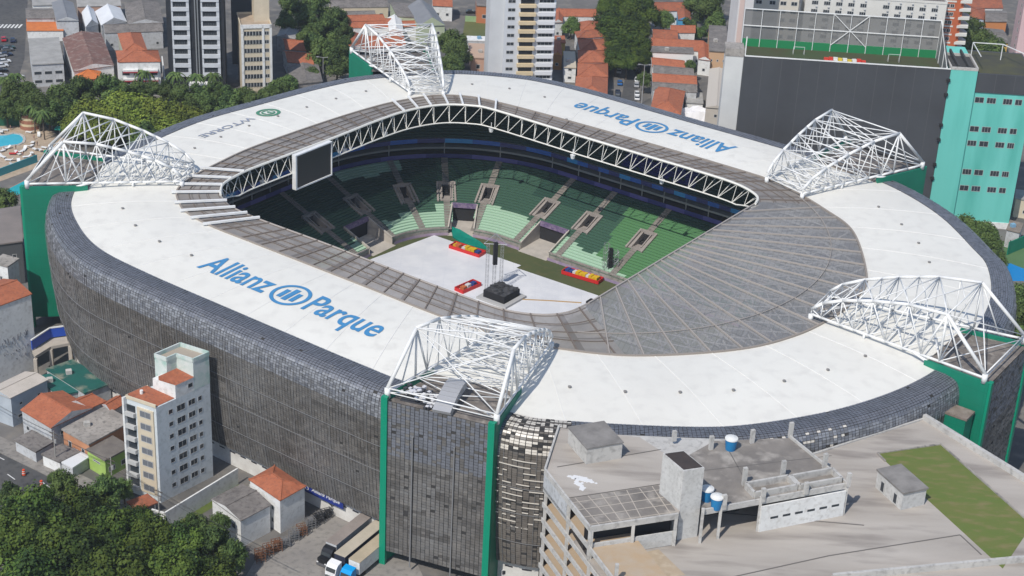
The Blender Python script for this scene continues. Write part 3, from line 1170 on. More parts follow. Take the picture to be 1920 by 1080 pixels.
# boards, suites and upper tier
M_led = [mat('led_navy', (.025, .03, .16), .4), mat('led_violet', (.08, .075, .26), .4), mat('led_blue', (.01, .10, .42), .4), mat('led_cyan', (.02, .25, .55), .4)]
b1, b2, b3, b4 = MB(), MB(), MB(), MB()
for i in range(NB - 1):
    m1 = 1 if (i // 5) % 2 else 0
    b1.quad(B_(i, 28.0, ZT - .2), B_(i, 28.0, ZT + 1.1), B_(i + 1, 28.0, ZT + 1.1), B_(i + 1, 28.0, ZT - .2), m1)
    m2 = (2, 0, 2, 0, 3)[(i // 3) % 5]
    b2.quad(B_(i, 27.6, 17.4), B_(i, 27.6, 18.7), B_(i + 1, 27.6, 18.7), B_(i + 1, 27.6, 17.4), m2)
    for d0, z0, d1, z1, mi in ((28.2, ZT + 1.0, 30.5, ZT + 1.0, 1), (30.5, ZT + 1.0, 30.5, 15.3, 2), (28.4, 15.2, 28.4, 15.75, 0), (28.4, 15.75, 31, 15.75, 0), (31, 15.75, 31, 17.4, 2), (27.7, 17.4, 31, 17.4, 1), (27.7, 18.7, 28.5, 18.7, 0), (28.4, 15.2, 30.5, 15.2, 1)):
        b3.quad(B_(i, d0, z0), B_(i, d1, z1), B_(i + 1, d1, z1), B_(i + 1, d0, z0), mi)
    if i % 6 == 0:
        b3.beam(B_(i, 28.6, ZT + 1), B_(i, 28.6, 17.4), .3, .3, 0)
    for k in range(15):
        d0, d1, z0, z1 = 28.6 + k * .75, 28.6 + (k + 1) * .75, 19.4 + k * .68, 19.4 + (k + 1) * .68
        cu_ = bp2[i][0]
        blue = bp2[i][1] > 46.9 and -10 < cu_ < 14 and 2 <= k <= 8 and (i * 5 + k * 3) % 9 != 0
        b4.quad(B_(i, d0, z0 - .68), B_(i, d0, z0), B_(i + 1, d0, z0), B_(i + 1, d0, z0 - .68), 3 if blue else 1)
        b4.quad(B_(i, d0, z0), B_(i, d1, z0), B_(i + 1, d1, z0), B_(i + 1, d0, z0), 2 if blue else 0)
b1.build('advertising_board', M_led, stadium)
b2.build('advertising_board', M_led, stadium)
b3.build('suite_level', [mat('slab_grey', (.26, .26, .25), .8), M_dark, mat('suite_glass', (.025, .03, .03), .15)], stadium)
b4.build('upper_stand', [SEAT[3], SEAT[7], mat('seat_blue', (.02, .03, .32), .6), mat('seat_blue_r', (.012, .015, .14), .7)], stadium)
# floodlights hung from the ring truss
for px, py, zz in ((492, 343, 31.5), (646, 283, 31.5), (722, 252, 31.5), (921, 244, 31.5), (1074, 294, 31.5), (1241, 341, 31.5)):
    q = Lc(px, py, zz)
    b = MB()
    b.tube(W(*q, zz + .6), W(*q, zz - .5), .75, 8, r2=.5)
    b.tube(W(*q, zz + .6), W(*q, zz + 2.2), .12, 5)
    b.build('floodlight', M_steel, stadium)

# ---------------------------------------------------------------- the field and what stands on it
b = MB()
b.poly([W(bp2[i][0], bp2[i][1], ZP) for i in range(0, NB, 2)] + [W(64, 47, ZP)])
struct(b.build('pitch', mat('pitch_grass', (.078, .092, .034), .9, c2=(.062, .080, .029), scale=.06, c3=(.095, .095, .04), scale3=.5)), 'dark green football pitch inside the stadium')
CV_ = [(-47.6, 14.5), (-47.6, 12.6), (-48.3, 12.4), (-48.3, -40), (14, -40), (14, 33), (11.5, 37.0), (-14.8, 36.2), (-14.8, 38.4), (-29, 38.2), (-44.8, 38.0)]
b = MB()
b.prism([W(*p)[:2] for p in CV_], ZP + .02, ZP + .16)
tag(b.build('pitch_cover', stripes_mat('cover_white', (.71, .715, .735), (.58, .60, .64), (6.1, 8.2), 2, .012, .5, c2=(.585, .60, .64), scale=.11), origin=W(-16, 0, ZP)), 'white protective floor laid over most of the football pitch', 'pitch cover')
b = MB()
pa, pb, pc = W(*Lc(968, 561, ZP + .2), ZP + .25), W(*Lc(1030, 564, ZP + .2), ZP + .25), W(*Lc(1090, 568, ZP + .2), ZP + .25)
b.path([pa, pb, pc], .16, 6)
tag(b.build('cable_ramp', mat('ramp_tan', (.38, .24, .10), .8), origin=pa), 'thin tan cable ramp crossing the white pitch cover', 'cable ramp')


def lattice(mb, x, y, z0, z1, w_, r, rz=0, mi=0):
    ca, sa = math.cos(rz), math.sin(rz)
    cs_ = [(x + (sx * ca - sy * sa) * w_ / 2, y + (sx * sa + sy * ca) * w_ / 2) for sx, sy in ((-1, -1), (1, -1), (1, 1), (-1, 1))]
    n = max(1, round((z1 - z0) / (w_ * 1.1)))
    for c in cs_:
        mb.tube((*c, z0), (*c, z1), r, 5, mi)
    for k in range(n):
        za, zb = z0 + (z1 - z0) * k / n, z0 + (z1 - z0) * (k + 1) / n
        for q in range(4):
            a, c = cs_[q], cs_[(q + 1) % 4]
            mb.tube((*a, za), (*c, zb) if k % 2 else (*c, za), r * .7, 4, mi)
            mb.tube((*a, zb), (*c, zb), r * .6, 4, mi)


# mixing platform with black covered deck, scaffold mast and loudspeakers
q = Lc(920, 571, ZP)
base = W(q[0], q[1] + 4.6, ZP)
pf_ = thing('mixing_platform', base, 'black covered square mixing platform on the white pitch cover', 'platform')
b = MB()
bx, by = q[0], q[1] + 4.6
b.prism([W(bx + x, by + y)[:2] for x, y in ((-4.8, -4.6), (4.8, -4.6), (4.8, 4.6), (-4.8, 4.6))], ZP + .16, ZP + .75)
b.build('deck', mat('deck_grey', (.40, .40, .40), .8), pf_)
b = MB()
b.prism([W(bx + x, by + y)[:2] for x, y in ((-3.4, -3.4), (3.4, -3.4), (3.4, 3.4), (-3.4, 3.4))], ZP + .75, ZP + 2.7)
b.build('black_drape', mat('drape_black', (.012, .012, .015), .85), pf_)
b = MB()
rr_ = random.Random(5)
b.box(W(bx, by, ZP + 2.7), (6.6, 6.6, .1), SA)
for k in range(46):
    x, y = rr_.uniform(-3.0, 3.0), rr_.uniform(-3.0, 3.0)
    b.box(W(bx + x, by + y, ZP + 2.7), (rr_.uniform(.4, 1.3), rr_.uniform(.3, 1), rr_.uniform(.12, .5)), rr_.uniform(0, 3), 0)
b.build('equipment', mat('equipment_grey', (.025, .025, .028), .5, c2=(.09, .09, .095), scale=.8), pf_)
q = Lc(925, 545, ZP)
base = W(*q, ZP)
tw = thing('loudspeaker_tower', base, 'grey scaffold mast with a black loudspeaker column above the mixing platform', 'scaffold tower')
b = MB()
for dx in (-3.0, 3.0):
    lattice(b, base[0] + dx * .62, base[1], ZP, ZP + 13.5, .7, .03, .3)
lattice(b, base[0], base[1] + 2.2, ZP, ZP + 15.5, .7, .03, .3)
b.tube((base[0] - 3, base[1], ZP + 13.5), (base[0] + 3, base[1], ZP + 13.5), .1, 5)
b.tube((base[0] - 3, base[1], ZP + 13.5), (base[0], base[1] + 2.2, ZP + 15.5), .1, 5)
b.tube((base[0] + 3, base[1], ZP + 13.5), (base[0], base[1] + 2.2, ZP + 15.5), .1, 5)
b.build('scaffold', mat('scaffold_grey', (.33, .34, .36), .5, .4), tw)
b = MB()
for k in range(7):
    b.box((base[0] + .1, base[1] + .2 + .06 * k * k * .3, ZP + 13.0 - k * .95), (1.1, .9, .88), .3)
b.build('loudspeaker', mat('speaker_black', (.015, .015, .018), .6), tw)
q = Lc(1141, 517, ZP)
base = W(*q, ZP)
tw = thing('loudspeaker_tower', base, 'tall grey scaffold tower with black loudspeakers beside the grey fan roof', 'scaffold tower')
b = MB()
lattice(b, base[0] - 1.0, base[1], ZP, ZP + 9.5, 1.2, .06, .3)
lattice(b, base[0] + 1.6, base[1], ZP, ZP + 7.5, 1.2, .07, .3)
b.build('scaffold', MATS['scaffold_grey'], tw)
b = MB()
for k in range(6):
    b.box((base[0] + .1, base[1] - .3 + .05 * k * k * .3, ZP + 7.4 - k * 1.0), (1.05, .9, .9), .3)
b.build('loudspeaker', MATS['speaker_black'], tw)
b = MB()
bq_ = W(*Lc(1112, 578, ZP), ZP)
b.box(bq_, (3.2, 2.4, 2.0), -.6)
b.box((bq_[0] + 1.6, bq_[1] + 2.4, ZP), (2.0, 6, .5), -.6)
b.build('black_base', MATS['drape_black'], tw)


def compound(pa, pb, wd, label, items):
    """red crowd barrier round stacked gear; pa/pb pixels of its near edge"""
    a, c = Lc(*pa, ZP), Lc(*pb, ZP)
    l = math.dist(a, c)
    du, dv = (c[0] - a[0]) / l, (c[1] - a[1]) / l
    base = W((a[0] + c[0]) / 2, (a[1] + c[1]) / 2, ZP)
    t = thing('equipment_pen', base, label, 'equipment pen')
    f = lambda x, y, z: W(a[0] + du * x - dv * y, a[1] + dv * x + du * y, z)
    mb = MB()
    for (x0, y0), (x1, y1) in (((0, 0), (l, 0)), ((l, 0), (l, wd)), ((l, wd), (0, wd)), ((0, wd), (0, 0))):
        mb.beam(f(x0, y0, ZP + .62), f(x1, y1, ZP + .62), .25, .95)
    mb.build('red_barrier', mat('barrier_red', (.55, .02, .02), .5), t)
    for x, y, dx, dy, dz, mi in items:
        mb = MB()
        p = f(x * l, y * wd, ZP + .05)
        n = max(1, round(dx / 1.1))
        for k in range(n):
            o = (k - (n - 1) / 2) * dx / n
            mb.box((p[0] + UX * o * .99, p[1] + UY * o * .99, p[2]), (dx / n * .92, dy, dz * (1 - .12 * (k % 2))), SA, 0)
        mb.build('gear_stack', {'y': mat('gear_yellow', (.62, .40, .02), .5), 'b': mat('gear_blue', (.03, .06, .22), .5), 'w': mat('gear_white', (.6, .6, .6), .5), 'o': mat('gear_orange', (.5, .14, .05), .5)}[mi], t)


compound((842, 466), (898, 484), 3.2, 'red barrier pen of yellow gear beside the green tarpaulin', [(.2, .5, 1.6, 1.6, 1.3, 'o'), (.42, .5, 1.2, 1.6, 1.2, 'w'), (.6, .55, 3.6, 1.6, 1.4, 'y'), (.86, .5, 1.3, 1.6, 1.2, 'b'), (.12, .5, 1.0, 1.6, 1.2, 'y')])
compound((1053, 514), (1121, 534), 3.0, 'red barrier pen of blue and yellow gear beside the tall scaffold tower', [(.15, .5, 2.2, 1.7, 1.4, 'b'), (.3, .5, 1.0, 1.6, 1.3, 'w'), (.48, .5, 3.2, 1.7, 1.5, 'y'), (.66, .5, .9, 1.5, 1.3, 'w'), (.82, .5, 2.8, 1.7, 1.5, 'y')])
compound((868, 552), (902, 537), 3.0, 'small red barrier pen of mixed gear touching the black mixing platform', [(.25, .5, 1.4, 1.4, 1.2, 'o'), (.5, .5, 1.2, 1.4, 1.3, 'w'), (.8, .5, 1.3, 1.4, 1.2, 'b')])
b = MB()
pts = [Lc(x, y, ZP) for x, y in ((846, 434), (849, 446), (863, 455), (885, 463), (916, 468), (900, 458), (880, 450), (862, 441))]
zs = [1.6, .5, .4, .4, .3, .9, 1.5, 1.8]
cen = W(sum(p[0] for p in pts) / 8, sum(p[1] for p in pts) / 8, ZP + 1.0)
for k in range(8):
    j = (k + 1) % 8
    b.poly([W(*pts[k], ZP + zs[k]), W(*pts[j], ZP + zs[j]), cen])
    b.quad(W(*pts[k], ZP), W(*pts[j], ZP), W(*pts[j], ZP + zs[j]), W(*pts[k], ZP + zs[k]))
tag(b.build('tarpaulin', mat('tarp_green', (.0, .21, .15), .5, c2=(.0, .16, .12), scale=.4), origin=cen), 'crescent of teal green tarpaulin heaped on the grass', 'tarpaulin')
# ================================================================= GROUND, ROADS, NEAR BUILDINGS
M_asph = mat('asphalt', (.065, .065, .068), .9, c2=(.09, .088, .085), scale=.08, c3=(.045, .045, .047), scale3=.6)
M_pave = mat('pavement_grey', (.27, .25, .225), .9, c2=(.20, .185, .17), scale=.3, c3=(.14, .13, .12), scale3=1.1)
M_terra = mat('terracotta', (.40, .135, .068), .85, c2=(.32, .10, .05), scale=.5, c3=(.23, .085, .05), scale3=1.6, stretch=(1, 1, 1))
M_terra2 = mat('old_terracotta', (.36, .115, .055), .85, c2=(.24, .08, .045), scale=.4, c3=(.17, .085, .06), scale3=1.3)
M_fibre = mat('fibre_cement', (.22, .20, .185), .9, c2=(.14, .128, .12), scale=.3, c3=(.10, .09, .085), scale3=1.4)
M_fibre2 = mat('pale_fibre_cement', (.36, .35, .335), .85, c2=(.27, .265, .25), scale=.3)
M_wwhite = mat('white_render', (.74, .74, .725), .85, c2=(.65, .65, .635), scale=.3, c3=(.54, .53, .51), scale3=1.1)
M_wgrey = mat('grey_render', (.50, .51, .525), .85, c2=(.42, .43, .44), scale=.3, c3=(.35, .35, .35), scale3=1.2)
M_cream = mat('cream_render', (.61, .53, .40), .85, c2=(.54, .465, .35), scale=.4)
M_win = mat('window_glass', (.035, .042, .05), .12)
M_wfr = mat('window_frame', (.50, .50, .49), .6)
M_pinkw = mat('pink_render', (.55, .20, .19), .85, c2=(.47, .17, .16), scale=.4)
M_grass = mat('lawn', (.10, .135, .03), .95, c2=(.075, .11, .022), scale=.25, c3=(.15, .14, .05), scale3=.7)


def sheet(name, pts, z, m_, label=None, kind='structure'):
    b = MB()
    b.poly([(p[0], p[1], z) for p in (pts if sum(pts[i][0] * pts[(i + 1) % len(pts)][1] - pts[(i + 1) % len(pts)][0] * pts[i][1] for i in range(len(pts))) > 0 else pts[::-1])])
    o = b.build(name, m_)
    o['kind'] = kind
    if label:
        o['label'] = label
    return o


def raised(name, pts, z0, z1, m_):
    b = MB()
    b.prism(pts, z0, z1)
    return struct(b.build(name, m_))


def px(*pts, z=0.0):
    return [P2(x, y, z) for x, y in pts]


sheet('ground', [(-3000, -300), (3000, -300), (3000, 5000), (-3000, 5000)], 0.0,
      mat('town_ground', (.16, .15, .14), .95, c2=(.09, .088, .085), scale=.045, c3=(.21, .19, .165), scale3=.2))


def HT(x, y, ytop):
    """height above ground pixel x, y whose top shows at row ytop"""
    g = P(x, y)
    lo, hi = 0.0, 160.0
    for _ in range(40):
        mid = (lo + hi) / 2
        d = Vector((g.x, g.y, mid)) - EYE
        wv = d.dot(_fw)
        yy = 540 - FOC * d.dot(_U) / wv
        if yy > ytop:
            lo = mid
        else:
            hi = mid
    return lo


def para(a, b, c):
    return [a, b, c, (a[0] + c[0] - b[0], a[1] + c[1] - b[1])]


def shrink(poly, d):
    cx, cy = sum(p[0] for p in poly) / len(poly), sum(p[1] for p in poly) / len(poly)
    out = []
    for p in poly:
        l = math.dist(p, (cx, cy))
        out.append((p[0] + (p[0] - cx) * -d / l, p[1] + (p[1] - cy) * -d / l))
    return out


def ccw(poly):
    a = sum(poly[i][0] * poly[(i + 1) % len(poly)][1] - poly[(i + 1) % len(poly)][0] * poly[i][1] for i in range(len(poly)))
    return poly if a > 0 else poly[::-1]


def wall_win(parent, p, q, t0, t1, z0, z1, mats_=None, name='window', out=.06, frame=.14, bars=0):
    """window set in the wall p->q between fractions t0, t1 and heights z0, z1; p->q counter-clockwise so that outside is on its right"""
    a, c = lerp(p, q, t0), lerp(p, q, t1)
    l = math.dist(p, q)
    nx, ny = (q[1] - p[1]) / l, -(q[0] - p[0]) / l
    b = MB()

    def slab(s0, s1, za, zb, o, mi):
        A, B = lerp(a, c, s0), lerp(a, c, s1)
        b.prism([(A[0] - nx * .05, A[1] - ny * .05), (B[0] - nx * .05, B[1] - ny * .05), (B[0] + nx * o, B[1] + ny * o), (A[0] + nx * o, A[1] + ny * o)], za, zb, mi, bottom=True)
    slab(0, 1, z0, z1, out * .5, 0)
    wdt = math.dist(a, c)
    f = min(.3, frame / wdt)
    for s0, s1, za, zb in ((0, f, z0, z1), (1 - f, 1, z0, z1), (f, 1 - f, z0, z0 + frame), (f, 1 - f, z1 - frame, z1)):
        slab(s0, s1, za, zb, out, 1)
    for k in range(bars):
        s = (k + 1) / (bars + 1)
        slab(s - f * .35, s + f * .35, z0 + frame, z1 - frame, out * .9, 1)
    return b.build(name, mats_ or [M_win, M_wfr], parent)


def roof_mesh(poly, z, kind, rh, over=.35, axis=0, mi=0, wallmi=1):
    """roof over a four-cornered outline; axis 0 = ridge along the side poly0-poly1"""
    b = MB()
    P4 = ccw(poly)
    big = shrink(P4, -over)
    if kind == 'flat':
        b.prism(big, z - .15, z + .2, mi, bottom=True)
        return b
    A, B, C, D = big
    if axis == 1:
        A, B, C, D = B, C, D, A
    e = lambda p, zz: (p[0], p[1], zz)
    m0, m1 = lerp(D, A, .5), lerp(B, C, .5)
    if kind == 'hip':
        w_, l_ = math.dist(D, A), math.dist(A, B)
        t = min(.5, .5 * w_ / max(l_, .1))
        m0, m1 = lerp(m0, m1, t), lerp(m0, m1, 1 - t)
    R0, R1 = e(m0, z + rh), e(m1, z + rh)
    th = .18
    for dz in (0,):
        b.quad(e(A, z), e(B, z), R1, R0, mi)
        b.quad(e(C, z), e(D, z), R0, R1, mi)
        if kind == 'hip':
            b.poly([e(B, z), e(C, z), R1], mi); b.poly([e(D, z), e(A, z), R0], mi)
        else:
            b.poly([e(B, z), e(C, z), R1], wallmi); b.poly([e(D, z), e(A, z), R0], wallmi)
    b.poly([e(D, z - th), e(C, z - th), e(B, z - th), e(A, z - th)], mi)
    for p, q in ((A, B), (B, C), (C, D), (D, A)):
        b.quad(e(p, z - th), e(q, z - th), e(q, z), e(p, z), mi)
    if kind in ('gable', 'hip'):
        b.beam(R0, R1, .35, .22, mi)
        if kind == 'hip':
            for c_, r_ in ((A, R0), (D, R0), (B, R1), (C, R1)):
                b.beam(e(c_, z + .05), r_, .28, .18, mi)
    return b


def house(label, corners, h, roof='gable', rh=1.8, axis=0, wall=None, roofm=None, cat='house', name='house', wins=(), group=None, z0=0.0, over=.35, extra=None, poly=None):
    """corners: three pixels of the eaves outline at height h (or poly: world outline)"""
    pl = poly or para(*[P2(x, y, h) for x, y in corners[:3]])
    pl = ccw(pl)
    cx, cy = sum(p[0] for p in pl) / len(pl), sum(p[1] for p in pl) / len(pl)
    t = thing(name, (cx, cy, z0), label, cat, group)
    b = MB()
    b.prism(pl, z0, h - .12, 0)
    wl = b.build('wall', wall or M_wwhite, t)
    if len(pl) == 4:
        roof_mesh(pl, h, roof, rh, over, axis).build('roof', [roofm or M_terra, wall or M_wwhite], t)
    else:
        b = MB(); b.prism(shrink(pl, -over), h - .12, h + .2); b.build('roof', roofm or M_terra, t)
    if roof == 'flat' and h > 4 and name != 'hut' and len(label) % 2:
        b = MB(); g_ = lerp(pl[0], pl[2], .35); b.box((*g_, h + .2), (1.3, 1.1, 1.0), .4); b.build('roof_tank', M_lconc if len(label) % 3 else mat('tank_pale_blue', (.2, .36, .5), .6), t)
    if not wins and h >= 5 and cat in ('house', 'building', 'warehouse', 'hall', 'shop'):
        wins = tuple((sd, -1, max(1, int((h - 1.6) / 3.0)), 1.1, 1.15, 1.5) for sd in (0, 1))
    # sides that face the camera, in order from the nearest corner
    front = [i for i in range(len(pl)) if ((pl[(i + 1) % len(pl)][1] - pl[i][1]) * (0 - cx) - (pl[(i + 1) % len(pl)][0] - pl[i][0]) * (0 - cy)) > 0]
    for wi in wins:
        side, cols, rows, ww, wh, zlo = wi[:6]
        face = lambda i: ((pl[(i + 1) % len(pl)][1] - pl[i][1]) * -cx + (pl[(i + 1) % len(pl)][0] - pl[i][0]) * cy) / math.dist(pl[i], pl[(i + 1) % len(pl)]) / math.hypot(cx, cy)
        fs = sorted(front, key=lambda i: -face(i))[:2]
        if len(fs) < 2 or face(fs[0]) - face(fs[1]) < .3:
            fs = sorted(front, key=lambda i: pl[i][0] + pl[(i + 1) % len(pl)][0])
        if not fs:
            continue
        i = fs[min(side, len(fs) - 1)]
        p, q = pl[i], pl[(i + 1) % len(pl)]
        L_ = math.dist(p, q)
        if cols < 0:
            cols = max(1, int(L_ / 3.6))
        for r in range(rows):
            for c in range(cols):
                if wins[0][1] < 0 and (c * 7 + r * 5 + len(label)) % 6 == 0:
                    continue
                ctr = (c + .5) / cols
                hw = ww / 2 / L_
                wall_win(t, p, q, ctr - hw, ctr + hw, zlo + r * 3.0, zlo + r * 3.0 + wh)
    t['_poly'] = [v for p in pl for v in p]
    return t, pl


# ---- road on the left with pavement, lane dashes and red barrels
road_e = px((-60, 822), (0, 850), (121, 909), (330, 1012))
road_o = px((330, 1130), (90, 1020), (0, 972), (-60, 940))
sheet('road', road_e + road_o, .01, M_asph, 'grey asphalt road with a broken white centre line')
raised('pavement', px((-60, 790), (0, 819), (128, 879), (345, 985)) + px((330, 1011), (121, 908), (0, 849), (-60, 821)), 0, .14, M_pave)
b = MB()
for (x0, y0), (x1, y1) in (((-10, 853), (8, 862)), ((14, 889), (28, 899)), ((79, 904), (94, 914))):
    a, c = P(x0, y0, .016), P(x1, y1, .016)
    b.beam(a, c, .22, .008)
struct(b.build('lane_marking', mat('marking_white', (.62, .62, .60), .7)))
for k, (x, y, lb) in enumerate(((45, 891, 'orange red traffic barrel farther up the road'), (78, 912, 'orange red traffic barrel nearer to the big trees'))):
    g = P(x, y, .01)
    b = MB()
    t = thing('traffic_barrel', g, lb, 'traffic barrel', 'traffic barrels on the road')
    b.box((g.x, g.y, g.z), (.95, .95, .12)); b.build('foot', mat('barrel_base', (.03, .03, .03), .8), t)
    b = MB()
    for z0, z1, r0, r1, mi in ((.12, .5, .40, .37, 0), (.5, .68, .37, .36, 1), (.68, .98, .36, .33, 0), (.98, 1.14, .33, .32, 1), (1.14, 1.45, .32, .28, 0)):
        b.tube((g.x, g.y, z0), (g.x, g.y, z1), r0, 10, mi, r1)
    b.build('barrel', [mat('barrel_orange', (.66, .07, .015), .5), MATS['marking_white']], t)

# ---- the tall slim apartment block in front of the facade
N_, E_, L_ = P2(302, 943), P2(400, 893), P2(247, 923)
B4 = (E_[0] + L_[0] - N_[0], E_[1] + L_[1] - N_[1])
ap = thing('apartment_block', (N_[0], N_[1], 0), 'slim pale blue and cream apartment block with red tiled setbacks before the facade', 'apartment block')
M_pblue = mat('pale_blue_render', (.60, .64, .66), .85, c2=(.54, .58, .60), scale=.25, c3=(.46, .50, .51), scale3=1.0)
M_mint = mat('stained_mint_render', (.60, .63, .61), .85, c2=(.47, .56, .52), scale=.3, c3=(.30, .47, .41), scale3=.5)
q = lambda s, t: (N_[0] + (E_[0] - N_[0]) * s + (L_[0] - N_[0]) * t, N_[1] + (E_[1] - N_[1]) * s + (L_[1] - N_[1]) * t)
b = MB()
zA, zB, zC = 22.8, 25.9, 30.3
b.prism([q(0, .10), q(.70, .0), q(1, 0), q(1, 1), q(0, 1)][::1] if False else [q(0, 0), q(1, 0), q(1, 1), q(0, 1)], 0, zA, 0)
wl = b.build('wall', [M_pblue, M_cream], ap)
b = MB()
b.prism([q(.36, -.0), q(.70, -.0), q(.70, .75), q(.36, .75)], zA, zB, 0)
b.build('stair_storey', M_wwhite, ap)
b = MB()
b.prism([q(.70, -.003), q(1, -.003), q(1, .95), q(.52, .95), q(.52, .55), q(.70, .55)], zA, zC - .9, 0, top=1)
for s0, t0, s1, t1 in ((.70, 0, 1, 0), (1, 0, 1, .95), (1, .95, .52, .95), (.52, .95, .52, .55), (.52, .55, .70, .55), (.70, .55, .70, 0)):
    b.beam((*q(s0, t0), zC - .45), (*q(s1, t1), zC - .45), .28, .9, 0)
b.build('rooftop_storey', [M_mint, mat('rooftop_tan', (.36, .31, .25), .9)], ap)
b = MB()
for s0, s1, t0, t1, z in ((.02, .36, .04, .97, zA), (.36, .70, -.02, .55, zB)):
    a, c, d, e = q(s0, t0), q(s1, t0), q(s1, t1), q(s0, t1)
    b.quad((*a, z + .1), (*c, z + .1), (*d, z + .9), (*e, z + .9))
    b.quad((*e, z + .9), (*d, z + .9), (*d, z), (*e, z))
    b.poly([(*a, z + .1), (*e, z + .9), (*e, z)]); b.poly([(*c, z + .1), (*d, z), (*d, z + .9)])
    b.build('roof', M_terra, ap); b = MB()
for s0, t0, s1, t1 in ((0, 0, 0, 1), (0, 1, .4, 1)):
    b.beam((*q(s0, t0), zA + .3), (*q(s1, t1), zA + .3), .3, .7)
b.build('parapet', M_cream, ap)
g = q(.15, .75)
b = MB(); b.tube((*g, zA + .6), (*g, zA + 1.5), .35, 8); b.build('chimney', M_wwhite, ap)
fl_z = [20.3, 17.4, 14.5, 11.6, 8.7, 5.8, 2.7]
for z in fl_z:
    for s, wd, zz, hh in ((.255, .08, .1, 1.1), (.445, .155, -.15, 1.5), (.645, .13, .0, 1.35), (.80, .075, .1, 1.1)):
        if z > 20 and s > .75:
            pass
        wall_win(ap, N_, E_, s - wd / 2, s + wd / 2, z - .55 + zz, z - .55 + zz + hh, bars=1 if wd > .1 else 0, frame=.07)
wall_win(ap, N_, E_, .585, .685, zA + 1.0, zA + 2.2)
b = MB()
b.prism([q(-.018, .08), q(-.018, .62), q(.0, .62), q(.0, .08)], 1.5, 21.7); b.build('cream_panel', M_cream, ap)
for z in fl_z:
    wall_win(ap, q(-.02, .52), q(-.02, .16), 0, 1, z - .6, z + .9, [mat('window_grey', (.16, .17, .19), .2), M_wfr], bars=1, frame=.08)
b = MB()
for z in fl_z:
    b.prism([q(-.055, .68), q(-.055, 1.0), q(0, 1.0), q(0, .68)], z - 1.25, z - .35)
    b.build('balcony', mat('balcony_grey', (.46, .46, .45), .8), ap); b = MB()
    b.prism([q(-.012, .70), q(-.012, .97), q(0, .97), q(0, .70)], z - .3, z + 1.2)
    b.build('balcony_door', M_win, ap); b = MB()
b.prism([q(-.06, .97), q(-.06, 1.03), q(.0, 1.03), q(.0, .97)], 0, zA + .4); b.build('corner_pier', M_wwhite, ap)

# ---- houses round the apartment block
house('broad terracotta roofed house with white front and grey gable near the road', [(41, 768), (96, 801), (172, 765)], 6.2, 'gable', 1.7, 0, M_wgrey, M_terra, wins=((0, 3, 1, 1.1, 1.2, 1.6), (1, 2, 1, 1.0, 1.1, 3.2)))
house('lower terracotta roofed wing behind the broad roofed house', [(121, 757), (168, 764), (197, 752)], 6.0, 'gable', 1.4, 1, M_wgrey, M_terra)
house('small terracotta roofed annex beside the slim apartment block', [(193, 758), (208, 771), (232, 756)], 5.6, 'gable', 1.0, 1, M_wgrey, M_terra)
house('flat roofed house with orange and white front and stained grey roof', [(118, 805), (167, 833), (246, 790)], 5.6, 'flat', 0, 0, mat('orange_brick', (.50, .24, .13), .85, c2=(.42, .19, .10), scale=.6), M_conc, wins=((0, 2, 1, 1.1, 2.2, 1.4),))
house('lime green house with a dark flat roof beside the slim apartment block', [(164, 843), (197, 863), (243, 838)], 4.6, 'flat', 0, 0, mat('lime_render', (.36, .52, .13), .85, c2=(.31, .46, .11), scale=.5), mat('dark_slab', (.13, .115, .105), .9, c2=(.19, .17, .15), scale=.4), wins=((0, 1, 1, 2.4, .5, 2.7), (1, 2, 1, 1.8, 1.3, 1.2)))
house('low brown fibre roofed lean-to by the pavement, farthest from the trees', [(29, 826), (67, 847), (98, 829)], 2.8, 'flat', 0, 0, M_wgrey, M_fibre, 'shed', 'shed')
house('low brown fibre roofed shed between lean-to and white awning', [(80, 852), (112, 866), (148, 848)], 2.9, 'flat', 0, 0, M_wwhite, M_fibre, 'shed', 'shed')
house('white awning roof before the orange and white front', [(108, 862), (136, 877), (166, 857)], 2.7, 'flat', 0, 0, M_wgrey, mat('awning_white', (.66, .67, .68), .6), 'shed', 'awning')
house('white house with a grey corrugated roof above the big trees', [(398, 936), (451, 975), (506, 946)], 6.6, 'gable', .9, 1, M_wwhite, M_fibre, wins=((0, 2, 1, 1.4, 1.3, 3.4), (0, 1, 1, 1.6, 1.2, .8)))
house('white house with a terracotta hipped roof under the blue banner', [(469, 899), (525, 937), (571, 911)], 8.2, 'hip', 1.5, 0, M_wwhite, M_terra, wins=((0, 2, 2, .9, 1.1, 1.6),))
house('small white lean-to roof between the two white houses', [(461, 921), (480, 932), (498, 915)], 5.0, 'flat', 0, 0, M_wwhite, mat('lean_to_white', (.68, .68, .68), .6), 'shed', 'shed')
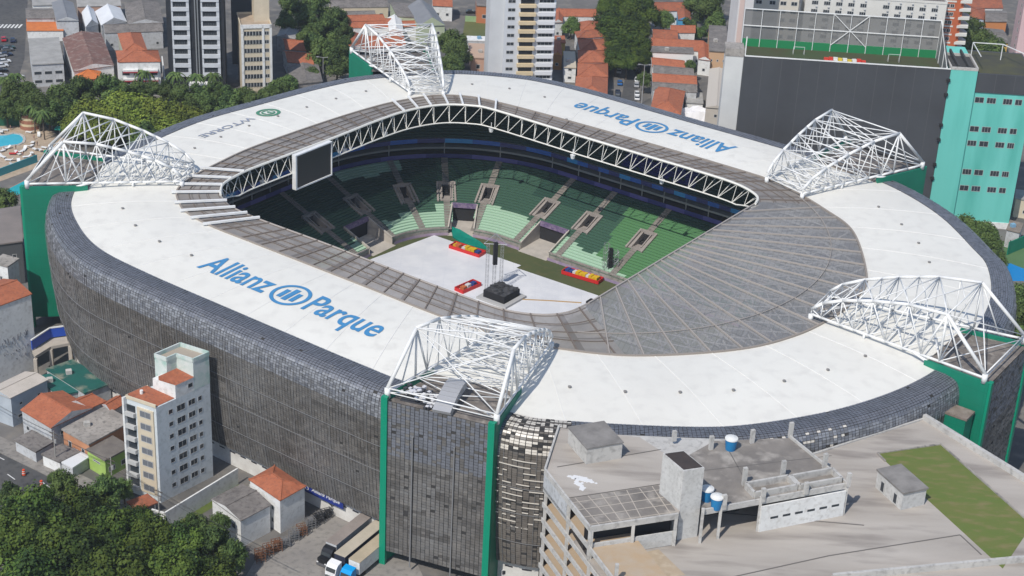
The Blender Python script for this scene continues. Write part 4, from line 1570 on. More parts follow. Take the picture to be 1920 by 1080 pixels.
# tall white building with graffiti at the left edge
wb = thing('building', P(40, 705), 'tall blank white building with black graffiti and terracotta roof at the left edge', 'building')
zW = 19.5
a, c = P2(58, 551, zW), P2(-70, 598, zW)
l = math.dist(a, c); dx, dy = (a[0] - c[0]) / l, (a[1] - c[1]) / l
pl = [c, a, (a[0] - dy * 11, a[1] + dx * 11), (c[0] - dy * 11, c[1] + dx * 11)]
b = MB(); b.prism(pl, 0, zW - .1); b.build('wall', M_wwhite, wb)
roof_mesh(pl, zW, 'gable', 1.6, .3, 0).build('roof', [M_terra, M_wwhite], wb)
gr = MB(); rr = random.Random(2)
nx, ny = dy, -dx
for row, (z, n, h) in enumerate(((8.6, 15, 2.3), (6.2, 9, .9), (4.4, 5, .8))):
    for k in range(n):
        s = 2.0 + k * (.85 if row == 0 else .8) + rr.uniform(-.1, .1)
        o = (a[0] - dx * s + nx * .03, a[1] - dy * s + ny * .03)
        zz = z - s * .02 + rr.uniform(-.3, .3)
        for q_ in range(3):
            p0 = (o[0] - dx * rr.uniform(-.35, .35), o[1] - dy * rr.uniform(-.35, .35), zz + rr.uniform(0, h))
            p1 = (o[0] - dx * rr.uniform(-.35, .35), o[1] - dy * rr.uniform(-.35, .35), zz + rr.uniform(0, h))
            gr.beam(p0, p1, .10, .10)
gr.build('graffiti', mat('graffiti_ink', (.12, .12, .14), .9), wb)
house('white turret like block with a stained top behind the blank white building', [(-14, 492), (14, 500), (34, 486)], 21, 'flat', 0, 0, M_wwhite, M_conc, 'building', 'building', wins=((0, 1, 1, .8, 3.0, 15),))
house('broad brown roofed hall beside the green tower wall', [(-90, 470), (41, 452), (37, 388)], 12.0, 'flat', 0, 0, mat('hall_dark', (.09, .095, .10), .7), mat('hall_roof', (.22, .19, .175), .85, c2=(.17, .15, .14), scale=.12), 'hall', 'hall')
house('pale roofed bluish house at the left edge before the teal roofs', [(-22, 730), (20, 745), (88, 712)], 7.6, 'gable', .8, 1, mat('bluish_render', (.42, .46, .50), .85, c2=(.36, .40, .44), scale=.4), mat('pale_roof', (.52, .47, .42), .85, c2=(.45, .41, .36), scale=.3), wins=((1, 2, 1, 1.0, .8, 4.6), (1, 2, 1, 2.2, .9, 1.6)))
M_teal = mat('teal_roof', (.012, .105, .085), .6, c2=(.02, .085, .075), scale=.25, c3=(.34, .32, .24), scale3=.22)
house('teal roofed shed with peeling patches near the facade', [(88, 693), (158, 737), (207, 719)], 5.5, 'flat', 0, 1, M_wgrey, M_teal, 'shed', 'shed')
house('narrow teal roofed shed beside the bluish house', [(66, 708), (110, 741), (146, 734)], 4.8, 'flat', 0, 1, M_wgrey, mat('teal_roof_plain', (.012, .11, .09), .6, c2=(.03, .14, .13), scale=.3), 'shed', 'shed')
# blue hoarding ring and ramp at the foot of the left tower
hb = thing('hoarding', P(97, 650), 'bright blue hoarding on a concrete ledge at the foot of the green tower wall', 'hoarding')
pts = [P2(x, y, 6.5) for x, y in ((60, 655), (95, 632), (124, 628), (131, 632))]
b = MB()
for p, q_ in zip(pts, pts[1:]):
    b.beam((*p, 7.6), (*q_, 7.6), .25, 2.4)
b.build('blue_board', mat('hoarding_blue', (.02, .075, .42), .5), hb)
b = MB()
for p, q_ in zip(pts, pts[1:]):
    b.beam((*p, 8.95), (*q_, 8.95), .4, .25)
b.build('top_rail', M_steel, hb)
b = MB()
lo_ = [P2(x, y, 5.8) for x, y in ((131, 645), (95, 652), (66, 670))]
b.prism(pts[:1] + pts[1:] + lo_, 5.4, 6.1, bottom=True)
for p in (lo_[1], lo_[2], lo_[0]):
    b.beam((*p, 0), (*p, 5.4), .8, .8)
b.build('ledge', mat('ledge_tan', (.46, .41, .35), .9, c2=(.38, .34, .29), scale=.5), hb)
# white boundary wall with lawn strip
bwp = [P2(*p) for p in ((286, 985), (310, 992), (446, 908))]
b = MB()
b.beam((*bwp[1], 2.0), (*bwp[2], 2.0), .35, 4.0); b.beam((*bwp[0], 2.0), (*bwp[1], 2.0), .35, 4.0)
tag(b.build('boundary_wall', M_wwhite, origin=(*bwp[1], 0)), 'long white boundary wall between apartment block and grass strip', 'wall')
sheet('lawn', px((316, 985), (332, 992), (462, 914), (447, 908)), .02, M_grass, 'narrow green grass strip along the white boundary wall')
# blue banner with white writing on the base wall of the stadium
b = MB()
A_, B2 = W(19.0, -85.3, 0), W(29.5, -85.3, 0)
b.prism([W(18.6, -85.3)[:2], W(30.2, -85.3)[:2], W(30.2, -85.0)[:2], W(18.6, -85.0)[:2]], 3.3, 5.5, 0, bottom=True)
vs, fs = text_mesh('Allianz Parque', 1.5, .02, .2)
vs = fit(vs, 21.6, 29.4, 3.9, 5.0)
roof_sign_mesh(b, vs, fs, lambda x, y: W(x, -85.36, y), 1)
vs, fs = text_mesh('arena', 1.5, .02, .2)
ring_v, ring_f = ring_outline(.35, .5, 16)
roof_sign_mesh(b, [(x + 20.3, y + 4.4, 0) for x, y, _ in ring_v], ring_f, lambda x, y: W(x, -85.36, y), 1)
b.build('banner', [mat('banner_blue', (.018, .035, .21), .5), mat('banner_white', (.7, .7, .7), .6)], stadium)

# ---- yard with three lorries, racks along the wall
sheet('yard', px((452, 1095), (478, 1052), (560, 1003), (655, 940), (700, 950), (760, 1010), (800, 1095)), .015, mat('yard_concrete', (.28, .26, .235), .9, c2=(.22, .205, .19), scale=.15, c3=(.17, .16, .15), scale3=.8), 'stained concrete yard with parked lorries')


def lorry(fx, fy, label, cabm, roofm, sidem, long_nose=False, ln=14.0):
    """articulated lorry; fx, fy: ground pixel under the front bumper"""
    g = P(fx, fy)
    dxy = Vector((.49, .872))       # towards the rear
    t = thing('articulated_lorry', (g.x, g.y, 0), label, 'lorry', 'lorries parked in the yard')
    rz = math.atan2(dxy.y, dxy.x)
    f = lambda s, d: (g.x + dxy.x * s - dxy.y * d, g.y + dxy.y * s + dxy.x * d)
    rect = lambda s0, s1, d0, d1: [f(s0, d0), f(s1, d0), f(s1, d1), f(s0, d1)]
    cab = MB()
    s0 = 1.3 if long_nose else 0
    if long_nose:
        cab.prism(rect(.0, 1.4, -1.05, 1.05), .55, 1.95)
    prof_ = [(s0, .55), (s0, 1.7), (s0 + .35, 2.65), (s0 + .9, 3.2), (s0 + 2.2, 3.45), (s0 + 2.2, .55)]
    for d, flip in ((-1.22, False), (1.22, True)):
        pts = [(*f(s, d), z) for s, z in prof_]
        cab.poly(pts if flip else pts[::-1])
    for (sa, za), (sb, zb) in zip(prof_, prof_[1:] + prof_[:1]):
        cab.quad((*f(sa, -1.22), za), (*f(sa, 1.22), za), (*f(sb, 1.22), zb), (*f(sb, -1.22), zb))
    c_ = cab.build('cab', cabm, t)
    gl = MB()
    gl.quad((*f(s0 + .02, -1.08), 1.78), (*f(s0 + .02, 1.08), 1.78), (*f(s0 + .33, 1.08), 2.58), (*f(s0 + .33, -1.08), 2.58))
    for v in range(4):
        x, y, z = gl.v[v]
        gl.v[v] = (x - dxy.x * .06, y - dxy.y * .06, z + .02)
    gl.build('windscreen', M_win, c_)
    b = MB(); b.prism(rect(-.12, .1, -1.2, 1.2), .35, .95); b.build('bumper', mat('lorry_grey', (.10, .10, .105), .6), t)
    b = MB(); b.prism(rect(2.2, 3.4, -.5, .5), .6, 1.1); b.prism(rect(1.2, ln + 3, -.45, .45), .75, 1.0); b.build('chassis', MATS['lorry_grey'], t)
    z1 = 4.0
    b = MB(); b.prism(rect(3.2, ln + 3.2, -1.28, 1.28), 1.1, z1 - .1, bottom=True); tr_ = b.build('trailer', sidem, t)
    b = MB(); b.prism(rect(3.15, ln + 3.25, -1.32, 1.32), z1 - .1, z1); b.build('trailer_roof', roofm, tr_)
    for s in (1.0 + s0 * .3, 3.9, 5.0, ln, ln + 1.3):
        for d in (-1.05, 1.05):
            b = MB()
            p = f(s, d - .17); q_ = f(s, d + .17)
            b.tube((*p, .52), (*q_, .52), .52, 12)
            b.build('wheel', mat('tyre', (.018, .018, .018), .8), t)
    for d in (-.95, .95):
        b = MB(); b.prism(rect(-.15, 0, d - .18, d + .18), 1.0, 1.2); b.build('headlight', mat('lamp_glass', (.7, .7, .7), .2), t)
    return t


M_tarp = mat('trailer_tan', (.44, .365, .26), .7, c2=(.37, .31, .22), scale=.3)
lorry(603, 1064, 'black long nosed lorry with a grey brown trailer roof', mat('cab_black', (.012, .013, .016), .3), mat('trailer_greybrown', (.28, .24, .215), .8, c2=(.22, .19, .17), scale=.3), M_wgrey, True)
lorry(619, 1087, 'white cab lorry with a pale tan trailer roof, middle of the three', mat('cab_white', (.72, .72, .72), .3), mat('trailer_sand', (.47, .415, .33), .7, c2=(.40, .355, .28), scale=.3), mat('trailer_navy', (.03, .035, .06), .5))
lorry(646, 1098, 'bright blue cab lorry with a tan roof and white trailer', mat('cab_blue', (.0, .27, .62), .3), M_tarp, M_wwhite)
rr = random.Random(8)
M_rk = [mat('rack_black', (.03, .03, .033), .6), mat('rack_rust', (.16, .07, .035), .8), mat('rack_grey', (.16, .16, .165), .6), mat('rack_yellow', (.62, .36, .02), .5)]
LOOK = ['rusty brown', 'rusty brown and grey', 'rust coloured', 'dark grey', 'brown and grey', 'reddish brown', 'dark grey', 'dull black', 'black', 'black', 'black yellow topped', 'black yellow topped']
k = 0
for (x, y) in ((488, 1052), (503, 1040), (519, 1032), (534, 1024), (551, 1012), (566, 1003), (582, 990), (597, 981), (612, 970), (626, 961), (640, 952), (632, 944)):
    g = P(x, y)
    b = MB()
    mi = 1 if k in (0, 1, 2, 5) else 2 if k in (3, 4, 6) else 0
    ang = .49 + rr.uniform(-.1, .1)
    h = rr.uniform(1.7, 2.7) + (.8 if k > 8 else 0)
    ca, sa = math.cos(ang), math.sin(ang)
    fr_ = lambda X, Y, Z: (g.x + X * ca - Y * sa, g.y + X * sa + Y * ca, Z)
    for X in (-.9, 0, .9):
        for Y in (-.75, .75):
            b.beam(fr_(X, Y, 0), fr_(X, Y, h), .1, .1, mi)
    for z in [h * q_ / 4 for q_ in range(1, 5)]:
        for Y in (-.75, 0, .75):
            b.beam(fr_(-1, Y, z), fr_(1, Y, z), .09, .09, mi)
        for X in (-.9, -.3, .3, .9):
            b.beam(fr_(X, -.8, z), fr_(X, .8, z), .08, .08, mi if rr.random() < .7 else 2)
        if rr.random() < .6:
            b.box(fr_(rr.uniform(-.4, .4), rr.uniform(-.2, .2), z - h / 4 + .05), (rr.uniform(.6, 1.3), rr.uniform(.5, 1), h / 5), ang, mi)
    if k >= 10:
        b.box(fr_(0, 0, h), (1.9, 1.5, .35), ang, 3)
    tag(b.build('metal_rack', M_rk, origin=g), f'{LOOK[k]} metal rack against the yard wall, ' + ['first beside the big trees', 'second from the big trees', 'third from the big trees', 'fourth from the big trees', 'fifth from the big trees', 'sixth from the big trees', 'seventh from the big trees', 'fifth from the stadium', 'fourth from the stadium', 'third from the stadium', 'nearest the stadium in front', 'nearest the stadium behind'][k], 'metal rack', 'racks stacked along the yard wall')
    k += 1
# ================================================================= CONCRETE PARKING HOUSE (lower right)
ZU, ZL = 39.0, 32.5
M_deck = mat('deck_concrete', (.43, .392, .35), .9, c2=(.33, .297, .262), scale=.09, c3=(.22, .195, .175), scale3=.16, lo=.3, hi=.7, stretch=(.35, 1.7, 1), rot=.55)
M_deckd = mat('dark_stained_deck', (.25, .225, .20), .9, c2=(.14, .128, .118), scale=.16, c3=(.36, .33, .295), scale3=.35, lo=.3, hi=.7)
M_gw = mat('garage_concrete', (.50, .485, .46), .9, c2=(.42, .41, .39), scale=.25, c3=(.31, .30, .285), scale3=1.1)
M_block = mat('block_wall', (.55, .545, .53), .9, c2=(.46, .455, .44), scale=.5, c3=(.39, .385, .37), scale3=1.8)
U = lambda x, y: P2(x, y, ZU)
Lw = lambda x, y: P2(x, y, ZL)
GA, GB, GC, GD = U(1048, 797), U(1022, 878), U(1107, 987), U(1272, 962)
GE, GF, GG = U(1318, 955), U(1590, 905), U(1480, 815)
pg = thing('parking_house', (GC[0], GC[1], 0), 'large bare concrete parking house with roof decks beside the stadium', 'parking house')
dGB = Vector((GC[0] - GB[0], GC[1] - GB[1]))
out_l = Vector((-dGB.y, dGB.x)).normalized() * -1
# upper deck slabs
b = MB(); b.prism([GA, GB, GC, GD, U(1300, 880), U(1200, 815)], ZU - 1.2, ZU - .9, 0); b.prism([GA, GB, GC, GD, U(1300, 880), U(1200, 815)], ZU - .9, ZU - .55, 0)
b.build('upper_deck', M_deck, pg)
q4 = lambda s, t: lerp(lerp(GB, GC, s), lerp(lerp(GB, GD, 0), GD, s), t)
b = MB()
pts = [U(1066, 930), U(1235, 905), U(1272, 960), U(1109, 984)]
b.prism(pts, ZU - .55, ZU - .53, 0)
b.build('stained_slab', M_deckd, pg)
b = MB()
rr = random.Random(6)
for k in range(7):
    t_ = (k + .5) / 7
    b.beam((*lerp(pts[0], pts[1], t_), ZU - .52), (*lerp(pts[3], pts[2], min(1, max(0, t_ + rr.uniform(-.06, .06)))), ZU - .52), .16, .012)
    if k < 4:
        t_ = (k + .6) / 4
        b.beam((*lerp(pts[0], pts[3], t_), ZU - .515), (*lerp(pts[1], pts[2], t_), ZU - .515), .16, .012)
for (x0, y0), (x1, y1) in (((1045, 871), (1240, 838)), ((1066, 929), (1240, 903)), ((1360, 828), (1420, 935)), ((1300, 880), (1560, 850))):
    b.beam((*U(x0, y0), ZU - .49), (*U(x1, y1), ZU - .49), .2, .012, 1)
b.build('slab_joint', [mat('pale_mortar', (.42, .375, .32), .9), mat('joint_dark', (.13, .12, .11))], pg)
b = MB()
pts = [U(1290, 850), U(1340, 822), U(1480, 817), U(1588, 903), U(1318, 953)]
b.prism(pts, ZU - 1.2, ZU - .5, 0)
b.build('upper_deck', M_deckd, pg)
# parapets and edge beams
b = MB()
for p, q in ((GA, GB), (GB, GC), (GC, GD), (GE, GF), (GF, GG)):
    b.beam((*p, ZU - .55), (*q, ZU - .55), .35, 1.1)
b.build('parapet', M_gw, pg)
# front storey between upper and lower deck
b = MB()
fd = Vector((GD[0] - GC[0], GD[1] - GC[1])).normalized()
fn_n = Vector((fd.y, -fd.x))
b.beam((GC[0] - fn_n.x * .2, GC[1] - fn_n.y * .2, ZL + 1.35), (GD[0] - fn_n.x * .2, GD[1] - fn_n.y * .2, ZL + 1.35), .3, 2.9)
b.build('block_wall', M_block, pg)
b = MB()
for s in (0.0, .49, .98):
    p = lerp(GC, GD, s)
    b.beam((*p, ZL), (*p, ZU - 1), .55, .55)
    b.build('column', M_gw, pg); b = MB()
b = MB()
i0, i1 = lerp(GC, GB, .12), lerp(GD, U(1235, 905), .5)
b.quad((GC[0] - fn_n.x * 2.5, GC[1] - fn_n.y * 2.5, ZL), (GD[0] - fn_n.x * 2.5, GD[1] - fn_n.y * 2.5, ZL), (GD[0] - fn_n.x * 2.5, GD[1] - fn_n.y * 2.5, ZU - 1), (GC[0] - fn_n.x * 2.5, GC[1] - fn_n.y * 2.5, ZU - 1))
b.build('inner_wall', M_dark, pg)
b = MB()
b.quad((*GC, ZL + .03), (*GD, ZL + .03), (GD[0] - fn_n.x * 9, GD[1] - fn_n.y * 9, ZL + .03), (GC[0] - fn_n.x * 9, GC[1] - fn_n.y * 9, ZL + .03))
b.build('inner_floor_shade', mat('shaded_floor', (.05, .045, .042), .9, c2=(.025, .024, .024), scale=.6), pg)  # dark sheet puts the shade inside the openings into the colour
# left side: storeys with sloping-looking bands, inner floors and columns
out = Vector((dGB.y, -dGB.x)).normalized()
if out.x > 0:
    out = -out
b = MB()
EXT = (GC[0] + dGB.x * 1.6, GC[1] + dGB.y * 1.6)
b.beam((*GB, ZU - 2.6), (*lerp(GB, GC, .52), ZU - 2.6), .3, 3.4)
b.build('grey_wall', M_wgrey, pg)
for k in range(1, 13):
    z = ZU - 1.0 - 3.25 * k
    b = MB()
    b.beam((*GB, z), (*EXT, z), .3, .95)
    b.build('floor_band', M_gw, pg)
    b = MB()
    i_ = (-out.x * 9, -out.y * 9)
    b.prism([GB, EXT, (EXT[0] + i_[0], EXT[1] + i_[1]), (GB[0] + i_[0], GB[1] + i_[1])], z - .5, z - .2)
    b.build('floor_slab', mat('floor_ochre', (.42, .34, .255), .9, c2=(.42, .31, .20), scale=.4), pg)
b = MB()
for s in (.02, .52, 1.0, 1.52):
    p = lerp(GB, GC, s)
    b.beam((p[0] - out.x * .3, p[1] - out.y * .3, 0), (p[0] - out.x * .3, p[1] - out.y * .3, ZU - 1), .6, .6)
    b.build('column', M_gw, pg); b = MB()
b = MB()
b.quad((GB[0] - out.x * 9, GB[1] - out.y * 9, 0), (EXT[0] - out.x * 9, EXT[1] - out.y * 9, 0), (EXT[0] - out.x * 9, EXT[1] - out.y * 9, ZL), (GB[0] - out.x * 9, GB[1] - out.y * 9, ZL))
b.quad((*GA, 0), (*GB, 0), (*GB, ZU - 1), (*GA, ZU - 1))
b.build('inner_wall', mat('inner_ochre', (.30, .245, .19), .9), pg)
# lower deck, running out of the picture, with its long parapet
LD = [Lw(1120, 1060), Lw(1330, 960), Lw(1525, 852), Lw(1732, 786), Lw(1925, 905), Lw(2100, 1010), Lw(1980, 1085), Lw(1560, 1160), Lw(1150, 1240)]
LD = [EXT, lerp(GB, GC, .7), Lw(1330, 960), Lw(1525, 852), Lw(1732, 786), Lw(1925, 905), Lw(2080, 1000), (EXT[0] + 75, EXT[1] + 12)]
b = MB(); b.prism(LD, ZL - .8, ZL, 0)
b.build('lower_deck', M_deck, pg)
b = MB(); b.prism(shrink(LD[3:7] + [Lw(1700, 1010), Lw(1330, 960)], 1.5), 0, ZL - .8, 0); b.prism(shrink([GA, U(1120, 885), U(1290, 885), U(1575, 860), GG], 1.5), 0, ZU - 1.25)
b.build('outer_wall', M_gw, pg)
b = MB()
b.beam((*Lw(1732, 786), ZL + .5), (*Lw(2080, 1000), ZL + .5), .9, 1.3)
b.beam((*Lw(1525, 852), ZL + .1), (*Lw(1732, 786), ZL + .1), .4, .35)
b.build('parapet', M_gw, pg)
b = MB()
a, c = Lw(1560, 1087), Lw(1930, 1052)
b.beam((*a, ZL + .5), (*c, ZL + .5), .6, 1.3)
b.build('parapet', M_gw, pg)
b = MB()
for (x0, y0), (x1, y1) in (((1555, 1042), (1360, 1085)), ((1555, 1042), (1800, 1003)), ((1800, 1003), (1840, 1040)), ((1340, 960), (1620, 985))):
    b.beam((*Lw(x0, y0), ZL + .02), (*Lw(x1, y1), ZL + .02), .25, .05)
b.build('deck_joint', mat('joint_dark', (.13, .12, .11), .9), pg)
sheet_b = MB(); sheet_b.poly([(*p, ZL + .012) for p in ccw([Lw(1130, 1052), Lw(1235, 1030), Lw(1285, 1078), Lw(1150, 1100)])])
sheet_b.build('ochre_patch', mat('ochre_deck', (.41, .325, .23), .9, c2=(.36, .29, .21), scale=.3, c3=(.48, .40, .30), scale3=.7), pg)
# lift tower
tb = [P2(*p) for p in ()]
za = 46.5
t0, t1, t2 = P2(1243, 850, za), P2(1282, 883, za), P2(1321, 877, za)
pl = para(t0, t1, t2)
b = MB(); b.prism(pl, ZL, za); b.build('lift_tower', M_block, pg)
b = MB(); b.prism(shrink(pl, .35), za, za + .06); b.build('lift_tower_roof', mat('brown_felt', (.055, .042, .038), .9, c2=(.04, .032, .03), scale=.5), pg)
# stair hut on the upper deck
z1 = ZU + 2.9
pl = para(P2(1064, 800, z1), P2(1100, 841, z1), P2(1170, 829, z1))
b = MB(); b.prism(shrink(pl, .25), ZU - .6, z1 - .2); hut = b.build('stair_hut', M_gw, pg)
b = MB(); b.prism(pl, z1 - .2, z1); b.build('stair_hut_roof', mat('hut_slab', (.25, .235, .22), .9, c2=(.17, .16, .15), scale=.35), hut)
# right wing front: beam carried by posts, dark garage, white slit wall
b = MB()
for s in (.0, .37, .72, 1.0):
    pass
for x, y in ((1318, 958), (1352, 950), (1427, 936), (1589, 906)):
    p = U(x, y)
    b.beam((*p, ZL), (*p, ZU + .5), .5, .5)
    b.build('column', M_gw, pg); b = MB()
b = MB()
p, q = U(1429, 938), U(1588, 908)
b.beam((*p, ZL + 2.6), (*q, ZL + 2.6), .3, 5.2)
wv_ = b.build('slit_wall', M_wwhite, pg)
d_ = Vector((q[0] - p[0], q[1] - p[1])).normalized()
n_ = Vector((d_.y, -d_.x))
for k in range(6):
    s0 = .12 + k * .145
    a, c = lerp(p, q, s0), lerp(p, q, s0 + .09)
    b = MB()
    b.prism([(a[0] + n_.x * .1, a[1] + n_.y * .1), (c[0] + n_.x * .1, c[1] + n_.y * .1), (c[0] + n_.x * .17, c[1] + n_.y * .17), (a[0] + n_.x * .17, a[1] + n_.y * .17)], ZL + 2.3, ZL + 2.75, bottom=True)
    b.build('slit_window', M_win, wv_)
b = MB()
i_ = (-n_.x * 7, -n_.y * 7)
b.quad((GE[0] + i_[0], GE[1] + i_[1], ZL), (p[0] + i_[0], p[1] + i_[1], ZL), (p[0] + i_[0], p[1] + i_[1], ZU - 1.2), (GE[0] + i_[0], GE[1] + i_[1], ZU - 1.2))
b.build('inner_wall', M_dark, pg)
b = MB()
for x, y, h in ((1333, 838, 3.1), (1410, 826, 3.1), (1482, 815, 3.4), (1395, 905, 3.9), (1467, 892, 3.9), (1546, 872, 3.2), (1590, 907, 3.0), (1264, 822, 2.4), (1357, 950, 3.2), (1430, 936, 3.0), (1511, 921, 2.6)):
    g = U(x, y)
    b = MB()
    b.box((*g, ZU - .5), (.75, .6, h - .3), .35)
    b.build('roof_post', M_gw, pg)
for x, y in ((1446, 913), (1530, 899)):
    c = U(x, y)
    ex, ey = Vector((GF[0] - GE[0], GF[1] - GE[1])).normalized(), None
    nn = Vector((-ex.y, ex.x))
    b = MB()
    f = lambda s, t: (c[0] + ex.x * s + nn.x * t, c[1] + ex.y * s + nn.y * t)
    for (s0, t0_), (s1, t1_) in (((-4.2, -1.6), (4.2, -1.6)), ((4.2, -1.6), (4.2, 1.6)), ((4.2, 1.6), (-4.2, 1.6)), ((-4.2, 1.6), (-4.2, -1.6))):
        b.beam((*f(s0, t0_), ZU + .1), (*f(s1, t1_), ZU + .1), .45, 1.3)
    b.build('skylight_kerb', M_gw, pg)
for x, y, r, lb in ((1370, 838, 1.35, 'blue water tank with white lid alone near the back edge of the upper roof deck'), (1325, 933, 1.3, 'blue water tank half hidden behind the lift tower of the parking house'), (1343, 948, 1.3, 'blue water tank with white lid in front of the half hidden one')):
    g = U(x, y)
    r *= .85
    t = thing('water_tank', (*g, ZU - .5), lb, 'water tank', 'water tanks on the parking house')
    b = MB(); b.tube((*g, ZU - .5), (*g, ZU + 1.7), r * .8, 18, 0, r); b.build('tank', mat('tank_blue', (.012, .19, .42), .5, c2=(.01, .15, .36), scale=.8), t)
    b = MB(); b.tube((*g, ZU + 1.7), (*g, ZU + 1.95), r * 1.08, 18, 0, r * 1.04); b.tube((*g, ZU + 1.95), (*g, ZU + 2.2), r * 1.0, 18, 0, r * .35); b.build('lid', mat('lid_white', (.68, .68, .66), .6), t)
b = MB()
g = U(1095, 907)
rr = random.Random(4)
for k in range(26):
    t = k / 25
    x, y = (1064 + 52 * t, 893 + 10 * t * t + 3 * t) if k % 3 else (1080 + 14 * t, 897 + 22 * t)
    c = P2(x, y, ZU - .5)
    w_ = .5 + .7 * math.sin(math.pi * t)
    for j in range(2):
        b.box((c[0] + rr.uniform(-.7, .7) * w_ * .5, c[1] + rr.uniform(-.6, .6) * w_ * .5, ZU - .54), (w_ * rr.uniform(.5, 1), w_ * rr.uniform(.4, .8), .03 + .004 * ((k * 2 + j) % 9)), rr.uniform(0, 3))
b.build('white_stain', mat('whitewash', (.66, .66, .66), .9), pg)
# roof lawn and its white hut
b = MB(); b.prism([Lw(*p) for p in ((1645, 851), (1764, 834), (1935, 985), (1880, 1066))], ZL, ZL + .05)
tag(b.build('roof_lawn', mat('dry_lawn', (.105, .150, .030), .95, c2=(.135, .150, .04), scale=.10, c3=(.19, .165, .07), scale3=.4, stretch=(.6, 1.6, 1)), origin=(*Lw(1780, 940), ZL)), 'patchy green lawn laid on the parking house deck', 'roof lawn')
b = MB()
for (x0, y0), (x1, y1) in (((1645, 851), (1764, 834)), ((1764, 834), (1935, 985)), ((1645, 851), (1660, 866))):
    b.beam((*Lw(x0, y0), ZL + .15), (*Lw(x1, y1), ZL + .15), .3, .3)
b.build('lawn_kerb', M_conc, pg)
zc = ZL + 3.6
house('small white block hut with a dark slab roof beside the roof lawn', None, zc, 'flat', 0, 0, M_block, mat('hut_slab', (.2, .2, .2)), 'hut', 'hut', poly=ccw(para(P2(1646, 882, zc), P2(1694, 925, zc), P2(1738, 915, zc))), z0=ZL, over=.3, wins=((0, 2, 1, 1.2, 2.2, ZL + .2),))
# green lower block with a brown ledge against the end tower, little white pier
gb = thing('green_annex', P(1790, 900), 'lower bright green annex with a brown coping against the tall green tower wall', 'annex')
za = 30.5
pl = [W(124.5, -8.6)[:2], W(130.5, -8.6)[:2], W(130.5, -12.6)[:2], W(119.2, -12.6)[:2], W(119.2, -8.6)[:2]]
b = MB(); b.prism(pl, 0, za); b.build('wall', M_green, gb)
b = MB(); b.prism(shrink(pl, -.25), za, za + .5, bottom=True); b.build('coping', mat('brown_coping', (.17, .135, .11), .9, c2=(.25, .21, .18), scale=.7), gb)
b = MB(); b.box(W(124.0, -9.2, za + .5), (.8, .8, 3.2), SA); b.build('white_pier', M_steel, gb)
# ================================================================= FAR TOWN
# ---- black mesh building with a roof pitch, white pier and turquoise wing (upper right)
HB = 48.0
mb_ = thing('mesh_clad_building', P2(1395, 105, HB) + (0,), 'huge building wrapped in dark mesh with a caged pitch on its roof', 'building')
a, c = P2(1395, 105, HB), P2(1783, 130, HB)
YB = a[1]
d_ = Vector((c[0] - a[0], c[1] - a[1])).normalized()
n_ = Vector((-d_.y, d_.x))                       # away from the camera
zp = 45.0
fb_ = P2(1405, 87, zp)
dep = (Vector(fb_) - Vector(a)).dot(n_)
F_ = lambda s, t: (a[0] + d_.x * s + n_.x * t, a[1] + d_.y * s + n_.y * t)
wid = math.dist(a, c)
M_mesh = stripes_mat('dark_mesh', (.064, .068, .076), (.085, .086, .09), 5.4, 0, .03, .8, c2=(.050, .052, .058), scale=.05)
b = MB(); b.prism([F_(0, 0), F_(wid, 0), F_(wid, .6), F_(0, .6)], 0, HB); b.build('mesh_screen', M_mesh, mb_)
b = MB(); b.prism([F_(0, .6), F_(wid, .6), F_(wid, dep + 3), F_(0, dep + 3)], 0, zp); b.build('wall', M_wgrey, mb_)
b = MB(); b.prism([F_(.6, .9), F_(wid - 1, .9), F_(wid - 1, dep), F_(.6, dep)], zp, zp + .05); b.build('roof_pitch', mat('roof_turf', (.05, .075, .03), .95, c2=(.06, .06, .03), scale=.1), mb_)
b = MB(); b.prism([F_(.5, dep), F_(wid - 1, dep), F_(wid - 1, dep + .2), F_(.5, dep + .2)], zp, zp + 2.4); b.build('green_board', mat('board_green', (.012, .20, .07), .6), mb_)
hf = 11.5
M_net = mat('cage_net', (.16, .16, .158), .9, alpha=.88)
b = MB()
b.quad((*F_(.5, dep + .25), zp + 2.4), (*F_(wid - 1, dep + .25), zp + 2.4), (*F_(wid - 1, dep + .25), zp + hf), (*F_(.5, dep + .25), zp + hf))
b.quad((*F_(wid - 1, .9), zp), (*F_(wid - 1, dep), zp), (*F_(wid - 1, dep), zp + hf), (*F_(wid - 1, .9), zp + hf * .5))
b.build('cage_net', M_net, mb_)
b = MB()
for k in range(12):
    s = .5 + (wid - 1.5) * k / 11
    b.beam((*F_(s, dep - .1), zp), (*F_(s, dep - .1), zp + hf), .16, .16)
for zz in (zp + hf, zp + hf * .56):
    b.beam((*F_(.5, dep - .1), zz), (*F_(wid - 1, dep - .1), zz), .25, .25)
s5, s6, s7 = (.5 + (wid - 1.5) * k / 11 for k in (5, 6, 7))
b.beam((*F_(s5, dep - .1), zp + hf), (*F_(s7, dep - .1), zp + 2), .2, .2); b.beam((*F_(s7, dep - .1), zp + hf), (*F_(s5, dep - .1), zp + 2), .2, .2)
for t in (1, dep * .4, dep * .75):
    b.beam((*F_(wid - 1, t), zp), (*F_(wid - 1, t), zp + 3 + (hf - 3) * t / dep), .3, .3)
b.beam((*F_(wid - 1, dep), zp + hf), (*F_(wid - 1, .5), zp + 3), .25, .25)
b.beam((*F_(.3, 0), HB + .1), (*F_(wid, 0), HB + .1), .3, .3)
b.beam((*F_(.3, .3), zp), (*F_(.3, .3), zp + hf * .75), .3, .3)
b.build('cage_frame', M_steel, mb_)
b = MB()
b.prism([F_(-5.2, 0), F_(-.05, 0), F_(-.05, 6), F_(-5.2, 6)], 0, HB - .3); b.build('white_pier', mat('pier_white', (.62, .62, .60), .8, c2=(.54, .54, .53), scale=.1), mb_)
b = MB()
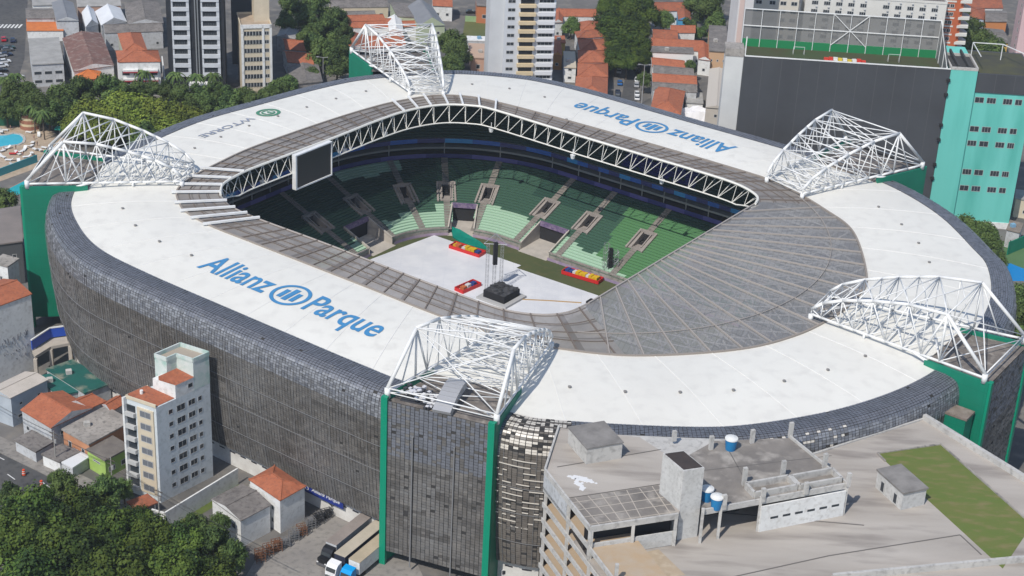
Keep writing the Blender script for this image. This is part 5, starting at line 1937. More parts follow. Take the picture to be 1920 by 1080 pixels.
b.prism([F_(-5.4, -.1), F_(0, -.1), F_(0, 6), F_(-5.4, 6)], HB - .3, HB + 2.0); b.build('pier_cap', M_conc, mb_)
rr = random.Random(9)
for k in range(9):
    g = F_(wid * .42 + k * 1.35, dep * .55)
    b = MB()
    m_ = ('red', 'red', 'white', 'yellow', 'white', 'yellow', 'white', 'red', 'red')[k]
    b.box((*g, zp + .05), (1.25, 1.0, rr.uniform(.5, 1.0)), rr.uniform(-.2, .2)); b.box((g[0], g[1] - .8, zp + .05), (1.1, .7, rr.uniform(.3, .5)), .1)
    tag(b.build('foam_block', mat('foam_' + m_, {'red': (.55, .05, .03), 'white': (.65, .65, .62), 'yellow': (.6, .45, .05)}[m_], .6), origin=(*g, zp)), f'{m_} foam block in the row of coloured blocks on the caged roof pitch', 'foam block', 'coloured blocks on the roof pitch')
for x, y in ((1497, 103), (1675, 117)):
    g = P2(x, y, zp)
    b = MB()
    for X in (-1.6, 1.6):
        b.beam((g[0] + X, g[1], zp), (g[0] + X, g[1], zp + 2.4), .09, .09)
    b.beam((g[0] - 1.6, g[1], zp + 2.4), (g[0] + 1.6, g[1], zp + 2.4), .09, .09)
    for X in (-1.6, 1.6):
        b.beam((g[0] + X, g[1], zp + 2.4), (g[0] + X, g[1] + 1.2, zp), .1, .1)
    tag(b.build('goal', M_steel, origin=(*g, zp)), 'white goal frame at the ' + ('end nearer the white pier' if x < 1600 else 'end nearer the turquoise wing') + ' of the caged roof pitch', 'goal', 'goals on the roof pitch')
tq = thing('turquoise_building', F_(wid + 2, 0) + (0,), 'tall turquoise rendered building with rows of dark windows beside the dark mesh building', 'building')
M_turq = mat('turquoise_render', (.125, .50, .43), .8, c2=(.16, .54, .475), scale=.05, c3=(.085, .41, .345), scale3=.16, stretch=(1, 1, .12))
S2, S3 = 7.6, 24.2
b = MB(); b.prism([F_(wid + .05, -.2), F_(wid + S2, -.2), F_(wid + S2, 22), F_(wid + .05, 22)], 0, HB); b.build('stair_wing', M_turq, tq)
b = MB(); b.prism([F_(wid + S2 + .02, .6), F_(wid + S3, .6), F_(wid + S3, 22), F_(wid + S2 + .02, 22)], 0, 41.6); wl_ = b.build('wall', M_turq, tq)
b = MB(); b.prism([F_(wid + S2 + .02, .3), F_(wid + S3 + .2, .3), F_(wid + S3 + .2, 22), F_(wid + S2 + .02, 22)], 41.6, 47.2); b.build('dark_mesh_band', M_mesh, tq)
b = MB(); b.prism([F_(wid + S2 + .3, 1), F_(wid + S3 - .3, 1), F_(wid + S3 - .3, 21), F_(wid + S2 + .3, 21)], 47.2, 47.25); b.build('roof_turf', mat('old_turf', (.075, .075, .035), .95, c2=(.05, .05, .04), scale=.2), tq)
b = MB()
for s0, t0, s1, t1 in ((S2 + .4, 14, S2 + 9, 14), (S2 + 9, 14, S3, 1), (S2 + .4, 14, S2 + .4, 1)):
    b.beam((*F_(wid + s0, t0), 52), (*F_(wid + s1, t1), 52), .2, .2)
for s0, t0 in ((S2 + .4, 14), (S2 + 9, 14), (S2 + 18, 7)):
    b.beam((*F_(wid + s0, t0), 47.2), (*F_(wid + s0, t0), 52), .2, .2)
b.build('roof_frame', M_steel, tq)
b = MB()
for s in (.1, S2 - .1):
    b.beam((*F_(wid + s, 0), HB + .4), (*F_(wid + s, 13), HB + .4), .5, .8)
b.beam((*F_(wid + .1, 0), HB + .4), (*F_(wid + S2, 0), HB + .4), .5, .8); b.beam((*F_(wid + .1, 13), HB + .4), (*F_(wid + S2, 13), HB + .4), .5, .8)
b.build('roof_parapet', M_lconc, tq)
b = MB()
for s in (2.2, 5.2):
    b.beam((*F_(wid + s, .5), HB + .8), (*F_(wid + s - .6, 13), HB + 1.6), .5, .9)
b.prism([F_(wid + .4, .4), F_(wid + S2 - .3, .4), F_(wid + S2 - .3, 12.6), F_(wid + .4, 12.6)], HB, HB + .1)
b.build('roof_plant', mat('plant_dark', (.05, .05, .05), .8), tq)
for z in (38.4, 29.6, 25.2, 16.3, 11.2):
    for s in (1.9, 5.3, 9.9, 13.3):
        for q_ in range(1):
            p, q = F_(wid + S2 + s - 1.3, .6), F_(wid + S2 + s + (1.3 if s < 13 else .7), .6)
            wall_win(tq, p, q, 0, 1, z, z + 1.75, [M_win, mat('window_sash', (.42, .42, .41), .7)], bars=2 if (int(z) + int(s)) % 3 else 1, frame=.1)
for z in (44.5, 40.2, 31, 26.5, 18.8, 14.5):
    b = MB(); p = F_(wid - .3, -.5); b.box((*p, z), (.9, .7, .8), 0); b.build('lamp_box', M_dark, tq)
b = MB(); b.prism([F_(wid + S2, .3), F_(wid + S3, .3), F_(wid + S3, .6), F_(wid + S2, .6)], 0, 1.9); b.build('plinth', M_wwhite, tq)


def grid_facade(t, p, q, z0, fh, nf, cols, ww, wh, mats_=None, name='window', bars=1, sill=.9, skip=None, inset=0):
    l = math.dist(p, q)
    for r in range(nf):
        for k, c in enumerate(cols):
            if skip and skip(r, k):
                continue
            wall_win(t, p, q, c - ww / 2 / l, c + ww / 2 / l, z0 + r * fh + sill, z0 + r * fh + sill + wh, mats_, name, bars=bars)


def slab_block(label, fl, fr, depth, h, wall, name='apartment_block', cat='apartment block', roofm=None, parapet=.8, group=None):
    """flat roofed block: ground pixels of its front corners, depth away from the camera, height"""
    p, q = P2(*fl), P2(*fr)
    l = math.dist(p, q)
    dx, dy = (q[0] - p[0]) / l, (q[1] - p[1]) / l
    f = lambda s, t: (p[0] + dx * s - dy * t, p[1] + dy * s + dx * t)
    t = thing(name, (*p, 0), label, cat, group)
    b = MB(); b.prism([f(0, 0), f(l, 0), f(l, depth), f(0, depth)], 0, h); b.build('wall', wall, t)
    b = MB()
    for s0, t0, s1, t1 in ((0, 0, l, 0), (l, 0, l, depth), (l, depth, 0, depth), (0, depth, 0, 0)):
        b.beam((*f(s0, t0), h + parapet / 2), (*f(s1, t1), h + parapet / 2), .3, parapet)
    b.build('parapet', wall, t)
    b = MB(); b.prism([f(.2, .2), f(l - .2, .2), f(l - .2, depth - .2), f(.2, depth - .2)], h, h + .06); b.build('roof', roofm or M_fibre, t)
    return t, f, l


# white slab with regular windows behind the mesh building
M_ivory = mat('ivory_render', (.68, .665, .62), .85, c2=(.61, .595, .55), scale=.1)
t, f, l = slab_block('long ivory apartment slab with regular window rows behind the dark mesh building', (1490, 165), (1748, 182), 14, 34, M_ivory)
cols = [(.07 + .086 * k) for k in range(5)] + [(.575 + .086 * k) for k in range(5)]
grid_facade(t, f(0, 0), f(l, 0), 3, 3.0, 10, cols, 2.3, 1.5, bars=2)
b = MB()
for r in range(4, 11):
    for c in cols:
        g = f(l * c + .6, -.2)
        b.box((*g, 3 + r * 3.0 + .1), (.6, .4, .4), 0)
b.build('air_conditioner', M_wgrey, t)
t, f, l = slab_block('ivory apartment block with arched windows left of the long ivory slab', (1395, 165), (1478, 170), 14, 36, mat('ivory_warm', (.66, .61, .52), .85, c2=(.6, .55, .47), scale=.1))
grid_facade(t, f(0, 0), f(l, 0), 3, 3.0, 11, (.12, .42, .66, .90), 2.2, 1.5, bars=1)
t, f, l = slab_block('tall white tower with a pale pink strip beside the white pier', (1364, 200), (1392, 201), 16, 60, mat('white_tower', (.64, .63, .62), .85, c2=(.58, .56, .55), scale=.08))
b = MB(); b.prism([f(.5, -.15), f(2.1, -.15), f(2.1, 0), f(.5, 0)], 0, 58); b.build('pink_strip', mat('pale_pink', (.60, .46, .41), .85), t)
t, f, l = slab_block('orange and white apartment block with curved white balconies at the upper right', (1745, 170), (1780, 172), 16, 40, mat('orange_render', (.50, .13, .05), .85, c2=(.43, .11, .045), scale=.1))
for r in range(12):
    b = MB(); b.prism([f(l - 1.5, -1.2), f(l + 2.6, -.8), f(l + 3.2, 2), f(l + 2.6, 5), f(l - .2, 5.5), f(l - .2, -.05)], 3 + r * 3.0, 3.95 + r * 3.0, bottom=True); b.build('balcony', M_ivory, t)
    b = MB(); b.prism([f(0, -.1), f(l * .62, -.1), f(l * .62, 0), f(0, 0)], 2.9 + r * 3.0, 3.5 + r * 3.0, bottom=True); b.build('white_band', M_ivory, t)
grid_facade(t, f(0, 0), f(l, 0), 3, 3.0, 12, (.18, .42), 1.5, 1.4, bars=1)
t, f, l = slab_block('pale pink apartment tower at the right edge of the picture', (1893, 160), (1960, 166), 14, 44, mat('pale_pink_render', (.60, .43, .43), .85, c2=(.54, .38, .39), scale=.1))
grid_facade(t, f(0, 0), f(l, 0), 3, 3.0, 13, (.30, .62), 1.8, 1.3, bars=1)
grid_facade(t, f(0, 10), f(0, 0), 3, 3.0, 13, (.55,), 2.2, 1.5, bars=1)
# white apartment tower with cream balconies in the middle
t, f, l = slab_block('white apartment tower with cream balconies in the middle of the far town', (941, 166), (1034, 166), 13, 44, mat('cool_white_render', (.60, .62, .65), .85, c2=(.54, .56, .59), scale=.15))
nfl = 14
for r in range(nfl):
    z = 2.2 + r * 3.02
    b = MB(); b.prism([f(l * .27, -1.3), f(l * .60, -1.3), f(l * .60, -.02), f(l * .27, -.02)], z, z + 1.15, bottom=True); b.build('cream_balcony', mat('balcony_cream', (.64, .52, .34), .8, c2=(.58, .47, .30), scale=.4), t)
    b = MB(); b.prism([f(l * .30, -.05), f(l * .57, -.05), f(l * .57, .0), f(l * .30, .0)], z + 1.15, z + 2.75, bottom=True); b.build('balcony_opening', M_win, t)
    b = MB(); b.prism([f(l * .64, -.9), f(l * .98, -.9), f(l * .98, -.02), f(l * .64, -.02)], z, z + 1.3, bottom=True); b.build('white_balcony', mat('white_panel', (.66, .67, .69), .8), t)
    wall_win(t, f(0, 0), f(l, 0), .66, .96, z + 1.45, z + 2.7, bars=3)
    wall_win(t, f(0, 0), f(l, 0), .05, .20, z + 1.3, z + 2.6, bars=1)
b = MB(); b.prism([f(-5.0, 1.5), f(-.02, 1.5), f(-.02, 13), f(-5.0, 13)], 0, 43); b.build('blank_wing', mat('blank_white', (.58, .59, .60), .85, c2=(.52, .53, .54), scale=.1), t)
# black and white tower at the left
M_blk = mat('tower_black', (.022, .024, .030), .5, c2=(.030, .033, .04), scale=.3)
t, f, l = slab_block('black tower with two columns of white window bays at the upper left', (318, 172), (424, 172), 18, 46, M_blk, 'office_tower', 'tower')
M_bay = mat('bay_white', (.58, .60, .63), .7, c2=(.5, .52, .55), scale=.4)
for c0, c1 in ((.09, .40), (.60, .92)):
    for r in range(13):
        z = 5.6 + r * 3.25
        b = MB()
        b.prism([f(l * c0, -.8), f(l * c1, -.8), f(l * c1, -.02), f(l * c0, -.02)], z, z + 1.3, bottom=True)
        b.prism([f(l * c0, -.6), f(l * (c0 + .03), -.6), f(l * (c0 + .03), -.02), f(l * c0, -.02)], z + 1.3, z + 3.25)
        b.prism([f(l * (c1 - .05), -.6), f(l * c1, -.6), f(l * c1, -.02), f(l * (c1 - .05), -.02)], z + 1.3, z + 3.25)
        b.build('white_bay', M_bay, t)
        wall_win(t, f(0, -.15), f(l, -.15), c0 + .04, c1 - .06, z + 1.45, z + 2.6, [M_win, mat('dark_sash', (.10, .105, .11), .5)], bars=4)
b = MB()
for c in (.50, .545):
    b.beam((*f(l * c, -.3), 0), (*f(l * c, -.3), 46), .3, .4)
b.build('mullion', mat('mullion_grey', (.20, .21, .22), .5), t)
b = MB(); b.prism([f(l * .35, -6), f(l * .78, -6), f(l * .78, -1.5), f(l * .35, -1.5)], 3.6, 4.2, bottom=True)
for s, tt in ((.37, -5.7), (.76, -5.7), (.37, -2), (.76, -2)):
    b.beam((*f(l * s, tt), 0), (*f(l * s, tt), 3.6), .4, .4)
b.build('entrance_canopy', M_wwhite, t)
b = MB()
b.beam((*f(-.6, -9), 2.6), (*f(-3.5, 22), 2.6), .4, 5.2); b.build('side_wall', M_wwhite, t)
# beige block beside it
t, f, l = slab_block('beige seven storey block with white frame right of the black tower', (455, 178), (511, 176), 15, 23.5, M_cream, roofm=mat('tan_roof', (.42, .33, .24), .9, c2=(.34, .27, .2), scale=.3))
for r in range(7):
    z = 1.6 + r * 3.0
    b = MB(); b.prism([f(l * .08, -.1), f(l * .68, -.1), f(l * .68, 0), f(l * .08, 0)], z + 1.2, z + 2.6, bottom=True); b.build('window_band', M_win, t)
    b = MB()
    for k in range(7):
        b.beam((*f(l * (.08 + .6 * k / 6), -.2), z + 1.2), (*f(l * (.08 + .6 * k / 6), -.2), z + 2.6), .15, .15)
    b.build('window_frame', M_wfr, t)
    wall_win(t, f(0, 0), f(l, 0), .76, .92, z + 1.2, z + 2.6, bars=1)
b = MB()
for s in (0.02, .71, .96):
    b.prism([f(l * s - .25, -.3), f(l * s + .5, -.3), f(l * s + .5, 0), f(l * s - .25, 0)], 0, 24.4, bottom=True)
b.prism([f(-.25, -.3), f(l + .1, -.3), f(l + .1, 0), f(-.25, 0)], 23.3, 24.6, bottom=True)
b.build('white_frame', M_wwhite, t)
b = MB(); b.prism([f(l * .5, 6), f(l, 6), f(l, 15), f(l * .5, 15)], 23.5, 38); b.build('rear_tower', M_cream, t)
slab_block('dark grey tower behind the beige seven storey block', (436, 120), (486, 120), 14, 44, mat('dark_grey_tower', (.06, .065, .07), .7, c2=(.05, .053, .058), scale=.2), 'office_tower', 'tower')
# ---- smaller buildings, front to back; corners are eaves pixels
HOUSES = [
    # left
    ('white and grey industrial hall with a pale flat roof at the upper left', [(60, 121), (119, 118), (110, 71)], 8.0, 'flat', 0, 0, M_wgrey, M_fibre2, 'hall', 'hall', ((0, 3, 2, 2.6, 1.3, 1.2),)),
    ('long rusty brown corrugated warehouse left of the orange roofed flats', [(138, 133), (213, 122), (189, 62)], 7.0, 'gable', 1.6, 1, M_wwhite, mat('rusty_sheet', (.20, .105, .085), .8, c2=(.15, .085, .07), scale=.2, c3=(.28, .21, .185), scale3=.6), 'warehouse', 'warehouse', ()),
    ('small pink house with an orange roof at the foot of the rusty warehouse', [(144, 150), (191, 146), (186, 126)], 5.5, 'hip', 1.5, 0, M_pinkw, mat('bright_terracotta', (.56, .17, .045), .85, c2=(.47, .14, .04), scale=.5), 'house', 'house', ((0, 3, 1, .9, .7, 3.6),)),
    ('white flats with red balconies under an orange hipped roof', [(222, 116), (300, 115), (295, 95)], 12.0, 'hip', 2.0, 0, M_wwhite, M_terra, 'apartment_block', 'apartment block', ((0, 3, 3, 2.6, 1.6, 1.2),)),
    ('orange roofed rear wing with a skylight behind the white flats', [(232, 97), (276, 95), (264, 62)], 10.0, 'hip', 1.6, 1, mat('greenish_render', (.42, .42, .33), .85, c2=(.36, .36, .28), scale=.3), M_terra, 'house', 'house', ()),
    ('long low building with an orange roof by the crosswalk', [(51, 57), (118, 57), (116, 36)], 4.0, 'gable', .8, 0, M_wwhite, mat('bright_terracotta', (.5, .1, .03)), 'house', 'house', ()),
    ('white vaulted hall, left of the pair behind the rusty warehouse', [(161, 50), (184, 44), (176, 18)], 6.0, 'gable', 2.2, 1, M_wgrey, mat('white_sheet', (.68, .69, .70), .5, c2=(.6, .61, .63), scale=.2), 'hall', 'hall', ()),
    ('white vaulted hall, right of the pair behind the rusty warehouse', [(190, 47), (237, 40), (225, 15)], 6.0, 'gable', 2.2, 1, M_wgrey, mat('white_sheet', (.6, .6, .6)), 'hall', 'hall', ()),
    ('wide grey fibre roofed warehouse left of the black tower', [(240, 44), (306, 42), (298, 6)], 7.0, 'gable', 1.5, 1, M_wgrey, M_fibre, 'warehouse', 'warehouse', ()),
    ('grey fibre roofed warehouse in front of the wide grey one', [(198, 62), (305, 58), (300, 42)], 6.5, 'gable', 1.4, 0, M_wgrey, M_fibre, 'warehouse', 'warehouse', ()),
    ('small grey fibre roofed warehouse behind the crosswalk house', [(50, 34), (102, 34), (100, 16)], 6.0, 'gable', 1.2, 0, M_wgrey, M_fibre, 'warehouse', 'warehouse', ()),
    ('bluish grey sheet roofed warehouse left of the vaulted halls', [(106, 38), (147, 38), (137, 5)], 7.5, 'gable', 1.4, 1, M_wgrey, mat('blue_grey_sheet', (.22, .225, .24), .6, c2=(.18, .185, .20), scale=.2), 'warehouse', 'warehouse', ()),
    ('white walled shop with a green awning edge at the top left', [(62, 10), (112, 9), (108, -12)], 6, 'flat', 0, 0, M_wwhite, M_fibre2, 'shop', 'shop', ()),
    ('low pale roofed row along the top between warehouses and tower', [(146, 12), (226, 10), (222, -8)], 6.5, 'gable', 1.0, 0, mat('salmon_render', (.50, .32, .24), .85), M_fibre2, 'house', 'house', ()),
    # between the towers and the far truss
    ('grey sheet roofed house right of the beige block', [(520, 68), (553, 72), (560, 56)], 5.5, 'gable', 1.2, 1, M_wgrey, M_fibre2, 'house', 'house', ()),
    ('terracotta roofed house in the shadow of the beige block, farther one', [(536, 92), (574, 95), (566, 75)], 5.5, 'gable', 1.6, 0, M_wgrey, M_terra, 'house', 'house', ()),
    ('terracotta roofed house in the shadow of the beige block, nearer one', [(540, 116), (588, 120), (578, 99)], 5.5, 'gable', 1.6, 0, M_wgrey, M_terra, 'house', 'house', ()),
    ('grey broken roofed shed behind the left roof edge', [(546, 158), (604, 152), (596, 120)], 5, 'gable', 1.0, 1, M_conc, M_fibre, 'shed', 'shed', ()),
    ('white house with a broad terracotta roof behind the far truss', [(640, 52), (736, 51), (728, 36)], 6.0, 'gable', 1.8, 0, M_wwhite, M_terra, 'house', 'house', ((0, 5, 1, 1.3, 1.2, 2.8),)),
    ('upper terracotta roof behind the broad roofed white house', [(650, 40), (722, 38), (712, 28)], 7.5, 'gable', 1.2, 0, M_wwhite, M_terra, 'house', 'house', ()),
    ('old terracotta roof seen through the far truss, left part', [(650, 98), (690, 94), (684, 66)], 5.5, 'gable', 1.6, 1, M_wwhite, M_terra2, 'house', 'house', ()),
    ('terracotta roof seen through the far truss, right part', [(694, 90), (760, 86), (752, 64)], 5.5, 'gable', 1.6, 0, M_wwhite, M_terra, 'house', 'house', ()),
    ('long grey roofed house at the top, right of the dark trees', [(625, 32), (704, 30), (698, 20)], 5.5, 'gable', 1.0, 0, M_wgrey, M_fibre, 'house', 'house', ()),
    ('cream walled grey roofed house at the top edge', [(622, 14), (728, 13), (722, -2)], 6.0, 'gable', 1.2, 0, M_cream, M_fibre, 'house', 'house', ((0, 4, 1, 1.4, 1.0, 2.6),)),
    ('white gabled house right of the broad terracotta roof', [(730, 58), (756, 58), (752, 34)], 7.0, 'gable', 1.4, 1, M_wwhite, M_wwhite, 'house', 'house', ()),
    ('small terracotta roofed house right of the white gable', [(756, 50), (782, 49), (778, 40)], 6.0, 'gable', 1.2, 0, M_wwhite, M_terra, 'house', 'house', ()),
    ('church like hall with a bluish grey roof and pale green gable', [(786, 48), (834, 47), (810, 12)], 8.0, 'gable', 3.2, 1, mat('pale_green_render', (.42, .47, .33), .85, c2=(.37, .42, .29), scale=.4), mat('blue_grey_sheet', (.2, .2, .2)), 'hall', 'hall', ()),
    ('grey flat roofed building left of the church like hall', [(745, 30), (786, 33), (772, 8)], 8.0, 'flat', 0, 0, MATS['pale_green_render'], M_fibre, 'building', 'building', ()),
    ('salmon house with a terrace between dark tree and white tower', [(884, 108), (936, 110), (930, 84)], 5.5, 'flat', 0, 0, MATS['salmon_render'], mat('salmon_slab', (.46, .33, .25), .9), 'house', 'house', ((0, 2, 1, 1.4, 1.6, 1.5),)),
    ('white canopy roofed garage at the foot of the white tower', [(878, 76), (938, 78), (936, 70)], 4.5, 'flat', 0, 0, M_wgrey, M_wwhite, 'garage', 'garage', ()),
    ('small brick red shed at the foot of the white tower', [(914, 140), (938, 141), (936, 112)], 4.5, 'gable', .8, 1, mat('brick_red', (.33, .09, .06), .85), M_terra2, 'shed', 'shed', ()),
    ('white walled house with terracotta roof on the street across the grass lot', [(812, 10), (848, 12), (846, -4)], 6, 'gable', 1.4, 0, M_wwhite, M_terra, 'house', 'house', ((0, 2, 1, 1.2, 1.2, 2),)),
    ('brick coloured small house left of the white tower top', [(894, 10), (924, 12), (922, -8)], 7.0, 'flat', 0, 0, mat('brick_orange', (.44, .16, .07), .85), M_fibre, 'house', 'house', ((0, 1, 1, 1.8, 1.5, 2),)),
    # terracotta row right of the white tower
    ('terracotta roof across the top, with a white courtyard house', [(1040, 30), (1120, 31), (1118, 18)], 6.5, 'gable', 1.5, 0, M_wwhite, M_terra, 'house', 'house', ()),
    ('terracotta roofed side wing running towards the white tower', [(1038, 42), (1055, 41), (1056, 20)], 6.5, 'gable', 1.2, 1, M_wwhite, M_terra, 'house', 'house', ()),
    ('first house of the terracotta row, farthest from the stadium', [(1090, 58), (1124, 56), (1120, 40)], 6.0, 'hip', 1.6, 1, M_wwhite, M_terra, 'row_house', 'house', ()),
    ('second house of the terracotta row, with a grey lower roof', [(1084, 72), (1134, 68), (1128, 56)], 6.0, 'hip', 1.6, 0, M_wwhite, M_terra2, 'row_house', 'house', ()),
    ('third house of the terracotta row, counted from the far end', [(1088, 95), (1140, 93), (1135, 72)], 6.0, 'hip', 1.8, 0, M_wwhite, M_terra, 'row_house', 'house', ()),
    ('fourth house of the terracotta row, with a big hipped front', [(1085, 117), (1141, 116), (1139, 94)], 6.0, 'hip', 2.0, 0, M_wwhite, M_terra, 'row_house', 'house', ()),
    ('fifth house of the terracotta row, next to nearest the stadium', [(1083, 143), (1139, 143), (1139, 119)], 6.0, 'hip', 2.0, 0, M_wwhite, M_terra, 'row_house', 'house', ()),
    ('last house of the terracotta row, cut off by the stadium roof', [(1078, 180), (1138, 182), (1139, 146)], 6.0, 'hip', 2.2, 1, M_wwhite, M_terra, 'row_house', 'house', ()),
    ('orange walled house with terracotta roof beside the white tower', [(1036, 103), (1054, 104), (1052, 82)], 5.5, 'gable', 1.4, 1, mat('orange_wall', (.48, .22, .07), .85), M_terra, 'house', 'house', ()),
    ('small yellow house between the white tower and the terracotta row', [(1042, 80), (1060, 80), (1058, 68)], 5.0, 'flat', 0, 0, mat('yellow_wall', (.55, .36, .10), .85), M_terra, 'house', 'house', ()),
    ('white stepped houses between white tower and terracotta row', [(1058, 126), (1080, 127), (1078, 98)], 5.5, 'flat', 0, 0, M_wwhite, mat('cream_slab', (.5, .44, .34), .9), 'house', 'house', ((0, 1, 2, 1.4, 1.0, 1.2),)),
    # right of the street
    ('terracotta roof with a white gable at the head of the right hand row', [(1258, 61), (1303, 61), (1302, 48)], 6, 'gable', 1.4, 0, M_wwhite, M_terra, 'row_house', 'house', ()),
    ('far terracotta roof with a white gable at the top of the right hand row', [(1224, 20), (1284, 20), (1282, 4)], 6, 'gable', 1.6, 0, M_wwhite, M_terra2, 'row_house', 'house', ((0, 2, 1, 1.2, 1.2, 2),)),
    ('low terracotta and white gabled house of the right hand row, fourth from the stadium', [(1225, 70), (1270, 72), (1268, 57)], 6, 'gable', 1.5, 0, M_wwhite, M_terra2, 'row_house', 'house', ()),
    ('terracotta roofed house behind the big white walled house', [(1222, 90), (1318, 96), (1316, 76)], 6, 'gable', 1.8, 0, M_wwhite, M_terra, 'row_house', 'house', ()),
    ('big blank white walled house with a grey roof in the right hand row', [(1224, 98), (1300, 101), (1298, 90)], 8, 'flat', 0, 0, mat('bright_white', (.72, .72, .71), .8), M_fibre, 'row_house', 'house', ()),
    ('terracotta roof directly before the big blank white walled house', [(1224, 124), (1284, 130), (1280, 113)], 6, 'gable', 1.4, 0, M_wwhite, M_terra, 'row_house', 'house', ()),
    ('grey gabled roof between two terracotta ones in the right hand row', [(1226, 140), (1300, 147), (1298, 128)], 6, 'gable', 1.4, 0, M_wwhite, M_fibre, 'row_house', 'house', ()),
    ('terracotta roof with white gable, second nearest to the stadium on the right', [(1225, 155), (1306, 160), (1302, 142)], 6, 'gable', 1.6, 0, M_wwhite, M_terra, 'row_house', 'house', ()),
    ('dark grey gabled roof behind the nearest terracotta house on the right', [(1225, 168), (1306, 173), (1304, 158)], 6, 'gable', 1.2, 0, M_wgrey, M_fibre, 'row_house', 'house', ()),
    ('nearest broad terracotta roofed house on the right, before the stadium roof', [(1220, 205), (1276, 214), (1284, 172)], 6, 'hip', 2.2, 1, M_wwhite, M_terra, 'row_house', 'house', ()),
    ('white lean-to yard roof beside the nearest terracotta house', [(1286, 192), (1318, 194), (1316, 175)], 3.5, 'flat', 0, 0, M_wwhite, M_fibre2, 'shed', 'shed', ()),
    ('tall windowless beige hall left of the white pier', [(1324, 200), (1362, 203), (1366, 132)], 11, 'gable', .8, 1, mat('beige_sheet', (.50, .455, .40), .8, c2=(.45, .41, .36), scale=.2), mat('beige_roof', (.46, .42, .37), .8), 'hall', 'hall', ()),
    ('stained concrete house with an orange front left of the white tower', [(1330, 95), (1364, 97), (1362, 50)], 9, 'flat', 0, 0, mat('peach_render', (.55, .36, .22), .85), M_fibre, 'building', 'building', ((0, 3, 1, .7, .9, 5),)),
    ('white house with terracotta roof between grey hall and row', [(1310, 110), (1332, 113), (1330, 85)], 6, 'gable', 1.2, 1, M_wwhite, M_terra, 'house', 'house', ()),
    ('bright blue house among trees at the top', [(1272, 36), (1296, 38), (1293, 18)], 6, 'gable', 1.2, 1, mat('bright_blue_render', (.06, .29, .52), .8), M_terra2, 'house', 'house', ((0, 1, 1, 1.2, 1.2, 2),)),
    ('low brown roofed house at the top right, behind the orange block', [(1812, 14), (1880, 15), (1872, -4)], 6, 'gable', 1.3, 0, M_wwhite, M_terra2, 'house', 'house', ()),
    ('blue grey walled house with a brown roof at the upper right', [(1814, 30), (1845, 36), (1846, 16)], 7, 'hip', 1.2, 0, mat('pale_blue_wall', (.40, .45, .55), .85), M_terra2, 'house', 'house', ((0, 2, 1, 1.2, 1.2, 2.5),)),
    ('orange and green walled house with a grey roof at the upper right', [(1848, 40), (1888, 40), (1886, 20)], 7, 'gable', 1.1, 0, mat('orange_wall2', (.55, .22, .08), .85), M_fibre, 'house', 'house', ()),
    ('yellow walled house with a grey roof by the pink tower', [(1852, 76), (1890, 80), (1880, 56)], 7, 'gable', 1.1, 0, mat('yellow_wall', (.5, .3, .1)), M_fibre, 'house', 'house', ()),
    ('white block with a brown coping right of the turquoise building', [(1888, 430), (1912, 436), (1918, 420)], 5.5, 'flat', 0, 0, M_wgrey, mat('brown_coping', (.2, .15, .1)), 'building', 'building', ()),
    ('pale cream house at the right edge beyond the turquoise building', [(1905, 372), (1945, 378), (1945, 362)], 6, 'flat', 0, 0, M_cream, M_fibre2, 'house', 'house', ()),
]
for hs in HOUSES:
    t, pl = house(hs[0], hs[1], hs[2], hs[3], hs[4], hs[5], hs[6], hs[7], hs[9], hs[8], hs[10])
    if hs[0].startswith('white flats'):
        k_ = min(range(4), key=lambda i: (pl[i][1] + pl[(i + 1) % 4][1]))
        p_, q_ = pl[k_], pl[(k_ + 1) % 4]
        l_ = math.dist(p_, q_)
        nx, ny = (q_[1] - p_[1]) / l_, -(q_[0] - p_[0]) / l_
        for r in range(3):
            for s0, s1 in ((.10, .46), (.58, .94)):
                a_, c_ = lerp(p_, q_, s0), lerp(p_, q_, s1)
                b = MB(); b.prism([a_, c_, (c_[0] + nx * 1.3, c_[1] + ny * 1.3), (a_[0] + nx * 1.3, a_[1] + ny * 1.3)], 2.4 + r * 3.1, 3.3 + r * 3.1, 1, bottom=True)
                b.prism([(a_[0] + nx * 1.25, a_[1] + ny * 1.25), (c_[0] + nx * 1.25, c_[1] + ny * 1.25), (c_[0] + nx * 1.38, c_[1] + ny * 1.38), (a_[0] + nx * 1.38, a_[1] + ny * 1.38)], 2.3 + r * 3.1, 2.75 + r * 3.1, 0)
                b.build('balcony', [mat('balcony_red', (.33, .04, .05), .7), M_wwhite], t)
# fillers beyond the top edge so that the town goes on
# ---- streets, lots and courts
sheet('street', px((1160, 215), (1192, 222), (1200, 100), (1203, -30), (1188, -30), (1180, 100)), .012, M_asph, 'narrow asphalt street between terracotta rows')
sheet('avenue', px((-30, 215), (30, 160), (46, 110), (52, 0), (60, -40), (-90, -40), (-90, 200)), .012, M_asph, 'wide asphalt avenue with a crosswalk and parked cars')
sheet('cross_street', px((830, 18), (945, 30), (945, 38), (840, 26)), .014, M_asph, 'short asphalt street behind the grass lot')
sheet('forecourt', px((318, 190), (450, 190), (450, 160), (318, 160)), .012, mat('forecourt_dark', (.07, .07, .075), .9, c2=(.10, .10, .10), scale=.2))
sheet('grass_lot', px((866, 74), (940, 76), (940, 40), (872, 40)), .012, mat('dry_grass', (.13, .13, .045), .95, c2=(.09, .11, .035), scale=.1), 'dry grass lot before the white tower')
b = MB()
for k in range(9):
    g = P(-18 + k * 7, 49, .02)
    b.box((g.x, g.y, .02), (.7, 4.5, .005), 0)
struct(b.build('crosswalk', MATS['marking_white']))
b = MB()
p, q = P2(856, 24), P2(906, 27)
p2_, q2_ = P2(872, 40), P2(938, 44)
b.beam((*p2_, 1.1), (*q2_, 1.1), .3, 2.2)
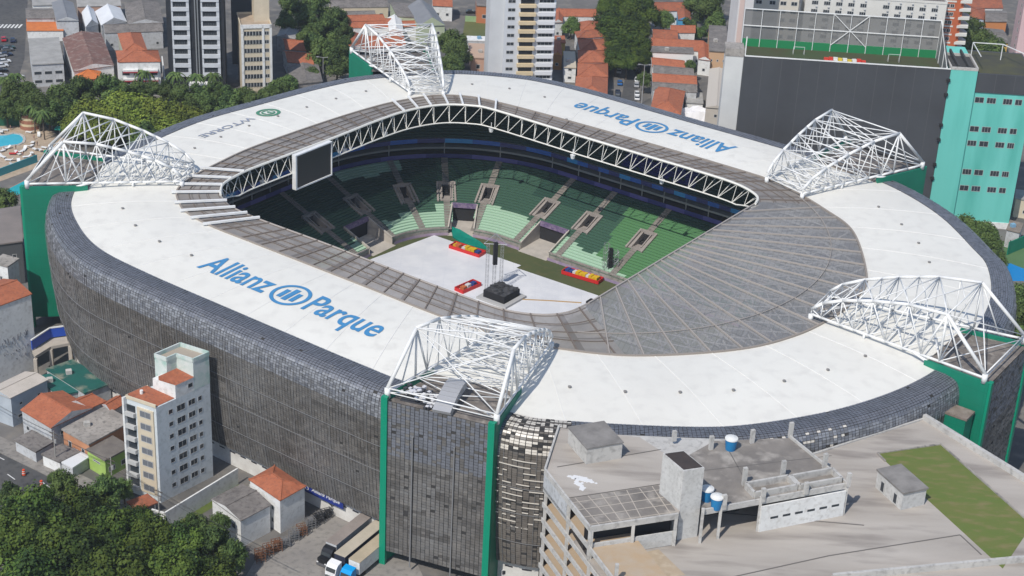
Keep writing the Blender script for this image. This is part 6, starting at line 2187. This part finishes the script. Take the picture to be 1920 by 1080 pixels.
tag(b.build('lot_wall', mat('wall_green', (.22, .36, .16), .85, c2=(.3, .4, .22), scale=.4), origin=(*p2_, 0)), 'pale green wall along the back of the grass lot', 'wall')
struct(sheet('sports_court', px((1885, 500), (1990, 540), (1990, 452), (1880, 452)), .012, mat('court_green', (.075, .15, .06), .9, c2=(.09, .17, .07), scale=.1)), 'green sports court at the right edge')
struct(sheet('pool_cover', px((1872, 495), (1884, 527), (1960, 527), (1960, 520), (1895, 494)), .02, mat('court_blue', (.005, .20, .50), .5)), 'bright blue surface beside the green court')
b = MB(); p, q = P2(1888, 478), P2(1925, 462)
b.beam((*p, 2.0), (*q, 2.0), .3, 4.0)
tag(b.build('court_fence', M_green, origin=(*p, 0)), 'solid green fence at the end of the sports court', 'fence')
# crumpled white tarpaulin heap behind the stadium roof edge
b = MB(); rr = random.Random(12)
g = P2(1304, 228)
N1 = 8
gr_ = [[(g[0] - 7 + i * 2, g[1] - 2 + j * 1.6, (3.0 + rr.uniform(-.9, 1.2)) * (1 if 0 < i < N1 - 1 and 0 < j < 5 else .1)) for j in range(6)] for i in range(N1)]
for i in range(N1 - 1):
    for j in range(5):
        b.quad(gr_[i][j], gr_[i + 1][j], gr_[i + 1][j + 1], gr_[i][j + 1])
tag(b.build('tarpaulin', mat('tarp_white', (.68, .68, .70), .6), origin=(*g, 0)), 'crumpled white tarpaulin heap behind the stadium roof edge', 'tarpaulin')
# street lamps
for x, y, yt, lb in ((1203, 195, 112, 'tall pale lamp post beside the narrow street'), (606, 150, 108, 'lamp post with double arm behind the left roof edge')):
    g = P2(x, y); h = max(8, min(14, HT(x, y, yt)))
    t = thing('street_lamp', (*g, 0), lb, 'street lamp')
    b = MB(); b.tube((*g, 0), (*g, h), .18, 8, 0, .1); b.build('pole', mat('pole_grey', (.33, .33, .33), .6), t)
    for s in (-1, 1):
        b = MB(); b.tube((*g, h), (g[0] + s * 1.6, g[1], h + .2), .08, 6); b.box((g[0] + s * 1.9, g[1], h + .1), (.9, .4, .2)); b.build('lamp_head', MATS['pole_grey'], t)
# ================================================================= TREES
def leaf(name, c, c2):
    f = 1.3 if 'dark' in name else 1.6
    m_ = mat(name, tuple(k * f for k in c), .75, c2=tuple(k * f for k in c2), scale=.5, detail=3, spec=.15)
    t = m_.node_tree
    b = t.nodes['Principled BSDF']
    src = b.inputs['Base Color'].links[0].from_socket
    oi = t.nodes.new('ShaderNodeObjectInfo')
    hs = t.nodes.new('ShaderNodeHueSaturation')
    for (sock, lo, hi) in ((0, .488, .506), (2, .72, 1.3)):
        mr = t.nodes.new('ShaderNodeMapRange')
        mr.inputs['To Min'].default_value = lo
        mr.inputs['To Max'].default_value = hi
        t.links.new(oi.outputs['Random'], mr.inputs['Value'])
        t.links.new(mr.outputs[0], hs.inputs[sock])
    t.links.new(src, hs.inputs['Color'])
    t.links.new(hs.outputs[0], b.inputs['Base Color'])
    return m_


LEAF = {
    'dark': [leaf('leaf_dark_a', (.040, .072, .014), (.028, .052, .010)), leaf('leaf_dark_b', (.068, .100, .018), (.046, .074, .013)), leaf('leaf_dark_c', (.022, .040, .011), (.016, .030, .009))],
    'olive': [leaf('leaf_olive_a', (.090, .118, .018), (.068, .095, .015)), leaf('leaf_olive_b', (.115, .142, .022), (.090, .115, .018)), leaf('leaf_olive_c', (.055, .078, .014), (.045, .062, .012))],
    'mid': [leaf('leaf_mid_a', (.050, .078, .022), (.036, .060, .017)), leaf('leaf_mid_b', (.068, .098, .028), (.050, .078, .022)), leaf('leaf_mid_c', (.030, .050, .016), (.022, .040, .013))],
}
M_bark = mat('bark', (.10, .075, .055), .95, c2=(.07, .055, .04), scale=1.2)


def tree_proto(kind, seed, R=1.0, flat=.8, nblob=22, per=210, card=.075):
    """unit tree: crown of radius about 1 centred at height 0, trunk below; scaled when placed"""
    rr = random.Random(seed)
    crown, trunk = MB(), MB()
    blobs = []
    for k in range(nblob):
        while True:
            x, y, z = rr.uniform(-1, 1), rr.uniform(-1, 1), rr.uniform(-.75, 1)
            d = math.sqrt(x * x + y * y + z * z)
            if .25 < d < 1:
                break
        s = .72
        blobs.append((x * s, y * s, z * s * flat, rr.uniform(.18, .40)))
    for bx, by, bz, br in blobs:
        m0 = 1 if rr.random() < .4 else 0 if rr.random() < .6 else 2
        for k in range(per):
            th, ph = rr.uniform(0, 2 * math.pi), math.acos(rr.uniform(-.55, 1))
            rad = br * (rr.uniform(.55, 1.08) if rr.random() < .85 else rr.uniform(1.0, 1.25))
            d = Vector((math.sin(ph) * math.cos(th), math.sin(ph) * math.sin(th), math.cos(ph)))
            p = Vector((bx, by, bz)) + d * rad
            n = (d + Vector((rr.uniform(-.5, .5), rr.uniform(-.5, .5), rr.uniform(-.2, .5)))).normalized()
            u = n.orthogonal().normalized()
            v = n.cross(u)
            a = rr.uniform(0, 6.28)
            u2, v2 = u * math.cos(a) + v * math.sin(a), v * math.cos(a) - u * math.sin(a)
            s = card * rr.uniform(.6, 1.25)
            crown.quad(p - u2 * s - v2 * s * .6, p + u2 * s - v2 * s * .6, p + u2 * s * .7 + v2 * s * .7, p - u2 * s * .7 + v2 * s * .7, m0 if rr.random() < .75 else rr.randrange(3))
    trunk.tube((0, 0, -1.9), (0, 0, -.5), .085, 8, 0, .06)
    for bx, by, bz, br in blobs[:9]:
        trunk.tube((0, 0, rr.uniform(-.75, -.4)), (bx, by, bz), .035, 5, 0, .012)
    return crown, trunk


TREES = {}
for kind, seeds, flat, nb, per, card in (('dark', (1, 2, 3, 9), .78, 46, 360, .040), ('olive', (4, 5), .42, 40, 340, .042), ('mid', (6, 7, 8), .95, 30, 260, .050)):
    TREES[kind] = []
    for s in seeds:
        TREES[kind].append(tree_proto(kind, s, 1, flat, nb, per, card))
_made = {}


def tree(x, y, R, zc, kind, label, group, k):
    c = P(x, y, zc)
    rr = random.Random(k * 31 + 5)
    var = rr.randrange(len(TREES[kind]))
    sc = (R * rr.uniform(.92, 1.1), R * rr.uniform(.92, 1.1), R * rr.uniform(.9, 1.1))
    base = (c.x, c.y, 0)
    if (kind, var) not in _made:
        t = thing('tree', (0, 0, 0), label, 'tree', group)
        cr, tk = TREES[kind][var]
        cr.v = [(a, b_, z + 1.0) for a, b_, z in cr.v]
        tk.v = [(a, b_, z + 1.0) for a, b_, z in tk.v]
        cr.build('crown', LEAF[kind], t)
        tk.build('trunk', M_bark, t)
        _made[(kind, var)] = t
        o = t
    else:
        o = dup(_made[(kind, var)], (0, 0, 0), 0, 1, label, group)
    # unit tree has its crown centre at 1.0 and the trunk foot at -0.9
    hz = zc / 1.0
    o.scale = (sc[0], sc[1], sc[2])
    o.location = (c.x, c.y, zc - sc[2])
    o.rotation_euler = (0, 0, rr.uniform(0, 6.28))
    o['label'] = label
    o['group'] = group
    return o


NEAR = [(72, 968, 7.4, 9.5, 'dark'), (150, 955, 6.4, 9, 'dark'), (22, 1010, 7.5, 9.5, 'dark'), (120, 1035, 8, 10, 'dark'), (212, 1000, 6.4, 8.5, 'dark'), (282, 1012, 5.6, 8, 'dark'), (338, 1018, 5.2, 7.5, 'dark'),
        (318, 1075, 7.2, 9, 'dark'), (396, 1020, 4.6, 6.5, 'mid'), (215, 1092, 8, 10, 'dark'), (402, 1078, 5.6, 7, 'dark'), (436, 1042, 3.6, 5, 'mid'), (50, 1095, 8, 10, 'dark'), (196, 925, 4.4, 7, 'mid'), (112, 908, 3.6, 5.5, 'mid'),
        (232, 918, 2.6, 3.6, 'mid'), (365, 985, 3.0, 5.5, 'mid'), (412, 985, 2.8, 5.5, 'mid'), (20, 930, 3.2, 5, 'mid'), (262, 972, 3.4, 5.5, 'dark')]
k = 0
for x, y, R, z, kd in NEAR:
    tree(x, y, R, z, kd, 'broad dark green tree in the dense clump at the near corner' if kd == 'dark' else 'smaller bushy tree on the fringe of the near clump', 'trees of the near clump' if kd == 'dark' else 'bushes on the fringe of the near clump', k); k += 1
for x, y, R, z in ((172, 216, 8.5, 7), (232, 205, 9.5, 8), (296, 218, 8.5, 7), (208, 243, 8.0, 7), (345, 222, 7.0, 6.5), (150, 236, 6.5, 6), (255, 232, 7.5, 7), (310, 240, 6.5, 6)):
    tree(x, y, R, z, 'olive', 'broad flat topped yellowish green tree beside the pool club', 'yellowish trees beside the pool club', k); k += 1
for x, y, R, z in ((112, 186, 5.5, 7), (150, 172, 6.0, 7), (198, 168, 6.2, 7.5), (92, 212, 5.0, 6), (72, 200, 5.5, 8), (232, 176, 4.5, 6), (45, 208, 4.2, 6), (12, 206, 4.5, 6), (130, 205, 4.5, 6), (275, 262, 6, 6), (20, 180, 5.5, 8), (50, 180, 5, 8)):
    tree(x, y, R, z, 'mid', 'dark green park tree between the avenue houses and the pool club', 'dark park trees by the pool club', k); k += 1
for x, y, R, z in ((312, 170, 3.6, 5), (340, 178, 4.2, 5.5), (372, 176, 4.2, 6), (402, 172, 4.0, 6), (430, 184, 4.5, 5.5), (384, 198, 4.6, 5), (424, 204, 4.6, 5), (458, 182, 4.2, 5), (476, 194, 4.5, 5), (520, 168, 4, 5), (540, 158, 3.8, 5), (500, 180, 3.6, 4.5), (358, 206, 4.2, 5), (258, 170, 3.5, 5), (286, 168, 3.4, 5)):
    tree(x, y, R, z, 'mid', 'green tree in the garden strip below the black tower', 'garden trees below the black tower', k); k += 1
for x, y, R, z in ((592, 18, 7.5, 9), (612, 58, 6.5, 8), (575, 74, 4.6, 6), (630, 40, 5.5, 8), (600, 102, 6.2, 7), (640, 96, 5.6, 7), (560, 22, 5, 8), (632, 124, 4.8, 6), (588, 88, 5.4, 7), (646, 66, 4.6, 7), (575, 45, 5, 7), (585, 140, 3.4, 4), (536, 40, 4.5, 8), (545, 10, 5, 8)):
    tree(x, y, R, z, 'mid', 'dark leafy tree between the beige block and the far truss', 'trees between beige block and far truss', k); k += 1
for x, y, R, z in ((845, 84, 6.0, 8), (862, 104, 5.8, 7), (850, 124, 5, 6)):
    tree(x, y, R, z, 'mid', 'rounded dark tree between the far truss and the grass lot', 'trees by the grass lot', k); k += 1
for x, y, R, z in ((1168, 16, 8.5, 10), (1150, 46, 7.6, 9), (1190, 52, 7.6, 9), (1208, 22, 7.4, 9), (1165, 82, 7.2, 9), (1194, 86, 6.0, 8), (1156, 108, 5.6, 7), (1176, 114, 4.8, 7), (1140, 16, 6, 9), (1208, 108, 4.2, 6)):
    tree(x, y, R, z, 'dark', 'big dense street tree beside the terracotta row', 'big street trees by the terracotta row', k); k += 1
tree(1071, 50, 4.2, 5, 'mid', 'single pale green tree among the far terracotta roofs', 'lone trees among the terracotta rows', k)
tree(1294, 124, 2.6, 6, 'mid', 'small dark tree behind the big blank white walled house', 'lone trees among the terracotta rows', k + 1)
tree(1208, 150, 3.2, 5, 'mid', 'small street tree beside the tall pale lamp post', 'lone trees among the terracotta rows', k + 2); k += 3
for x, y, R, z in ((1246, 38, 4.4, 6), (1302, 10, 5.6, 8), (1326, 20, 6.5, 9), (1290, 48, 3.8, 5), (1342, 42, 5, 7), (1316, 62, 3.2, 4), (1334, 2, 6, 9)):
    tree(x, y, R, z, 'mid', 'dark tree round the bright blue house', 'trees round the bright blue house', k); k += 1
for x, y, R, z in ((1812, 72, 7.2, 9), (1842, 86, 7.0, 8), (1796, 46, 5.0, 8), (1826, 56, 5.6, 8), (1868, 98, 5.2, 6), (1802, 24, 4, 7), (1850, 100, 6, 6)):
    tree(x, y, R, z, 'mid', 'dark tree behind the turquoise building', 'trees behind the turquoise building', k); k += 1
for x, y, R, z in ((1815, 432, 5.2, 6), (1845, 440, 4.8, 6), (1832, 466, 4.4, 5), (1868, 488, 3.6, 4.5), (1800, 440, 4, 5), (1855, 458, 4, 5)):
    tree(x, y, R, z, 'mid', 'green tree at the foot of the turquoise building', 'trees at the foot of the turquoise building', k); k += 1
for x, y, R, z in ((1905, 562, 5.5, 6), (1918, 612, 5.5, 6), (1902, 588, 4.6, 5), (1922, 642, 5, 6)):
    tree(x, y, R, z, 'mid', 'dark tree between the blue surface and the end truss', 'trees below the blue surface', k); k += 1
for x, y, R, z in ((8, 620, 3, 5), (4, 376, 4, 5)):
    tree(x, y, R, z, 'mid', 'dark tree at the left edge below the pools', 'trees below the pools', k); k += 1


def palm_proto():
    rr = random.Random(21)
    tk, cr = MB(), MB()
    pts = [(0.0, 0, 0), (.1, .05, 3), (.25, .05, 6), (.3, .0, 9)]
    for a, b_ in zip(pts, pts[1:]):
        tk.tube(a, b_, .24, 8, 0, .2)
    for j in range(20):
        th = 2 * math.pi * j / 20 + rr.uniform(-.15, .15)
        up_ = rr.uniform(.2, 1.2)
        prev = None
        for s in range(8):
            t = s / 7
            L_ = 3.4 * t
            z = 9 + up_ * 2.2 * t - 3.6 * t * t
            c = Vector((.3 + math.cos(th) * L_, math.sin(th) * L_, z))
            w_ = .75 * (1 - t * .8)
            side = Vector((-math.sin(th), math.cos(th), 0))
            cur = (c - side * w_ - Vector((0, 0, .3)), c, c + side * w_ - Vector((0, 0, .3)))
            if prev:
                mi = rr.randrange(3)
                cr.quad(prev[0], prev[1], cur[1], cur[0], mi); cr.quad(prev[1], prev[2], cur[2], cur[1], mi)
            prev = cur
    return tk, cr


pt = None
for n, (x, y) in enumerate(((12, 196), (32, 190), (54, 206), (26, 226), (66, 250), (84, 262), (274, 180), (330, 186), (368, 190), (402, 188))):
    lb = 'tall palm in the park strip at the left edge' if n < 4 else 'shaggy palm at the corner of the pool deck' if n < 6 else 'palm in the garden strip below the black tower'
    gp = 'palms at the left edge' if n < 4 else 'palms by the pool deck' if n < 6 else 'palms in the garden strip'
    g = P2(x, y)
    if pt is None:
        pt = thing('palm_tree', (0, 0, 0), lb, 'palm tree', gp)
        a, c = palm_proto()
        a.build('trunk', M_bark, pt); c.build('crown', LEAF['mid'], pt)
        o = pt
    else:
        o = dup(pt, (0, 0, 0), n * 1.3, 1, lb, gp)
    o.location = (*g, 0)
    o.rotation_euler = (0, 0, n * 1.7)
    o['label'] = lb

# ================================================================= CARS
def car_proto(colname, c):
    t = thing('parked_car', (0, 0, 0), 'car', 'car')
    pm = mat('paint_' + colname, c, .25, .1)
    b = MB()
    prof_ = [(-2.1, .35), (-2.15, .75), (-2.0, .95), (-1.1, 1.02), (1.2, 1.0), (2.0, .85), (2.15, .6), (2.1, .35)]
    for d, fl in ((-.85, 1), (.85, 0)):
        p_ = [(x, d, z) for x, z in prof_]
        b.poly(p_ if fl else p_[::-1])
    for (x0, z0), (x1, z1) in zip(prof_, prof_[1:] + prof_[:1]):
        b.quad((x0, -.85, z0), (x0, .85, z0), (x1, .85, z1), (x1, -.85, z1))
    b.build('body', pm, t)
    b = MB()
    lo = [(-1.75, -.78), (1.0, -.78), (1.0, .78), (-1.75, .78)]
    hi = [(-1.25, -.62), (.25, -.62), (.25, .62), (-1.25, .62)]
    for i in range(4):
        j = (i + 1) % 4
        b.quad((*lo[i], .98), (*lo[j], .98), (*hi[j], 1.45), (*hi[i], 1.45))
    b.build('window', M_win, t)
    b = MB(); b.prism([(-1.3, -.64), (.3, -.64), (.3, .64), (-1.3, .64)], 1.44, 1.5); b.build('roof', pm, t)
    for x in (-1.35, 1.35):
        for y in (-.78, .78):
            b = MB(); b.tube((x, y - .1, .32), (x, y + .1, .32), .32, 10); b.build('wheel', MATS['tyre'], t)
    return t


CARC = {'red': (.45, .015, .03), 'navy': (.02, .03, .07), 'black': (.015, .016, .018), 'dark green': (.02, .055, .045), 'silver': (.42, .43, .45), 'white': (.70, .70, .70), 'blue': (.02, .12, .35), 'grey': (.14, .145, .15)}
_car = {}
CARS = [(7, 76, 'red', 1.9, 'red car driving on the wide avenue'), (24, 78, 'navy', 1.9, 'navy car driving beside the red one on the avenue'),
        (4, 93, 'black', .5, 'black car at the far end of the avenue parking rows'), (17, 92, 'dark green', .5, 'dark green car in the avenue parking rows'), (12, 105, 'navy', .5, 'navy car parked below the dark green one'),
        (2, 107, 'silver', .5, 'silver car parked by the picture edge on the avenue'), (9, 118, 'white', .5, 'white car, farthest of the white ones parked on the avenue'), (4, 126, 'white', .5, 'white car, middle of the white ones parked on the avenue'),
        (14, 96, 'grey', .5, 'grey car squeezed behind the navy parked one'), (3, 135, 'black', .5, 'black car at the near end of the avenue parking rows'), (3, 145, 'silver', .5, 'silver car at the near end of the avenue'), (36, 148, 'white', 1.2, 'white car at the kerb before the industrial hall'),
        (1158, 176, 'navy', 1.55, 'navy car parked at the stadium end of the narrow street'), (1158, 184, 'grey', 1.55, 'grey car parked closest to the stadium on the narrow street'), (1162, 158, 'blue', 1.55, 'blue car parked under the street tree'),
        (1194, 186, 'white', 1.55, 'white car nearest the stadium in the right hand street row'), (1194, 178, 'white', 1.55, 'second white car from the stadium in the street row'), (1193, 162, 'silver', 1.55, 'silver car in the middle of the street row'), (1194, 152, 'white', 1.55, 'third white car from the stadium in the street row'),
        (1196, 136, 'black', 1.55, 'black car behind the white ones in the street row'), (1195, 122, 'silver', 1.55, 'silver car at the far end of the street row'), (1190, 112, 'white', 1.55, 'white car under the trees at the street end'), (1160, 136, 'white', 1.55, 'white car half hidden beneath the big street tree'), (883, 25, 'black', .15, 'dark car on the short street behind the grass lot'),
        (370, 165, 'silver', .3, 'silver car on the forecourt of the black tower'), (-2, 935, 'white', .5, 'white car cut off by the left edge beside the trees')]
for x, y, cn, rz, lb in CARS:
    g = P2(x, y)
    gp = 'cars on the avenue' if x < 60 else 'cars on the narrow street' if x > 1000 else 'single cars'
    if cn not in _car:
        o = _car[cn] = car_proto(cn.replace(' ', '_'), CARC[cn])
    else:
        o = dup(_car[cn], (0, 0, 0))
    o.location = (*g, .02); o.rotation_euler = (0, 0, rz)
    o['label'] = lb; o['group'] = gp
g = P2(942, 1072)
vn = thing('van', (*g, 0), 'white van parked at the foot of the parking house', 'van')
b = MB(); b.box((*g, .45), (2.0, 4.8, 1.7), .3); b.build('body', mat('paint_white', (.7, .7, .7)), vn)
b = MB(); b.box((g[0] + .75, g[1] - 2.2, 1.25), (1.7, .5, .75), .3); b.build('windscreen', M_win, vn)
for dx, dy in ((-.9, -1.5), (.9, -1.5), (-.9, 1.5), (.9, 1.5)):
    b = MB(); c_ = (g[0] + dx * math.cos(.3) - dy * math.sin(.3), g[1] + dx * math.sin(.3) + dy * math.cos(.3)); b.tube((c_[0] - .12, c_[1], .36), (c_[0] + .12, c_[1], .36), .36, 10); b.build('wheel', MATS['tyre'], vn)

# ================================================================= POOL CLUB (left)
sheet('pool_deck', px((-60, 236), (80, 234), (122, 262), (112, 288), (78, 312), (-60, 362)), .02, mat('deck_sand', (.42, .33, .24), .9, c2=(.35, .275, .20), scale=.3, c3=(.47, .38, .30), scale3=1.0), 'sandy paved deck round the swimming pool')
po = [P2(x, y, .1) for x, y in ((-60, 268), (-60, 256), (10, 253), (22, 250), (36, 251), (44, 256), (46, 262), (42, 269), (33, 272), (15, 274), (-10, 278), (-60, 284))]
po = resample(catmull(po), 2.5)
b = MB(); b.poly([(*p, .06) for p in ccw(po)])
struct(b.build('pool_water', mat('pool_blue', (.06, .42, .56), .08, c2=(.07, .46, .60), scale=.3)), 'light blue water of the curved swimming pool')
b = MB()
for i in range(len(po)):
    b.beam((*po[i], .12), (*po[(i + 1) % len(po)], .12), .8, .2)
struct(b.build('pool_kerb', M_lconc))
sheet('paddling_pool', px((8, 358), (48, 338), (60, 345), (34, 366)), .03, mat('pool_teal', (.01, .34, .36), .1), 'small teal paddling pool below the deck')
sheet('brick_path', px((-20, 372), (60, 330), (64, 336), (50, 340), (8, 358), (34, 368), (20, 380)), .024, mat('brick_path_red', (.36, .20, .14), .9, c2=(.30, .165, .12), scale=.6))
b = MB(); p, q = P2(-10, 334), P2(70, 304)
b.beam((*p, 1.2), (*q, 1.2), .25, 2.4)
tag(b.build('pool_fence', mat('fence_cyan', (.05, .32, .36), .5), origin=(*p, 0)), 'cyan screen fence along the lower side of the pool deck', 'fence')
b = MB(); p, q = P2(-10, 236), P2(48, 236)
b.beam((*p, 2.0), (*q, 2.0), .25, 4.0)
tag(b.build('pool_fence', mat('fence_green', (.008, .09, .05), .6), origin=(*p, 0)), 'dark green screen fence behind the swimming pool', 'fence')
g = P2(58, 238)
ki = thing('round_kiosk', (*g, 0), 'round brick kiosk with cream and red bands by the pool', 'kiosk')
b = MB()
for z0, z1, mi in ((0, 1.2, 0), (1.2, 2.0, 1), (2.0, 3.2, 0), (3.2, 4.0, 1), (4.0, 5.2, 0)):
    b.tube((*g, z0), (*g, z1), 3.4, 20, mi)
b.build('wall', [mat('kiosk_brick', (.30, .13, .08), .85), mat('kiosk_cream', (.55, .45, .28), .8)], ki)
b = MB(); b.tube((*g, 5.2), (*g, 5.9), 3.7, 20, 0, 3.2); b.build('roof', M_lconc, ki)
for n, (x, y) in enumerate(((98, 243), (108, 243), (119, 243), (129, 243), (139, 243), (112, 254), (126, 256), (142, 262), (104, 235))):
    g = P2(x, y)
    t = thing('sunshade', (*g, 0), 'teal square sunshade in the cluster beside the kiosk', 'sunshade', 'teal sunshades of the pool club')
    b = MB()
    for i in range(4):
        a0, a1 = i * math.pi / 2 + .78, (i + 1) * math.pi / 2 + .78
        b.poly([(g[0] + 1.9 * math.cos(a0), g[1] + 1.9 * math.sin(a0), 2.5), (g[0] + 1.9 * math.cos(a1), g[1] + 1.9 * math.sin(a1), 2.5), (*g, 3.2)])
        b.quad((g[0] + 1.9 * math.cos(a0), g[1] + 1.9 * math.sin(a0), 2.25), (g[0] + 1.9 * math.cos(a1), g[1] + 1.9 * math.sin(a1), 2.25), (g[0] + 1.9 * math.cos(a1), g[1] + 1.9 * math.sin(a1), 2.5), (g[0] + 1.9 * math.cos(a0), g[1] + 1.9 * math.sin(a0), 2.5))
    b.build('canopy', mat('shade_teal', (.01, .24, .17), .6), t)
    b = MB(); b.tube((*g, 0), (*g, 3.1), .06, 6); b.build('pole', M_steel, t)
# sun loungers
lg = None
rr = random.Random(17)
LG = [(8, 246, 'w'), (3, 250, 'w'), (55, 250, 'w'), (73, 256, 'w'), (61, 270, 'w'), (58, 276, 'w'), (4, 285, 'w'), (12, 280, 'w'), (25, 290, 'r'), (34, 290, 'w'), (40, 287, 'w'), (46, 282, 'w'), (27, 311, 'w'), (36, 306, 'w'), (76, 284, 'w'), (84, 279, 'w'), (5, 296, 'w'), (17, 302, 'w'), (50, 296, 'w'), (60, 290, 'w'), (66, 282, 'w')]
for x, y, cc in LG:
    g = P2(x, y)
    lb = 'white sun lounger on the sandy deck of the swimming pool' if cc == 'w' else 'red sun lounger among white ones below the swimming pool'
    if lg is None or cc == 'r':
        t = thing('sun_lounger', (0, 0, 0), lb, 'sun lounger', 'sun loungers on the pool deck')
        M_l = M_steel if cc == 'w' else mat('lounger_red', (.5, .03, .03), .5)
        b = MB(); b.box((-.2, 0, .32), (1.5, .75, .1)); b.build('seat', M_l, t)
        b = MB(); b.beam((.5, 0, .37), (1.15, 0, .85), .75, .1); b.build('backrest', M_l, t)
        b = MB()
        for X in (-.8, .5):
            for Y in (-.3, .3):
                b.tube((X, Y, 0), (X, Y, .33), .04, 5)
            b.tube((X, -.3, .15), (X, .3, .15), .03, 5)
        b.tube((-.8, 0, .15), (.5, 0, .15), .03, 5)
        b.build('frame', M_l, t)
        if cc == 'w':
            lg = t
        o = t
    else:
        o = dup(lg, (0, 0, 0), 0, 1, lb)
    o.location = (*g, .03); o.rotation_euler = (0, 0, rr.uniform(0, 6.28)); o.scale = (1.25, 1.25, 1.25)
    o['label'] = lb


# ---- people by the pool
def person_mesh(name, joints, edges, radii):
    me = bpy.data.meshes.new(name)
    me.from_pydata(joints, edges, [])
    o = bpy.data.objects.new(name, me)
    col.objects.link(o)
    md = o.modifiers.new('skin', 'SKIN')
    for i, r in enumerate(radii):
        me.skin_vertices[0].data[i].radius = (r, r)
    me.skin_vertices[0].data[0].use_root = True
    o.modifiers.new('sub', 'SUBSURF').levels = 1
    dg = bpy.context.evaluated_depsgraph_get()
    m2 = bpy.data.meshes.new_from_object(o.evaluated_get(dg))
    bpy.data.objects.remove(o)
    return m2


J = [(0, 0, .95), (0, 0, 1.15), (0, 0, 1.38), (0, 0, 1.5), (0, .02, 1.62), (0, .01, 1.72),
     (-.18, 0, 1.42), (-.26, .02, 1.15), (-.25, .10, .9), (.18, 0, 1.42), (.26, .02, 1.15), (.25, .10, .9),
     (-.1, 0, .88), (-.11, .03, .48), (-.11, 0, .08), (-.11, .14, .04), (.1, 0, .88), (.12, .05, .48), (.12, 0, .08), (.12, .14, .04)]
E_ = [(0, 1), (1, 2), (2, 3), (3, 4), (4, 5), (2, 6), (6, 7), (7, 8), (2, 9), (9, 10), (10, 11), (0, 12), (12, 13), (13, 14), (14, 15), (0, 16), (16, 17), (17, 18), (18, 19)]
RAD = [.14, .13, .15, .06, .095, .075, .06, .05, .04, .06, .05, .04, .09, .065, .045, .035, .09, .065, .045, .035]
pm_ = person_mesh('person', J, E_, RAD)
pm_.materials.append(mat('skin', (.36, .20, .13), .7)); pm_.materials.append(mat('swimwear', (.03, .05, .16), .7))
for poly in pm_.polygons:
    if .78 < poly.center.z < 1.0:
        poly.material_index = 1
for n, (x, y, lb) in enumerate(((64, 262, 'standing person in dark swimwear at the curved end of the pool'), (30, 281, 'standing person in dark swimwear at the near pool edge'), (8, 283, 'person in dark swimwear near the pool by the picture edge'), (43, 294, 'person in dark swimwear among the loungers below the red one'), (70, 274, 'person in dark swimwear walking between pool and truss'), (20, 244, 'person in dark swimwear behind the pool'), (57, 302, 'person in dark swimwear by the cyan fence'))):
    o = bpy.data.objects.new('person', pm_)
    col.objects.link(o)
    o.location = (*P2(x, y), .02); o.rotation_euler = (0, 0, n * 1.1)
    tag(o, lb, 'person', 'people at the pool')

# ---- poles, wires and small clutter round the near houses
pts_w = []
for x, y, lb in ((106, 880, 'grey utility pole by the white awning'), (212, 930, 'grey utility pole beside the lime green house'), (300, 990, 'grey utility pole at the corner of the white boundary wall')):
    g = P2(x, y)
    t = thing('utility_pole', (*g, 0), lb, 'utility pole', 'utility poles along the near pavement')
    b = MB(); b.tube((*g, 0), (*g, 9.5), .16, 8, 0, .11); b.build('pole', mat('pole_concrete', (.30, .29, .27), .9), t)
    b = MB(); b.beam((g[0] - 1.0, g[1] + .5, 8.8), (g[0] + 1.0, g[1] - .5, 8.8), .12, .14); b.beam((g[0] - .8, g[1] + .4, 7.8), (g[0] + .8, g[1] - .4, 7.8), .1, .12); b.build('crossarm', mat('crossarm_brown', (.12, .09, .07), .9), t)
    b = MB(); b.tube((g[0] + .3, g[1], 6.6), (g[0] + .3, g[1], 7.5), .28, 8); b.build('transformer', MATS['pole_grey'], t)
    pts_w.append(g)
far_g = P2(520, 1110); pts_w.append(far_g); pts_w.insert(0, P2(-40, 800))
for dz, off in ((8.9, -.8), (8.9, 0), (8.9, .8), (7.9, .4)):
    b = MB()
    for a_, c_ in zip(pts_w, pts_w[1:]):
        pr = None
        for k_ in range(9):
            f_ = k_ / 8
            p_ = (a_[0] + (c_[0] - a_[0]) * f_ + off * .9, a_[1] + (c_[1] - a_[1]) * f_ - off * .45, dz - 1.6 * f_ * (1 - f_))
            if pr:
                b.tube(pr, p_, .028, 4)
            pr = p_
    tag(b.build('power_line', mat('cable_black', (.02, .02, .02), .7), origin=(*pts_w[1], 0)), 'black overhead power line strung between the grey utility poles', 'power line', 'power lines over the near pavement')
g = P2(268, 962)
t = thing('porch_canopy', (*g, 0), 'low brick red tiled canopy at the foot of the slim apartment block', 'canopy')
b = MB(); b.box((*g, 2.5), (5.0, 4.2, .25), .75); b.build('roof', M_terra2, t)
b = MB()
for dx, dy in ((-2, -1.6), (2, -1.6), (2, 1.6), (-2, 1.6)):
    c_ = (g[0] + dx * math.cos(.75) - dy * math.sin(.75), g[1] + dx * math.sin(.75) + dy * math.cos(.75))
    b.beam((*c_, 0), (*c_, 2.5), .2, .2)
    b.build('post', M_wwhite, t); b = MB()

# ================================================================= AIR
HZ = MB()
HZ.box((0, 420, -1.5), (1500, 1500, 230))
hz_m = bpy.data.materials.new('haze_air')
hz_m.use_nodes = True
t_ = hz_m.node_tree
for n_d in list(t_.nodes):
    if n_d.type == 'BSDF_PRINCIPLED':
        t_.nodes.remove(n_d)
pv = t_.nodes.new('ShaderNodeVolumePrincipled')
pv.inputs['Color'].default_value = (.86, .92, 1.0, 1)
pv.inputs['Density'].default_value = .0001
pv.inputs['Anisotropy'].default_value = .2
t_.links.new(pv.outputs[0], t_.nodes['Material Output'].inputs['Volume'])
hz_o = HZ.build('haze', hz_m)
hz_o['kind'] = 'stuff'
